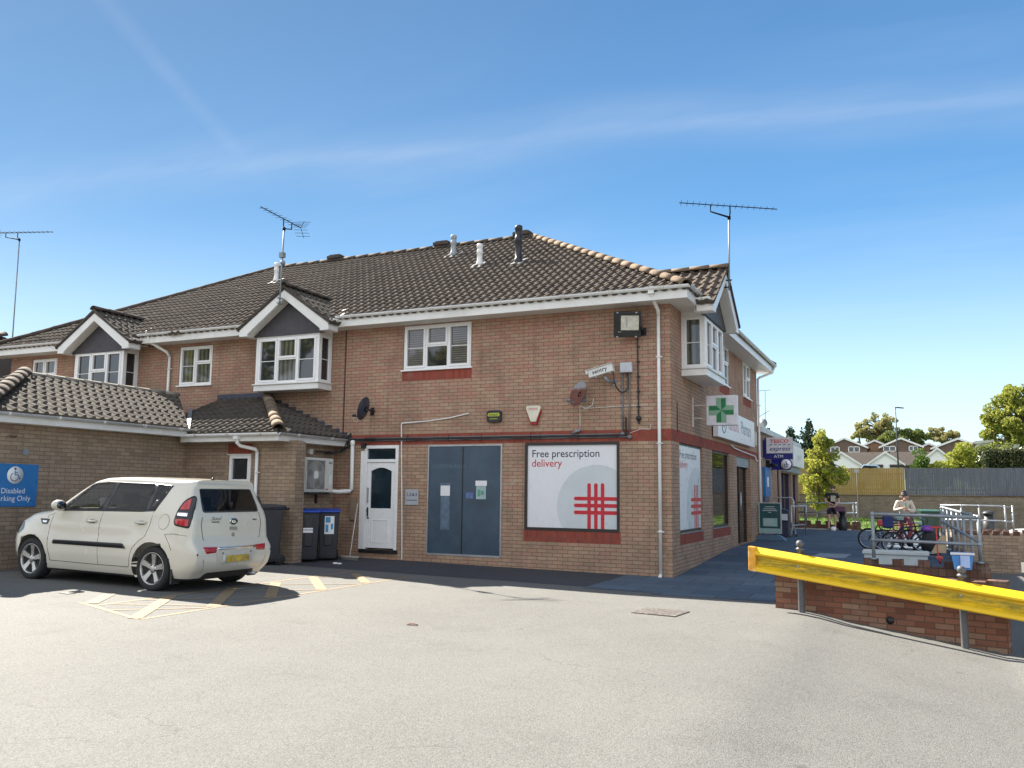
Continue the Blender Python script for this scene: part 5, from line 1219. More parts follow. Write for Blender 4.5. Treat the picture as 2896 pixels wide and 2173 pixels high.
for S_ in (SL, SR):
    for pq in ([(1.20, 1.15), (1.035, 1.59), (.94, 1.59), (1.06, 1.15)], [(.27, 1.17), (.20, 1.58), (.10, 1.575), (.16, 1.18)], [(2.11, 1.125), (1.50, 1.585), (1.44, 1.575), (1.97, 1.15)],
               [(1.50, 1.565), (1.50, 1.585), (1.2, 1.605), (.2, 1.592), (-.16, 1.567), (-.11, 1.545), (.2, 1.568), (1.2, 1.58)], [(2.11, 1.122), (.3, 1.160), (.04, 1.178), (.05, 1.205), (.3, 1.188), (2.03, 1.152)], [(.04, 1.18), (.09, 1.2), (-.09, 1.56), (-.17, 1.568)]):
        decal('window_trim', pq, S_, car_dark, car, .004, th=.012)
    decal('side_window', rnd_poly([(1.98, 1.155), (1.48, 1.545), (1.03, 1.575), (1.13, 1.165)], .03), S_, cglass, car, .006)
    decal('side_window', rnd_poly([(1.05, 1.175), (.95, 1.575), (.19, 1.565), (.25, 1.19)], .03), S_, cglass_d, car, .006)
    decal('quarter_window', rnd_poly([(.17, 1.20), (.11, 1.555), (-.11, 1.545), (.06, 1.205)], .03), S_, cglass_d, car, .006)
    s = 1 if S_ is SL else -1
    lines = [[(2.17, 1.09), (2.20, 1.0), (2.25, .8), (2.24, .55), (2.2, .42), (2.18, .34)], [(1.10, 1.15), (1.13, .95), (1.14, .7), (1.13, .34)],
             [(.06, 1.17), (.08, .95), (.14, .80), (.27, .72), (.38, .62), (.43, .5), (.45, .36), (.46, .335)], [(2.18, .335), (1.3, .325), (.46, .33)],
             [(-.25, .85), (-.40, .86), (-.62, .84)], [(-.25, .85), (-.36, .70), (-.40, .62)], [(2.36, .90), (2.3, 1.04), (2.19, 1.07)]]
    for ln in lines:
        pl_ = []
        for (a, b), (c, d) in zip(ln, ln[1:]):
            k = max(1, int(math.hypot(c-a, d-b)/.06))
            for i in range(k): t = i/k; pl_.append((a+(c-a)*t, b+(d-b)*t))
        pl_.append(ln[-1]); mb = MB(); mb.tube([(x, s*(car_w(x, z)-.0015), z) for x, z in pl_], .0042, 5); mb.build('panel_gap', gap, car)
    decal('rubbing_strip', rnd_poly([(2.13, .60), (2.12, .665), (.60, .675), (.52, .60)], .02), S_, car_dark, car, .012, th=.015, label='black strip along the doors')
    decal('side_vent', rnd_poly([(2.50, .985), (2.26, .985), (2.29, .90), (2.42, .90)], .02), S_, car_dark, car, .005); decal('vent_bar', rnd_poly([(2.43, .955), (2.31, .955), (2.32, .925), (2.40, .925)], .01), S_, chrome, car, .008)
    for hx_, hz_ in ((1.29, .985), (.25, 1.0)):
        mb = MB(); w0 = car_w(hx_, hz_); mb.tube([(hx_+.10, s*(w0-.01), hz_), (hx_+.085, s*(w0+.035), hz_), (hx_-.075, s*(w0+.038), hz_+.005), (hx_-.10, s*(w0-.01), hz_+.005)], .016, 8); h_ = mb.build('door_handle', paint, car)
        decal('handle_recess', rnd_poly([(hx_+.07, hz_-.03), (hx_+.07, hz_+.025), (hx_-.06, hz_+.028), (hx_-.06, hz_-.028)], .03), S_, gap, h_, .0025)
    # mirror
    mb = MB(); c = Vector((1.93, s*1.00, 1.215)); vs = []; 
    mb.lathe(tuple(c), [(.02, -.075), (.075, -.065), (.10, -.02), (.095, .03), (.06, .07), (.02, .08)], 0, 14, sx=1.15, sy=.85); mb.tube([c+Vector((.03, -s*.05, -.05)), (2.0, s*.82, 1.14)], .025, 8); mr = mb.build('door_mirror', paint, car)
    MB().lathe((1.856, s*1.00, 1.215), [(.072, -.003), (.072, .003)], 0, 14, sx=1.2, sy=.85).build('mirror_glass', glass, mr)
    # tail lamp
    tl = decal('tail_lamp', rnd_poly([(-.555, 1.43), (-.47, 1.36), (-.40, 1.22), (-.375, 1.05), (-.40, .985), (-.64, .945), (-.655, 1.1), (-.60, 1.40)], .03), S_, car_dark, car, .006, th=.02)
    redl = plain('red_lens', (.42, .012, .02), .12, var=.05, coat=.5) if 'red_lens' not in MAT else MAT['red_lens']
    decal('upper_lens', rnd_poly([(-.55, 1.39), (-.49, 1.34), (-.435, 1.22), (-.58, 1.22)], .02), S_, redl, tl, .012)
    decal('clear_lens', rnd_poly([(-.42, 1.17), (-.42, 1.13), (-.59, 1.12), (-.585, 1.17)], .01), S_, chrome, tl, .012)
    decal('lower_lens', rnd_poly([(-.40, 1.08), (-.415, 1.01), (-.625, .975), (-.62, 1.08)], .02), S_, redl, tl, .012)
    # headlamp (on the far end)
    decal('headlight', rnd_poly([(2.93, .93), (3.12, .88), (3.22, .76), (3.05, .72), (2.90, .80)], .04), S_, glass, car, .005)
    mb = MB(); mb.box(-.42, -.385, s*.72 if s > 0 else -.88, s*.88 if s > 0 else -.72, .13, .45); mb.build('mud_flap', blackp, car)
decal('fuel_flap', [(-.19+.105*math.cos(t), 1.03+.115*math.sin(t)) for t in [i*math.pi/12 for i in range(24)]], SL, gap, car, .0012)
decal('fuel_flap', [(-.19+.100*math.cos(t), 1.03+.110*math.sin(t)) for t in [i*math.pi/12 for i in range(24)]], SL, paint, car, .0028)
for sy_ in (-.36, .36):
    mb = MB(); mb.box(1.02, 1.16, sy_-.23, sy_+.23, 1.10, 1.22); mb.box(1.03, 1.13, sy_-.12, sy_+.12, 1.26, 1.42); mb.box(1.06, 1.09, sy_-.05, sy_+.05, 1.2, 1.27); mb.build('front_seat', seatm, car, bevel=.03)
    mb = MB(); mb.box(.22, .31, sy_-.13, sy_+.13, 1.22, 1.38); mb.box(.2, .34, sy_-.25, sy_+.25, 1.12, 1.24); mb.build('rear_seat', seatm, car, bevel=.03)
mb = MB(); mb.tube([(1.62+.06*math.sin(t), -.36+.18*math.cos(t), 1.19+.17*math.sin(t)) for t in [i*math.pi/10 for i in range(20)]], .016, 6, closed=True); mb.build('steering_wheel', car_dark, car)
MB().box(1.85, 1.92, .25, .30, 1.14, 1.30).box(1.80, 1.98, -.6, .6, 1.10, 1.17).build('dashboard', seatm, car, bevel=.02)
MB().box(1.70, 1.705, .20, .42, 1.20, 1.34).build('windscreen_card', panel_white, car)
# windscreen and grille end
decal('windscreen', rnd_poly([(2.24, .66), (2.24, -.66), (1.50, -.58), (1.50, .58)], .06), ST, cglass, car, .004)
def SF(y, z):
    w0 = car_w(interp(XF, z), z); return (interp(XF, z)+.10*(1-min(1, (y/w0)**2)), y, z), (1, 0, 0)
decal('grille', rnd_poly([(-.4, .66), (.4, .66), (.36, .72), (-.36, .72)], .02), SF, car_dark, car, .004); decal('lower_grille', rnd_poly([(-.45, .34), (.45, .34), (.38, .50), (-.38, .50)], .03), SF, car_dark, car, .004)
decal('number_plate', [(-.26, .53), (.26, .53), (.26, .64), (-.26, .64)], SF, panel_white, car, .008)
# rear end
decal('rear_window', rnd_poly([(-.60, 1.175), (.60, 1.175), (.585, 1.33), (.545, 1.535), (-.545, 1.535), (-.585, 1.33)], .05), SB, cglass_d, car, .006)
for ln in ([(-.60, 1.165), (-.64, 1.0), (-.60, .78), (-.54, .735), (-.3, .728), (.3, .728), (.54, .735), (.60, .78), (.64, 1.0), (.60, 1.165)], [(-.58, 1.55), (0, 1.56), (.58, 1.55)]):
    pl_ = []
    for (a, b), (c, d) in zip(ln, ln[1:]):
        k = max(1, int(math.hypot(c-a, d-b)/.05))
        for i in range(k): t = i/k; y, z = a+(c-a)*t, b+(d-b)*t; q = SB(y, z)[0]; pl_.append((q[0]-.0005, y, z))
    mb = MB(); mb.tube(pl_, .0048, 5); mb.build('panel_gap', gap, car)
for s in (-1, 1):
    decal('reflector', rnd_poly([(s*.40, .665), (s*.66, .675), (s*.62, .575), (s*.44, .585)][::s], .015), SB, redl, car, .006, th=.01)
    decal('bumper_seam', [(s*.66, .50), (s*.666, .50), (s*.62, .29), (s*.614, .29)][::s], SB, gap, car, .002)
    mb = MB()
    for y in (.30, .78): mb.cut(); mb.lathe((SB(s*y, .57 if y > .5 else .58)[0][0], s*y, .57), [(.014, -.006), (.014, .004)], 0, 10)
    mb.build('parking_sensor', blackp, car)
decal('chrome_strip', [(-.39, .625), (.39, .625), (.39, .66), (-.39, .66)], SB, chrome, car, .012, th=.012)
decal('plate_recess', rnd_poly([(-.44, .60), (.44, .60), (.36, .37), (-.36, .37)], .03), SB, plain('recess_cream', (.52, .49, .42), .4), car, .004)
yp = plain('yellow_plate', (.50, .36, .06), .5, var=.35, vscale=9, col2=(.20, .15, .05))
npl = decal('number_plate', [(-.30, .42), (.30, .42), (.30, .545), (-.30, .545)], SB, panel_grey, car, .014, th=.008); decal('plate_face', [(-.26, .43), (.24, .43), (.24, .535), (-.26, .535)], SB, yp, npl, .017)
decal('lower_valance', rnd_poly([(-.58, .19), (.58, .19), (.50, .285), (-.50, .285)], .03), SB, gap, car, .003)
# badges: oval with the three letters, script, engine tag
TBK = lambda u, n, z: Vector((SB(-u, z)[0][0]-n, -u, z))
q = SB(0, 1.035)[0]
mb = MB(); mb.lathe((q[0]-.006, 0, 1.035), [(.085, -.006), (.08, .006)], 0, 24, sx=1., sy=.62)
ob = mb.build('emblem', chrome, car); mb = MB(); mb.lathe((q[0]-.013, 0, 1.035), [(.072, -.001), (.072, .001)], 0, 24, sx=1., sy=.58); mb.build('emblem_face', blackp, ob)
lettering('emblem_letters', 'KIA', TBK, 0, 1.015, .058, .0165, chrome, ob, align='CENTER', bold=.002, sx=1.1)
mb = MB(TBK); mb.box(-.07, .07, .001, .018, .905, .955); mb.lathe((0, .006, .835), [(.03, -.006), (.028, .006)], 1, 12); mb.build('tailgate_handle', plain('handle_grey', (.30, .28, .25), .4), car)
lettering('script_badge', 'Soul', TBK, -.46, 1.06, .075, .004, plain('badge_dark', (.10, .09, .08), .3, metal=.5), car, shear=.5, sx=1.5)
lettering('script_badge', 'SEARCHER'[:0] or 'Burner', TBK, -.44, 1.02, .038, .004, MAT['badge_dark'], car, bold=.001) if False else MB(TBK).box(-.44, -.29, .001, .004, 1.025, 1.04).build('badge_bar', MAT['badge_dark'], car)
MB(TBK).box(.44, .50, .001, .004, 1.045, 1.065).box(.51, .53, .001, .004, 1.045, 1.065).build('engine_badge', MAT['badge_dark'], car)
mb = MB(); zz0 = car_top(-.30, .06); mb.lathe((-.30, .06, zz0), [(.03, -.01), (.022, .02), (.01, .03)], 2, 10); mb.tube([(-.30, .06, zz0+.02), (-.55, .06, zz0+.19)], [.006, .003], 6); mb.build('roof_aerial', blackp, car)
MB().lathe((-.50, 0, 1.63), [(.012, -.01), (.012, .01)], 0, 8).build('washer_jet', blackp, car)
MB().tube([(-.60, -.45, .20), (-.78, -.47, .215)], .025, 8).build('exhaust', galv, car)
MB().box(-.3, 2.9, -.55, .55, .17, .30).build('underbody', car_dark, car)
# wheels
def wheel(x, s):
    y0 = s*.865
    mb = MB(); mb.lathe((x, y0-s*.10, .332), [(.215, -.10), (.30, -.11), (.327, -.085), (.334, -.05), (.335, .05), (.327, .085), (.30, .105), (.232, .10), (.225, .06)], 1, 44)
    w_ = mb.build('wheel', rubber, car)
    mb = MB(); n = 40
    mb.lathe((x, y0-s*.10, .332), [(.222, -s*.09), (.216, s*.0), (.222, s*.085), (.233, s*.104), (.240, s*.100), (.240, s*.0)], 1, n)
    mb.f = mb.f[:-2]; mb.m = mb.m[:-2]; mb.sm = mb.sm[:-2]
    yo = y0-s*.005
    for k in range(5):
        t = R(90)+k*2*math.pi/5+.1
        def P(r_, a, dy): return (x+r_*math.cos(t+a), yo+s*dy, .332+r_*math.sin(t+a))
        ring_ = [P(.05, -.75, -.02), P(.05, .75, -.02), P(.12, .27, -.012), P(.218, .20, .004), P(.218, -.20, .004), P(.12, -.27, -.012)]
        back = [(a, b-s*.035, c) for a, b, c in ring_]; m6 = 6
        mb.add(ring_+back, [tuple(range(6)), tuple(range(6, 12))[::-1]]+[(i, (i+1) % 6, 6+(i+1) % 6, 6+i) for i in range(6)])
    mb.lathe((x, yo, .332), [(.065, -s*.04), (.062, -s*.012), (.03, -s*.004), (.001, -s*.003)], 1, 16)
    mb.build('rim', alloy, w_)
    mb = MB()
    for k in range(5): t = R(126)+k*2*math.pi/5+.1; mb.lathe((x+.055*math.cos(t), yo, .332+.055*math.sin(t)), [(.011, -s*.02), (.011, -s*.006)], 1, 8)
    mb.build('wheel_nuts', blackp, w_); MB().lathe((x, y0-s*.12, .332), [(.14, -.01), (.14, .01)], 1, 24).build('brake_disc', galv_dull, w_)
for x in (0, 2.66):
    for s in (-1, 1): wheel(x, s)
# ------------------------------------------------------------------ supermarket block behind
tb = thing('supermarket_building', 'low brick shop block with a pale parapet beyond the pharmacy', 'building', (-4, 15.5, 0))
mb = MB(TB(0)); wall_holes(mb, YB+.001, 20.6, -.5, 3.5, -.25, 0, [(15.4, 18.2, .25, 2.4), (18.6, 20.2, .25, 2.4)])
mb.T = ident; mb.box(-8, -.251, 20.35, 20.6, -.5, 3.5); mb.build('wall', brick, tb)
mb = MB(); mb.box(-8, .12, YB+.01, 20.75, 3.50, 3.68); mb.build('parapet', plain('pale_parapet', (.50, .52, .52), .5), tb, bevel=.01)
MB(TB(0)).box(15.3, 20.5, .001, .10, 2.45, 2.66).build('shutter_box', galv_dull, tb)
f = MB(TB(0)).box(15.4, 15.48, -.2, -.1, .25, 2.4).box(18.12, 18.2, -.2, -.1, .25, 2.4).box(16.76, 16.84, -.2, -.1, .25, 2.4).box(18.6, 18.68, -.2, -.1, .25, 2.4).box(20.12, 20.2, -.2, -.1, .25, 2.4).build('entrance', plain('navy_frame', (.02, .025, .07), .4), tb)
MB(TB(0)).box(15.48, 18.12, -.17, -.165, .25, 2.4).build('pane', glass, f); MB(TB(0)).box(18.68, 20.12, -.17, -.165, .25, 2.4).build('pane', glass, f)
MB(TB(0)).box(18.9, 19.3, -.163, -.16, .5, 1.9).build('door_poster', panel_grey, f)
sg = thing('shop_signboard', 'long pale signboard over the supermarket entrance', 'sign', (0, 19.2, 3)); MB(TB(0)).box(17.3, 20.7, .001, .22, 2.68, 3.46).build('board', panel_white, sg, bevel=.01)
lettering('lettering', 'express', TB(0), 18.3, 2.95, .42, .222, panel_grey, sg)
mb = MB(TB(0)); mb.box(11.15, 12.15, .002, .10, 1.55, 2.46); cs = thing('cash_machine', 'blue headed cash machine panel on the brick wall beyond the rain pipe', 'cash machine', (0, 11.6, .3)); mb.build('header', blue_sign, cs, bevel=.01)
MB(TB(0)).box(11.15, 12.15, .002, .06, .3, 1.549).build('surround', plain('navy_panel', (.02, .05, .13), .35), cs); MB(TB(0)).box(11.35, 11.95, .061, .08, .95, 1.4).build('screen', glass, cs); MB(TB(0)).box(11.45, 11.75, .1005, .104, 1.85, 2.15).build('symbol', white_ink, cs)
mb = MB(TB(0)); mb.tube([(14.4, .03, .3), (14.4, .03, 3.45)], .03, 8); tag(mb.build('downpipe', plain('brown_pipe', (.08, .04, .035), .5)), 'thin brown rain pipe between cash machine and supermarket entrance', 'pipe')
# pharmacy fascia sign
ph = thing('pharmacy_sign', 'long white pharmacy lettering sign above the shop door', 'sign', (0, 6.2, 3.3))
MB(TB(0)).box(3.75, 8.85, .03, .155, 2.94, 3.66).build('box', panel_white, ph, bevel=.006); MB(TB(0)).box(3.9, 8.7, .001, .029, 3.0, 3.6).build('spacer', galv, ph)
lettering('lettering', 'Kamsons', TB(0), 4.95, 3.19, .50, .1565, print_red, ph, sx=.78); lettering('lettering', 'Pharmacy', TB(0), 6.72, 3.19, .50, .1565, print_grey, ph, sx=.78)
mb = MB(TB(0)); mb.tube([(4.42+.27*math.cos(t), .157, 3.31+.25*math.sin(t)) for t in [i*math.pi/12 for i in range(24)]], .01, 5, closed=True)
for d in (-.05, .0, .05): mb.box(4.42+d-.012, 4.42+d+.012, .156, .159, 3.20, 3.42).box(4.32, 4.52, .1562, .1588, 3.31+d-.012, 3.31+d+.012)
mb.build('roundel', print_grey, ph)
mb = MB(TB(0)); mb.box(9.25, 9.33, .001, .14, 3.02, 3.42); tag(mb.build('wall_light', plain('light_white', (.66, .62, .52), .4), bevel=.01), 'slim pale wall light past the end of the pharmacy sign', 'lamp')
# projecting green cross
gc = thing('pharmacy_cross', 'square white sign box with green cross projecting from the side wall', 'sign', (.31, 1.75, 3.35))
TX = lambda u, n, z: Vector((u, 1.72-n, z))
MB(TX).box(.315, .955, -.14, 0, 3.035, 3.665).build('box', plain('cross_box_white', (.62, .61, .64), .35), gc, bevel=.008)
cx, cz, L, w2 = .628, 3.35, .262, .093
MB(TX).prism([(cx-w2-.012, cz+L), (cx-w2-.012, cz+w2+.01), (cx-L, cz+w2+.01), (cx-L, cz-w2-.01), (cx-w2-.012, cz-w2-.01), (cx-w2-.012, cz-L), (cx+w2+.012, cz-L), (cx+w2+.012, cz-w2-.01), (cx+L, cz-w2-.01), (cx+L, cz+w2+.01), (cx+w2+.012, cz+w2+.01), (cx+w2+.012, cz+L)], .0005, .002).build('cross_edge', green_pale, gc)
mg, mp_ = MB(TX), MB(TX); l = L-.012
for k in range(4):
    a = k*math.pi/2; rot = lambda x, z: (cx+x*math.cos(a)-z*math.sin(a), cz+x*math.sin(a)+z*math.cos(a))
    mg.prism([rot(0, 0), rot(w2, w2), rot(w2, l), rot(0, l)], .0021, .006); mp_.prism([rot(0, 0), rot(-w2, w2), rot(-w2, l), rot(0, l)][::-1], .0021, .005)
mg.build('dark_facets', green, gc); mp_.build('pale_facets', green_pale, gc)
mb = MB(); mb.box(.001, .03, 1.77, 1.81, 3.02, 3.66).box(.03, .315, 1.78, 1.80, 3.465, 3.485).box(.03, .315, 1.78, 1.80, 3.19, 3.21); mb.build('bracket', plain('peeling_white_paint', (.60, .56, .50), .7, var=.1, col2=(.22, .08, .05), vscale=25), gc)
# supermarket projecting sign
ts = thing('shop_sign', 'projecting white and navy sign reading express and ATM', 'sign', (0, 11.3, 3))
TX = lambda u, n, z: Vector((u, 11.3-n, z))
MB(TX).box(-.0+.06, .90, -.14, -.001, 2.70, 3.37).build('box', navy_sign, ts, bevel=.006); MB(TX).box(.12, .905, -.0005, .01, 2.885, 3.375).build('white_panel', plain('sign_greywhite', (.58, .58, .60), .35), ts)
MB(TX).box(.0, .0595, -.12, -.02, 2.75, 3.30).build('wall_fixing', navy_sign, ts)
lettering('lettering', 'TESCO', TX, .51, 3.21, .145, .0105, print_red, ts, align='CENTER', bold=.004, sx=1.25)
mb = MB(TX)
for i in range(5): x = .20+i*.135; mb.prism([(x, 3.135), (x+.085, 3.14), (x+.10, 3.165), (x+.02, 3.155)], .0105, .012)
mb.build('dashes', navy_sign, ts); lettering('lettering', 'express', TX, .51, 2.965, .19, .0105, navy_sign, ts, align='CENTER', shear=.35, bold=.002, sx=1.05)
lettering('lettering', 'ATM', TX, .48, 2.745, .13, .001, white_ink, ts, align='CENTER', sx=1.05)
lo = thing('lottery_sign', 'round white sign with a blue hand symbol below the navy sign', 'sign', (0, 13, 2.6)); TX = lambda u, n, z: Vector((u, 13-n, z))
MB(TX).box(.02, .60, -.1, -.01, 2.42, 2.80).build('arm', navy_sign, lo); mb = MB(TX); mb.lathe((.48, .0, 2.60), [(.20, -.05), (.20, .0)], 1, 24); mb.build('rim', navy_sign, lo); mb = MB(TX); mb.lathe((.48, .001, 2.60), [(.165, 0), (.165, .004)], 1, 24); mb.build('disc', white_ink, lo)
mb = MB(TX); mb.tube([(.43, .006, 2.62), (.44, .006, 2.54), (.52, .006, 2.52), (.55, .006, 2.58), (.52, .006, 2.62), (.49, .006, 2.58)], .012, 5).tube([(.47, .006, 2.58), (.50, .006, 2.69)], .012, 5).tube([(.51, .006, 2.60), (.47, .006, 2.69)], .012, 5); mb.build('hand_symbol', plain('hand_blue', (.06, .10, .28), .4), lo)
mb = MB(TB(0)); mb.box(11.9, 12.1, .0, .12, 2.45, 2.7).tube([(12, .1, 2.55), (12, .35, 2.52)], .05, 8); tag(mb.build('wall_camera', blackp), 'black dome camera arm under the navy sign', 'camera')
# ------------------------------------------------------------------ near brick walls and the yellow barrier
def seg_frame(a, b):
    a = Vector(a).to_3d(); b = Vector(b).to_3d(); d = (b-a).normalized(); n = Vector((d.y, -d.x, 0)); 
    return (lambda u, q, z: Vector((a.x+d.x*u+n.x*q, a.y+d.y*u+n.y*q, z))), (b-a).length, d, n
def len_uv(a, d): return lambda c: ((c.x-a[0])*d.x+(c.y-a[1])*d.y, c.z)
fw = thing('brick_wall', 'low orange brick wall with toothed coping behind the yellow barrier', 'wall', (2.36, -3.43, 0))
Tf, Lf, dF, nF = seg_frame((2.36, -3.43), (5.19, -4.12))
MB(Tf).box(0, Lf, -.215, 0, -.8, .46).build('wall', brick_red, fw)
mb = MB(Tf); x = .02
while x < Lf-.25: mb.box(x, x+.16, -.22, .004, .461, .55); x += .36
mb.box(Lf-.22, Lf+.006, -.223, .006, .461, .575); mb.build('coping', castle, fw)
mb = MB(Tf); mb.tube([(1.55, -.02, -.02), (1.55, .02, -.02)], .05, 12); mb.build('weep_hole', blackp, fw)
w1 = thing('brick_wall', 'low brick wall with dark merlons carrying the tube railing', 'wall', (3.5, -2.1, 0))
mb = MB(wallA); TW = TA(-2.1); mb.T = TW; mb.box(3.46, 5.18, -.215, 0, -.7, .565); mb.T = ident; mb.box(4.97, 5.18, -1.885, 6.0, -.7, .44); mb.build('wall', castle, w1)
mb = MB(TW)
for a, b in ((3.48, 3.69), (3.88, 4.04), (4.23, 4.39), (4.58, 4.75), (4.94, 5.16)): mb.box(a, b, -.22, .004, .566, .655)
mb.build('coping', castle, w1)
st_ = MB(TA(-3.15)).box(4.35, 5.17, -.2, 0, -.7, .36).build('step_wall', castle, w1)
fwr = thing('brick_wall', 'taller brown brick wall with sunlit toothed top beside the far ramp', 'wall', (5.7, 6.2, 0))
MB(TA(6.2)).box(5.02, 6.35, -.22, 0, -.8, .74).box(5.02, 5.23, -8.2, -.2205, -.8, .58).build('wall', brick_wing, fwr)
mb = MB(TA(6.2)); x = 5.03
while x < 6.3: mb.box(x, x+.13, -.225, .004, .741, .84); x += .20
mb.build('coping', castle, fwr)
def tube_rail(lab, pts, bars, posts, r=.024, mat=None, foot=None):
    t = thing('tube_railing', lab, 'railing', pts[0]); mb = MB()
    for dz in bars: mb.tube([(p[0], p[1], p[2]-dz) for p in pts], r, 8)
    mb.build('rails', mat or galv_dull, t)
    for i, (x, y, z0, z1) in enumerate(posts):
        mb = MB(); mb.tube([(x, y, z0), (x, y, z1)], r*1.05, 8).lathe((x, y, z0), [(r*2, 0), (r*2, .012), (r*1.2, .03)], 2, 8)
        for dz in bars: mb.ball((x, y, z1-dz), r*1.5, 8)
        mb.build('post', mat or galv_dull, t)
    return t
tube_rail('blue grey tube railing with a mid bar across the bicycles', [(3.63, -2.12, 1.33), (5.05, -2.12, 1.31)], (0, .39), [(3.63, -2.12, .65, 1.33), (5.05, -2.12, .65, 1.31)])
tube_rail('tube railing running back along the ramp', [(5.06, -2.04, 1.31), (4.84, 8.0, 1.35)], (0, .36), [(5.06-.22*(y+2)/10, y, .42 if y < 6 else .3, 1.32) for y in (-.6, .9, 2.4, 3.9, 5.4, 6.9, 7.95)])
tube_rail('pale tube railing around the raised far bin', [(4.99, 14, 1.34), (6.6, 14, 1.34), (6.97, 14.2, 1.30)], (0, .45), [(x, 14, .45, 1.33) for x in (5.02, 5.56, 6.05, 6.75, 6.95)], mat=galv)
tube_rail('pale tube railing on the low wall behind the standing man', [(.02, 19.95, 1.31), (2.14, 19.95, 1.31), (2.16, 20.6, 1.31)], (0, .38), [(.33, 19.95, .58, 1.31), (.74, 19.95, .58, .93), (2.08, 19.95, .58, 1.31), (2.2, 20.0, .58, 1.31)], mat=galv)
fl_ = thing('brick_wall', 'low red brick kerb wall with merlons behind the standing man', 'wall', (1, 20, .2))
MB(TA(19.9)).box(.0, 2.0, -.2, 0, 0, .46).build('wall', castle, fl_)
mb = MB(TA(19.9))
for x in (.05, .28, .66, 1.04, 1.42, 1.75): mb.box(x, x+.2, -.205, .005, .461, .6)
mb.box(2.02, 2.32, -.25, .03, .0, .60); mb.build('coping', castle, fl_)
mb = MB(); mb.box(-.3, 2.0, 19.70, 19.88, .2, gz(1, 19.8)+.05); struct(mb.build('kerb', plain('pale_kerb', (.40, .39, .37), .8)))
for y0_, x0_, x1_, zt in ((14.1, 5.02, 7.3, .62),):
    t = thing('brick_wall', 'sunlit toothed brick wall under the pale far railing', 'wall', (6, 14, 0)); MB(TA(y0_)).box(x0_, x1_, -.22, 0, -.8, zt-.1).build('wall', brick_wing, t)
    mb = MB(TA(y0_)); x = x0_+.01
    while x < x1_-.1: mb.box(x, x+.12, -.225, .004, zt-.099, zt); x += .24
    mb.build('coping', castle, t)
# yellow barrier
bar = thing('crash_barrier', 'grimy yellow steel crash barrier on two ball topped posts', 'barrier', (2.75, -3.72, 0))
pA, pB = Vector((2.75, -3.72, gz(2.75, -4.1))), Vector((4.71, -4.22, -.225)); d3 = (pB-pA); L3 = d3.length; d3.normalize(); hn = Vector((d3.y, -d3.x, 0)).normalized()
def TR(u, n, z): p = pA+d3*u; return Vector((p.x+hn.x*n, p.y+hn.y*n, p.z+z))
prof = [(.0, .335), (.012, .338), (.098, .262), (.100, .238), (.040, .205), (.032, .10), (.088, .055), (.094, .015), (.075, .0), (.066, .006), (.082, .020), (.078, .048), (.020, .094), (.028, .212), (.088, .244), (.088, .255), (.008, .326), (.0, .325)]
m, t, b = base_mat('grimy_yellow_paint'); co = t.new('ShaderNodeTexCoord').outputs['Object']; mpn = t.new('ShaderNodeMapping'); t.put(mpn.inputs[0], co); mpn.inputs['Scale'].default_value = (1.2, 1.2, 9)
uvn = t.new('ShaderNodeTexCoord').outputs['UV']; spv = t.new('ShaderNodeSeparateXYZ'); t.put(spv.inputs[0], uvn)
band = t.math('MULTIPLY', t.rng(spv.outputs[1], .03, .11), t.rng(spv.outputs[1], .25, .17))
gr = t.math('MULTIPLY', t.rng(t.noise(mpn.outputs[0], 3.2, 6, .72), .34, .56), band)
c = t.mix(t.math('MULTIPLY', gr, .88), (.80, .50, .006), (.22, .19, .02)); c = t.mix(t.math('MULTIPLY', t.rng(t.noise(co, 9, 6, .75), .57, .66), t.math('ADD', t.math('MULTIPLY', band, .45), .04)), c, (.06, .05, .02))
t.put(b.inputs['Base Color'], c); b.inputs['Roughness'].default_value = .42
yel = m; z0b = .475
mb = MB(TR)
def rail_piece(mb, u0, u1):
    n = len(prof); k = max(1, int((u1-u0)/.5)); 
    for i in range(k+1):
        u = u0+(u1-u0)*i/k
        for a, z in prof: mb.v.append(mb.T(u, a+.05, z+z0b-.02))
    o = len(mb.v)-(k+1)*n
    for i in range(k):
        for j in range(n): mb.f.append([o+i*n+j, o+i*n+(j+1) % n, o+(i+1)*n+(j+1) % n, o+(i+1)*n+j]); mb.m.append(0); mb.sm.append(False)
    mb.f += [[o+j for j in range(n)][::-1], [o+k*n+j for j in range(n)]]; mb.m += [0, 0]; mb.sm += [False]*2
rail_piece(mb, -.60, 6.2)
uvr = lambda c: ((c-pA).dot(d3), c.z-(pA+d3*((c-pA).dot(d3))).z-z0b+.02)
mb.build('rail', yel, bar, uvf=uvr)
MB(TR).box(-.71, -.598, .045, .145, z0b-.025, z0b+.32).build('end_cap', plain('orange_yellow_cap', (.72, .34, .03), .45, var=.25, vscale=10, col2=(.85, .62, .35)), bar, bevel=.015)
pstm = plain('dark_grey_post', (.10, .10, .105), .5, var=.2, vscale=15)
for u in (0, L3):
    mb = MB(TR); mb.lathe((u, 0, 0), [(.05, -.1), (.045, .0), (.045, .84), (.058, .845), (.058, .86), (.04, .875), (.03, .885)], 2, 16); mb.ball((u, 0, .925), .055, 14); mb.build('post', pstm, bar)
    mb = MB(TR); mb.lathe((u, .088, z0b+.15), [(.018, -.012), (.016, .012), (.008, .016)], 1, 8); mb.build('bolt', galv, bar)
mb = MB(TR)
for u, z in ((.95, .17), (-.35, .2), (.62, .15), (2.3, .16), (-.2, .12)): mb.lathe((u, .083, z0b+z), [(.013, -.004), (.013, .001)], 1, 8)
for u in (-.42, 1.2, 2.95): mb.box(u, u+.12, .078, .0835, z0b+.10, z0b+.106).box(u-.06, u+.05, .078, .0835, z0b+.17, z0b+.178)
mb.build('bolt_slots', blackp, bar)
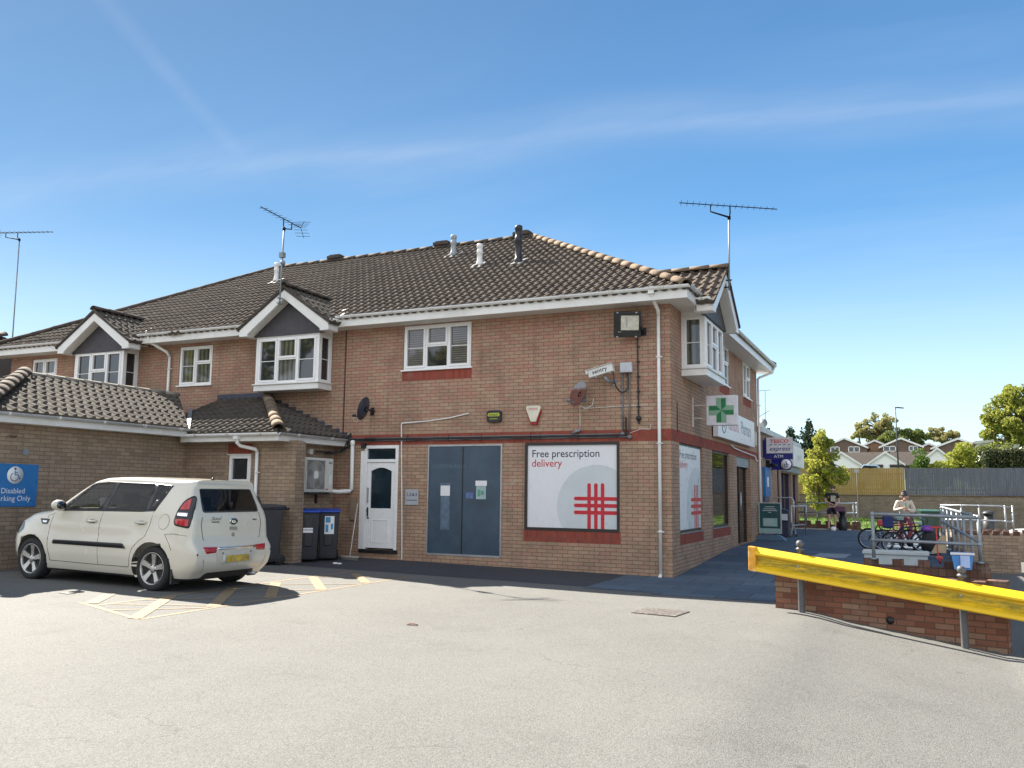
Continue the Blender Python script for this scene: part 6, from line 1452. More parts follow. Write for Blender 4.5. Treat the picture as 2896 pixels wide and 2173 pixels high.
# ------------------------------------------------------------------ things on the terrace
ab = thing('pavement_sign', 'dark green pavement poster board on a moulded base outside the pharmacy', 'sign', (.36, 10, .25))
TX = lambda u, n, z: Vector((u, 10-n, z)); al_ = plain('silver_frame', (.45, .47, .48), .4, metal=.5)
mb = MB(TX); mb.box(.04, .07, -.04, .0, .47, 1.38).box(.66, .69, -.04, 0, .47, 1.38).box(.07, .66, -.04, 0, 1.35, 1.38).box(.07, .66, -.04, 0, .47, .50); mb.build('frame', al_, ab)
MB(TX).box(.071, .659, -.03, -.01, .501, 1.349).build('poster', plain('poster_green', (.015, .07, .075), .3), ab)
mb = MB(TX); mb.box(.16, .57, -.009, -.006, .68, .92); mb.build('text_panel', plain('poster_pale', (.25, .38, .38), .4), ab); MB(TX).box(.072, .658, -.009, -.0065, .502, .62).build('footer', MAT['poster_pale'], ab)
mb = MB(TX)
for z, a, b in ((1.25, .22, .50), (1.19, .18, .54), (1.14, .15, .57), (1.09, .32, .40)): mb.box(a, b, -.009, -.007, z-.008, z+.008)
for i in range(6): mb.box(.19, .54-.03*(i % 3), -.0055, -.0045, .71+i*.032, .718+i*.032)
mb.build('text_lines', panel_grey, ab)
mb = MB(); c = (.36, 9.98); vs = []
for s_, z in ((1, .255), (1, .30), (.72, .40), (.55, .44)):
    for x, y in ((-.45, -.25), (.45, -.25), (.45, .25), (-.45, .25)): vs.append((c[0]+x*s_, c[1]+y*s_, z))
mb.add(vs, [(3, 2, 1, 0), (12, 13, 14, 15)]+[(4*i+j, 4*i+(j+1) % 4, 4*i+4+(j+1) % 4, 4*i+4+j) for i in range(3) for j in range(4)]); mb.box(.12, .2, 9.99, 10.03, .43, .49).box(.52, .6, 9.99, 10.03, .43, .49)
mb.build('base', plain('moulded_blue_grey', (.05, .10, .15), .45), ab, bevel=.02)
hb = thing('hoop_rail', 'steel hoop barrier and trolley rail outside the supermarket', 'railing', (.3, 13.2, .25)); mb = MB()
mb.tube([(-.0+.02, 13.2, .28), (.02, 13.2, 1.40), (.06, 13.2, 1.49), (.13, 13.2, 1.51), (.55, 13.2, 1.51), (.62, 13.2, 1.49), (.66, 13.2, 1.40), (.66, 13.2, .28)], .024, 8).tube([(.60, 13.0, .28), (.60, 13.0, 1.25)], .024, 8).tube([(.60, 13.0, 1.24), (.88, 14.4, 1.24), (.88, 14.4, .28)], .022, 8).tube([(.60, 13.0, .62), (.88, 14.4, .62)], .022, 8); mb.build('tubes', galv, hb)
nsx = thing('newspaper_stand', 'dark slanting newspaper stand behind the green poster board', 'stand', (.4, 12.6, .25)); mb = MB(); mb.box(.12, .58, 12.4, 12.9, .27, .75); mb.prism([(.12, .76), (.58, .76), (.58, 1.1), (.2, 1.22)], 12.5, 12.85); mb.build('cabinet', plain('stand_navy', (.025, .03, .055), .5), nsx, bevel=.01); MB().box(.16, .56, 12.38, 12.399, .80, 1.0).build('newspapers', panel_grey, nsx); MB().box(.14, .24, 12.35, 12.39, .55, .8).build('leaflets', panel_white, nsx)
for i, x in enumerate((.42, .66)):
    ft = thing('folded_trolley', ['folded silver pull trolley leaning by the hoop rail, left one', 'folded silver pull trolley leaning by the hoop rail, right one'][i], 'trolley', (x, 12.95, .25), group='folded trolleys by the hoop rail'); mb = MB()
    mb.tube([(x-.12, 12.85, .30), (x, 12.95, .72), (x+.10, 12.87, .30)], .014, 6).tube([(x-.07, 12.8, .30), (x+.02, 12.9, .66)], .012, 6); mb.build('frame', galv, ft); mb = MB(); mb.lathe((x-.10, 12.84, .31), [(.05, -.02), (.05, .02)], 0, 10); mb.build('wheel', rubber, ft); mb = MB(); mb.lathe((x+.10, 12.86, .31), [(.05, -.02), (.05, .02)], 0, 10); mb.build('wheel', rubber, ft)
# planter trough, crate, boxes
tr = thing('trough', 'long white plastic trough behind the toothed wall', 'trough', (3.87, 1.2, .2)); mb = MB()
o_, i_ = [(3.33, 1.0), (4.41, 1.0), (4.41, 1.42), (3.33, 1.42)], [(3.36, 1.03), (4.38, 1.03), (4.38, 1.39), (3.36, 1.39)]
mb.box(3.34, 4.40, 1.0, 1.03, .2, .56).box(3.34, 4.40, 1.39, 1.42, .2, .56).box(3.34, 3.37, 1.03, 1.39, .2, .56).box(4.37, 4.40, 1.03, 1.39, .2, .56).box(3.37, 4.37, 1.03, 1.39, .2, .45); mb.build('body', plain('trough_white', (.42, .46, .47), .4, var=.1), tr, bevel=.008); MB().box(3.31, 4.43, .97, 1.0, .54, .60).box(3.31, 4.43, 1.42, 1.45, .54, .60).build('rim', MAT['trough_white'], tr, bevel=.008)
cr = thing('storage_box', 'translucent blue plastic box standing on the toothed wall', 'box', (4.81, -2.25, .5)); bp_ = plain('translucent_blue', (.10, .32, .72), .2, var=.2)
mb = MB(); q = [(4.70, -2.36), (4.92, -2.36), (4.92, -2.12), (4.70, -2.12)]; Q_ = [(4.67, -2.39), (4.95, -2.39), (4.95, -2.09), (4.67, -2.09)]
mb.add([(x, y, .57) for x, y in q]+[(x, y, .80) for x, y in Q_]+[(x*.97+4.81*.03, y*.97-2.24*.03, .80) for x, y in Q_]+[(x*.97+4.81*.03, y*.97-2.24*.03, .585) for x, y in q], [(3, 2, 1, 0)]+[(j, (j+1) % 4, 4+(j+1) % 4, 4+j) for j in range(4)]+[(4+j, 4+(j+1) % 4, 8+(j+1) % 4, 8+j) for j in range(4)]+[(8+j, 8+(j+1) % 4, 12+(j+1) % 4, 12+j) for j in range(4)]+[(12, 13, 14, 15)]); mb.build('tub', bp_, cr); MB().box(4.78, 4.90, -2.395, -2.385, .60, .77).build('pale_panel', plain('pale_blue_label', (.42, .55, .85), .4), cr); MB().box(4.655, 4.965, -2.405, -2.392, .78, .81).build('rim', panel_white, cr)
# ------------------------------------------------------------------ bicycles
def bicycle(name, lab, x, y, rz_, fm, wheel_r=.25, wb=.88, kids=True):
    b = thing(name, lab, 'bicycle', (x, y, gz(x, y)+.012), group='bicycles behind the tube railing', local=True); b.rotation_euler[2] = rz_
    R_ = wheel_r
    for wx in (0, wb):
        mb = MB(); mb.tube([(wx+R_*math.cos(t), 0, R_+R_*math.sin(t)) for t in [i*math.pi/16 for i in range(32)]], .022, 7, closed=True); w_ = mb.build('wheel', rubber, b)
        mb = MB(); mb.tube([(wx+(R_-.03)*math.cos(t), 0, R_+(R_-.03)*math.sin(t)) for t in [i*math.pi/14 for i in range(28)]], .008, 5, closed=True)
        for k in range(16): t = k*math.pi/8; mb.tube([(wx, .02*(-1)**k, R_), (wx+(R_-.03)*math.cos(t), 0, R_+(R_-.03)*math.sin(t))], .002, 3)
        mb.lathe((wx, 0, R_), [(.025, -.05), (.025, .05)], 1, 8); mb.build('spokes', galv, w_)
    bb = (.36*wb/.88+.02, 0, R_*.95); st = (.22*wb/.88, 0, R_+.36); hd = (wb-.17, 0, R_+.42); hl = (wb-.13, 0, R_+.30)
    mb = MB(); mb.tube([bb, st], .016, 6).tube([st, hd], .017, 6).tube([bb, hl], .019, 6).tube([hd, hl], .02, 6)
    for s in (-1, 1): mb.tube([(0, s*.05, R_), (bb[0], s*.03, bb[2])], .01, 5).tube([(0, s*.05, R_), (st[0], s*.02, st[2])], .009, 5)
    mb.build('frame', fm, b); mb = MB()
    for s in (-1, 1): mb.tube([(hl[0], s*.045, hl[2]-.03), (wb, s*.05, R_)], .012, 6)
    mb.tube([(hl[0], -.05, hl[2]-.03), (hl[0], .05, hl[2]-.03)], .012, 6); mb.build('fork', blackp, b)
    mb = MB(); mb.tube([hd, (hd[0]-.03, 0, hd[2]+.14)], .014, 6).tube([(hd[0]-.06, -.27, hd[2]+.17), (hd[0]-.02, -.12, hd[2]+.14), (hd[0]-.02, .12, hd[2]+.14), (hd[0]-.06, .27, hd[2]+.17)], .013, 6); mb.build('handlebar', blackp, b)
    mb = MB(); mb.tube([st, (st[0]-.02, 0, st[2]+.14)], .013, 6); mb.plate([(st[0]-.17, -.08), (st[0]-.17, .08), (st[0]+.0, .03), (st[0]+.12, .015), (st[0]+.12, -.015), (st[0]+.0, -.03)], st[2]+.14, st[2]+.18); mb.build('saddle', blackp, b, bevel=.012)
    mb = MB(); mb.lathe((bb[0], .05, bb[2]), [(.075, -.004), (.075, .004)], 1, 14); mb.tube([(bb[0], .05, bb[2]), (bb[0]+.1, .07, bb[2]-.10), (bb[0]+.1, .15, bb[2]-.10)], .01, 5).tube([(bb[0], -.05, bb[2]), (bb[0]-.1, -.07, bb[2]+.10), (bb[0]-.1, -.15, bb[2]+.10)], .01, 5); mb.build('crank', blackp, b)
    return b
redp = plain('red_bike_paint', (.30, .02, .02), .3)
bicycle('bicycle', 'small red bicycle with handlebars at right behind the railing', 3.50, 6.9, R(-6), redp); bicycle('bicycle', 'small black bicycle half hidden behind the red one', 3.15, 7.5, R(-10), blackp, wb=.95); bicycle('bicycle', 'dark child bicycle at the front end of the bicycle group', 3.72, 6.2, R(-14), plain('purple_black', (.03, .02, .045), .3), wheel_r=.24)
cs_ = thing('child_seat', 'dark blue child seat bag with red flap on the red bicycle', 'child seat', (3.6, 6.9, .9)); MB().box(3.50, 3.74, 6.78, 7.0, .82, 1.13).build('bag', plain('bag_navy', (.02, .03, .14), .7), cs_, bevel=.04); MB().box(3.38, 3.51, 6.78, 6.96, .86, 1.02).build('flap', plain('bag_red', (.45, .06, .07), .6), cs_, bevel=.03); MB().box(3.78, 3.98, 6.85, 7.0, .98, 1.12).build('carrier_bag', plain('bag_teal', (.20, .30, .30), .6), cs_, bevel=.04)
hm = thing('helmet', 'purple cycle helmet resting on a dark bag', 'helmet', (4.46, 5, .85)); mb = MB(); mb.lathe((4.46, 5, .84), [(.10, 0), (.115, .03), (.10, .08), (.06, .12), (.01, .135)], 2, 14, sx=1.1); mb.build('shell', plain('helmet_purple', (.16, .04, .30), .3), hm)
bg_ = thing('bag', 'black speckled rucksack beneath the purple helmet', 'bag', (4.5, 5, .4)); mb = MB(); mb.lathe((4.50, 5.02, .40), [(.05, 0), (.17, .03), (.18, .2), (.14, .36), (.08, .43)], 2, 12, sy=.7); mb.build('body', plain('rucksack', (.02, .02, .022), .8, var=.5, vscale=25), bg_)
scx = thing('scooter', 'red child scooter standing by the ramp', 'scooter', (4.64, 3.1, .3)); mb = MB(); mb.box(4.58, 4.70, 2.8, 3.2, .38, .41); mb.build('deck', plain('scooter_red', (.60, .05, .05), .4), scx); mb = MB(); mb.tube([(4.62, 3.2, .36), (4.60, 3.22, .98)], .014, 6).tube([(4.50, 3.22, .98), (4.72, 3.22, .98)], .018, 6); mb.build('stem', MAT['scooter_red'], scx)
for i, yy in enumerate((2.78, 3.24)): mb = MB(); mb.lathe((4.64, yy, .335), [(.05, -.02), (.05, .02)], 0, 12); mb.build('wheel', redp, scx)
mb = MB(); mb.prism([(4.50, .45), (4.78, .45), (4.80, .80), (4.70, .82)], 3.6, 3.63); tag(mb.build('cardboard', plain('cardboard', (.42, .33, .22), .9)), 'piece of pale cardboard propped behind the red scooter', 'cardboard')
def litter_bin(lab, x, y, z, h, r, body, lid_h=.06):
    b = thing('litter_bin', lab, 'bin', (x, y, z)); mb = MB(); mb.lathe((x, y, z), [(r*.9, 0), (r, .03), (r, h*.62), (r*.75, h*.64), (r*.75, h*.85)], 2, 20); mb.build('body', body, b); mb = MB(); mb.lathe((x, y, z+h*.85), [(r*1.05, 0), (r*1.1, .02), (r*.8, h*.1), (r*.2, h*.15)], 2, 20); mb.build('lid', body, b); return b
litter_bin('black round litter bin with flared lid behind the pale far railing', 6.70, 19.8, .25, .87, .2, plain('bin_black', (.03, .032, .036), .5))
litter_bin('square looking dark bin at the standing man feet', 1.70, 19.62, gz(1.7, 19.6), .80, .15, blackp)
gb = wheelie('wheelie_bin', 'dark green wheelie bin behind the bicycles', 4.62, 13, R(10), .52, .6, .9, plain('bin_green', (.02, .055, .035), .4), plain('bin_green_lid', (.03, .085, .055), .35)); gb2 = wheelie('wheelie_bin', 'second green wheelie bin further right behind the bicycles', 5.3, 13.6, R(-8), .5, .55, .82, MAT['bin_green'], bluelid)
# ------------------------------------------------------------------ people
def skin_mesh(name, chains, mat, parent, sub=2):
    """chains: list of [(pos, radius), ...]; first chain starts at the pelvis; shared points are welded"""
    pts = []; rad = []; ed = []; idx = {}
    def vid(p, r):
        k = tuple(round(c, 4) for c in p)
        if k not in idx: idx[k] = len(pts); pts.append(p); rad.append(r)
        return idx[k]
    for ch in chains:
        ids = [vid(p, r) for p, r in ch]; ed += [(a, b) for a, b in zip(ids, ids[1:]) if a != b]
    me = bpy.data.meshes.new(name); me.from_pydata([tuple(p) for p in pts], ed, []); me.materials.append(mat)
    o = bpy.data.objects.new(name, me); COL.objects.link(o)
    m_ = o.modifiers.new('skin', 'SKIN'); m_.use_smooth_shade = True
    for i, v in enumerate(me.skin_vertices[0].data):
        r = rad[i]; v.radius = r if isinstance(r, tuple) else (r, r)
    me.skin_vertices[0].data[0].use_root = True
    s_ = o.modifiers.new('sub', 'SUBSURF'); s_.levels = sub; s_.render_levels = sub
    o.parent = parent; return o
skinm = plain('skin', (.50, .30, .22), .55, var=.06, vscale=10)
def hand(wr, d, up_, s):
    d = Vector(d).normalized(); up_ = Vector(up_).normalized(); sd = d.cross(up_).normalized()*s; ch = []; palm = wr+d*.045
    for k, L in enumerate((.062, .074, .070, .055)):
        o = sd*(.030-.020*k); ch.append([(wr, .026), (palm+o*.6, .018), (palm+o+d*.035, .0095), (palm+o+d*(.035+L*.5)-up_*.010, .0085), (palm+o+d*(.035+L*.85)-up_*.032, .0075)])
    ch.append([(wr, .026), (wr+d*.02+sd*.032, .012), (wr+d*.055+sd*.052-up_*.01, .009)]); return ch
def person(lab, J, loc, rz_, shirt, short, shoe, hair, sleeve=.5, cap=None, hairlen=0, h=1.7, long_sleeve=False):
    p = thing('person', lab, 'person', loc, local=True); p.rotation_euler[2] = rz_; V = {k: Vector(v) for k, v in J.items()}
    ch = [[(V['pel'], .125), (V['abd'], .115), (V['chest'], .135), (V['neck0'], .075), (V['neck'], .05), (V['jaw'], .060), (V['head'], .088), (V['crown'], .070)]]
    for s in 'LR':
        ch.append([(V['pel'], .125), (V['hip'+s], .092), (V['kn'+s], .058), (V['cf'+s], .055), (V['an'+s], .036), (V['to'+s], .03)])
        ch.append([(V['chest'], .135), (V['sh'+s], .058), (V['el'+s], .040), (V['wr'+s], .026)])
        ch += hand(V['wr'+s], V['hd'+s], V.get('up'+s, Vector((0, 0, 1))), 1 if s == 'L' else -1)
    skin_mesh('body', ch, skinm, p)
    # face: brow/nose/ears/eyes/mouth follow the head axis
    f = V['face'].normalized(); hc = V['head']; up_ = (V['crown']-V['jaw']).normalized(); sd = f.cross(up_).normalized()
    mb = MB(); mb.tube([hc+f*.080+up_*.0, hc+f*.108-up_*.028, hc+f*.088-up_*.036], [.009, .014, .011], 6)
    for s in (-1, 1): mb.ball(hc+sd*s*.092-up_*.01, .022, 8, 1.4)
    mb.build('nose_and_ears', skinm, p); mb = MB()
    for s in (-1, 1): mb.ball(hc+f*.080+sd*s*.032+up_*.006, .010, 6)
    mb.build('eyes', blackp, p); mb = MB(); mb.tube([hc+f*.082-up_*.062+sd*.024, hc+f*.092-up_*.064, hc+f*.082-up_*.062-sd*.024], .005, 5); mb.build('mouth', plain('lips', (.35, .12, .11), .5) if 'lips' not in MAT else MAT['lips'], p)
    hm_ = plain('hair_'+str(len(MAT)), hair, .7)
    mb = MB(); vs = []; n1, n2 = 12, 8; 
    for i in range(n2+1):
        a = -.16+(math.pi/2+.16)*i/n2
        for j in range(n1):
            t = 2*math.pi*j/n1; fr = math.cos(t); r = math.cos(a)*.094; low = hc+up_*(math.sin(a)*.112+.022+(.035 if fr > .3 and i < 3 else 0)-(hairlen if i == 0 and fr < .2 else 0))
            vs.append(low+f*(fr*r-.012)+sd*math.sin(t)*r*.93)
    mb.smooth = True; mb.add(vs, [(i*n1+j, i*n1+(j+1) % n1, (i+1)*n1+(j+1) % n1, (i+1)*n1+j) for i in range(n2) for j in range(n1)], raw=True); mb.build('hair', hm_, p, recalc=False)
    tops = [[(V['pel'], .142), (V['abd'], .135), (V['chest'], .155), (V['neck0'], .082)]]
    for s in 'LR':
        e = V['sh'+s].lerp(V['el'+s], sleeve) if not long_sleeve else V['el'+s]
        c_ = [(V['chest'], .155), (V['sh'+s], .082), (e, .066)]
        if long_sleeve: c_.append((V['el'+s].lerp(V['wr'+s], .9), .046))
        tops.append(c_)
    skin_mesh('top', tops, shirt, p)
    bot = [[(V['pel']+Vector((0, 0, .02)), .150), (V['pel'], .148)]]
    for s in 'LR': bot.append([(V['pel'], .148), (V['hip'+s], .112), (V['hip'+s].lerp(V['kn'+s], short[1]), .092 if short[1] < .95 else .078)]+([(V['an'+s], .055)] if short[1] > .95 else []))
    skin_mesh('trousers' if short[1] > .95 else 'shorts', bot, short[0], p)
    for s in 'LR': skin_mesh('shoe', [[(V['an'+s]-Vector((0, 0, .02)), .045), (V['to'+s]-Vector((0, 0, .0)), .04)]], shoe, p, 1)
    return p
blk_c = plain('black_cloth', (.018, .017, .02), .85, var=.2); navy_c = plain('navy_cloth', (.02, .02, .04), .85)
J = dict(pel=(0, 0, .90), abd=(.03, 0, 1.06), chest=(.08, 0, 1.27), neck0=(.12, 0, 1.42), neck=(.15, 0, 1.47), jaw=(.20, 0, 1.50), head=(.215, 0, 1.57), crown=(.20, 0, 1.63), face=(1, 0, -.75),
         hipL=(0, .09, .84), hipR=(0, -.09, .84), knL=(.03, .11, .47), knR=(.02, -.12, .47), cfL=(.01, .11, .34), cfR=(0, -.12, .34), anL=(-.01, .11, .08), anR=(-.02, -.13, .08), toL=(.15, .13, .04), toR=(.14, -.16, .04),
         shL=(.09, .19, 1.38), shR=(.09, -.19, 1.38), elL=(.10, .27, 1.12), elR=(.10, -.27, 1.12), wrL=(.30, .12, 1.00), wrR=(.31, -.10, 1.01), hdL=(.9, -.5, -.1), hdR=(.9, .5, -.1))
mn = person('man in a black printed t-shirt and black shorts looking down into a bag', J, (1.33, 19.45, gz(1.3, 19.5)+.01), R(-72), blk_c, (navy_c, .72), blackp, (.05, .035, .025), sleeve=.62)
mb = MB(); mb.add([(.245, .09, 1.10), (.245, -.09, 1.10), (.262, -.09, 1.33), (.262, .09, 1.33)], [(0, 1, 2, 3)]); mb.build('shirt_print', plain('shirt_print_grey', (.36, .35, .28), .8, var=.4, vscale=20), mn, recalc=False)
bgm = thing('shopping_bag', 'striped red and navy shopping bag held over the dark bin', 'bag', (1.68, 19.3, .98)); mb = MB(); mb.prism([(1.47, .97), (1.80, .99), (1.86, 1.14), (1.74, 1.20), (1.52, 1.19), (1.44, 1.12)], 19.18, 19.38)
mt, t, b = base_mat('striped_bag'); wv = t.new('ShaderNodeTexWave', wave_type='BANDS', bands_direction='Z'); t.put(wv.inputs['Vector'], t.new('ShaderNodeTexCoord').outputs['Object']); wv.inputs['Scale'].default_value = 9; wv.inputs['Distortion'].default_value = 6; t.put(b.inputs['Base Color'], t.mix(wv.outputs[1], (.16, .04, .06), (.05, .04, .10))); b.inputs['Roughness'].default_value = .7
mb.build('body', mt, bgm, bevel=.03)
mb = MB(); mb.lathe((1.38, 19.2, gz(1.4, 19.2)), [(.10, 0), (.11, .02), (.10, .13), (.06, .15)], 2, 10); tag(mb.build('carrier_bag', panel_white), 'small white carrier bag on the ground between the man feet', 'bag')
cream_c = plain('cream_knit', (.52, .47, .40), .9, var=.1); pinkt = plain('plum_trousers', (.14, .04, .06), .85)
J = dict(pel=(0, 0, .76), abd=(.03, 0, .90), chest=(.07, 0, 1.07), neck0=(.11, 0, 1.19), neck=(.13, 0, 1.23), jaw=(.16, 0, 1.255), head=(.17, 0, 1.32), crown=(.16, 0, 1.38), face=(1, 0, -.5),
         hipL=(.03, .09, .72), hipR=(.03, -.09, .72), knL=(.30, .11, .48), knR=(.30, -.11, .48), cfL=(.28, .11, .33), cfR=(.28, -.11, .33), anL=(.22, .11, .08), anR=(.22, -.11, .08), toL=(.38, .12, .04), toR=(.38, -.12, .04),
         shL=(.08, .17, 1.15), shR=(.08, -.17, 1.15), elL=(.12, .24, .93), elR=(.12, -.24, .93), wrL=(.30, .07, .96), wrR=(.30, -.04, 1.00), hdL=(.7, -.6, .3), hdR=(.7, .5, .4))
wm = person('woman in a cream jumper with dark tied up hair looking at her phone', J, (3.98, 10.0, gz(4, 10)+.01), R(-88), cream_c, (pinkt, 1.), blackp, (.03, .02, .018), long_sleeve=True, hairlen=.02)
mb = MB(); mb.ball((.12, 0, 1.455), .055, 10); mb.build('hair_bun', plain('bun_hair', (.03, .02, .018), .8), wm)
ph_ = MB(); ph_.box(4.00, 4.045, 9.60, 9.615, gz(4, 10)+1.03, gz(4, 10)+1.17); tag(ph_.build('phone', plain('phone_case', (.18, .35, .33), .4), bevel=.005), 'pale green phone held up by the woman in cream', 'phone')
bn = thing('bench', 'low dark bench the woman in cream sits against', 'bench', (4, 10.1, .25)); MB().box(3.6, 4.4, 10.02, 10.35, .86, .90).build('seat', galv_dull, bn); 
for x in (3.65, 4.32): MB().box(x, x+.04, 10.05, 10.32, .2, .86).build('leg', galv_dull, bn)
# ------------------------------------------------------------------ boundary wall and fences
bw_ = thing('retaining_wall', 'long shaded brick retaining wall under the timber fences', 'wall', (4, 32, 0)); MB(TA(32)).box(-6, 13, -.3, 0, -.3, 1.62).build('wall', cellmat('grey_brown_brick', [(0, (.19, .145, .12)), (.5, (.28, .22, .18)), (1, (.23, .18, .155))], (.15, .125, .11), .225, .075, .012, stain=.4), bw_); MB(TA(32)).box(-6, 13, -.33, .03, 1.621, 1.67).build('coping', castle, bw_)
def fence(lab, x0, x1, mat, seed):
    f = thing('timber_fence', lab, 'fence', (x0, 32.1, 1.66)); rd = random.Random(seed); mb = MB(TA(32.12)); x = x0
    while x < x1-.02: w_ = rd.uniform(.095, .105); mb.box(x, min(x1, x+w_-.006), -.02-rd.uniform(0, .006), 0, 1.675, 3.04+rd.uniform(-.012, .012)); x += w_
    mb.build('boards', mat, f); x = x0+.02
    while x < x1: MB(TA(32.12)).box(x, x+.09, -.11, .012, 1.675, 3.06).build('post', mat, f); x += 1.8
    MB(TA(32.12)).box(x0, x1, -.06, -.028, 1.9, 1.98).box(x0, x1, -.06, -.028, 2.7, 2.78).build('rails', mat, f)
def woodmat(n, c1, c2):
    m, t, b = base_mat(n); co = t.new('ShaderNodeTexCoord').outputs['Object']; mp_ = t.new('ShaderNodeMapping'); t.put(mp_.inputs[0], co); mp_.inputs['Scale'].default_value = (9, 9, .6); t.put(b.inputs['Base Color'], t.mix(t.rng(t.noise(mp_.outputs[0], 2.2, 5, .7), .3, .7), c1, c2)); b.inputs['Roughness'].default_value = .85; return m
fence('golden brown boarded fence left of the grey fence', -5.5, 3.86, woodmat('golden_fence_wood', (.27, .165, .055), (.37, .245, .085)), 3); fence('weathered blue grey boarded fence right of the golden fence', 3.9, 12.8, woodmat('grey_fence_wood', (.08, .085, .115), (.155, .16, .20)), 4)
mb = MB(); mb.tube([(1.62, 31.7, .4), (1.62, 31.7, 2.85)], .02, 6).box(1.5, 1.74, 31.68, 31.72, 2.8, 2.95); tag(mb.build('sign_post', galv), 'thin pole with a small pale plate before the golden fence', 'sign')
# ------------------------------------------------------------------ trees
def leafmat(name, c1, c2, c3, tr=.35):
    m = bpy.data.materials.new(name); m.use_nodes = True; MAT[name] = m; t = NT(m.node_tree); b = t.n['Principled BSDF']; out = [n for n in t.n if n.type == 'OUTPUT_MATERIAL'][0]
    oi = t.new('ShaderNodeTexCoord').outputs['Object']; g_ = t.new('ShaderNodeNewGeometry'); wn = t.new('ShaderNodeTexWhiteNoise', noise_dimensions='1D')
    t.put(wn.inputs[1], g_.outputs['Random Per Island']); c = t.mix(t.rng(t.noise(oi, 1.1, 3), .35, .65), c1, c2); c = t.mix(t.rng(wn.outputs[0], .5, 1, 0, .8), c, c3)
    t.put(b.inputs['Base Color'], c); b.inputs['Roughness'].default_value = .6; b.inputs['Specular IOR Level'].default_value = .25
    tl_ = t.new('ShaderNodeBsdfTranslucent'); t.put(tl_.inputs[0], t.mix(.5, c, c3)); ms = t.new('ShaderNodeMixShader'); ms.inputs[0].default_value = tr; t.l.new(b.outputs[0], ms.inputs[1]); t.l.new(tl_.outputs[0], ms.inputs[2]); t.l.new(ms.outputs[0], out.inputs[0]); return m
bark = plain('bark', (.10, .08, .06), .9, var=.3, vscale=12, bump=.6)
def leaves(mb, c, r, n, size, rd, squash=1.):
    for _ in range(n):
        while True:
            q = Vector((rd.uniform(-1, 1), rd.uniform(-1, 1), rd.uniform(-1, 1)))
            if .25 < q.length < 1: break
        q = q.normalized()*(q.length**.45); p = Vector(c)+Vector((q.x*r[0], q.y*r[1], q.z*r[2])); a = Vector((rd.gauss(0, 1), rd.gauss(0, 1), rd.gauss(0, .7))).normalized(); b = a.orthogonal().normalized(); cc = a.cross(b); s_ = size*rd.uniform(.6, 1.3); th = rd.uniform(0, 6.28)
        e1 = (b*math.cos(th)+cc*math.sin(th))*s_; e2 = (cc*math.cos(th)-b*math.sin(th))*s_*.6
        mb.v += [p-e1, p+e2*.9, p+e1, p-e2*.9]; o = len(mb.v)-4; mb.f.append([o, o+1, o+2, o+3]); mb.m.append(0); mb.sm.append(False)
def tree(name, lab, base, clumps, nl, ls, lm, trunk_h, tr_, seed, cat='tree', group=None, branches=True):
    t = thing(name, lab, cat, base, group); rd = random.Random(seed); base = Vector(base)
    mb = MB(); tot = sum(c[1][0]*c[1][2] for c in clumps)
    for c, r in clumps:
        k = max(8, int(nl*r[0]*r[2]/tot)); leaves(mb, c, r, k, ls, rd)
    mb.build('crown', lm, t, recalc=False)
    mb = MB(); top = Vector(base)+Vector((rd.uniform(-.1, .1)*trunk_h*.2, 0, trunk_h)); mid = base.lerp(top, .5)+Vector((rd.uniform(-.05, .05), 0, 0)); mb.tube([base-Vector((0, 0, .1)), mid, top], [tr_, tr_*.75, tr_*.5], 8)
    if branches:
        for c, r in clumps:
            s_ = base.lerp(top, rd.uniform(.55, 1)); c = Vector(c); m_ = s_.lerp(c, .5)+Vector((0, 0, .1*(c-s_).length)); mb.tube([s_, m_, c], [tr_*.35, tr_*.22, tr_*.08], 5)
            for _ in range(3): mb.tube([m_, c+Vector((rd.uniform(-1, 1)*r[0], rd.uniform(-1, 1)*r[1], rd.uniform(-.3, 1)*r[2]))*.8], [tr_*.14, tr_*.04], 4)
    mb.build('trunk', bark, t); return t
def clumps_ellipsoid(c, R3, n, rr, seed, shape=None):
    rd = random.Random(seed); out = []
    while len(out) < n:
        q = Vector((rd.uniform(-1, 1), rd.uniform(-1, 1), rd.uniform(-1, 1)))
        if q.length > 1: continue
        k = 1 if shape is None else shape(q.z)
        r = rr*rd.uniform(.6, 1.25); out.append(((c[0]+q.x*R3[0]*k, c[1]+q.y*R3[1]*k, c[2]+q.z*R3[2]), (r, r, r*.75)))
    return out
lf_bright = leafmat('spring_leaves', (.17, .22, .035), (.26, .29, .045), (.40, .38, .07), .55); lf_mid = leafmat('mid_leaves', (.09, .14, .035), (.15, .19, .05), (.24, .26, .08), .5)
lf_dark = leafmat('conifer_needles', (.02, .04, .02), (.035, .06, .03), (.05, .08, .04), .15); lf_yel = leafmat('golden_leaves', (.20, .26, .03), (.30, .34, .05), (.42, .42, .08), .45); lf_pale = leafmat('pale_new_leaves', (.22, .22, .07), (.31, .29, .11), (.40, .37, .17), .55)
shp = lambda z: (1.05-.55*max(0, z)) if z > -.2 else 1.05
tree('young_tree', 'slender yellow green tree in the verge before the golden fence', (-.15, 29.6, .35), clumps_ellipsoid((.08, 29.6, 2.95), (1.08, 1.0, 2.25), 95, .27, 5, lambda z: (1.08-.85*max(0, z+.1)) if z > -.4 else .8), 10500, .06, lf_bright, 3.6, .085, 11)
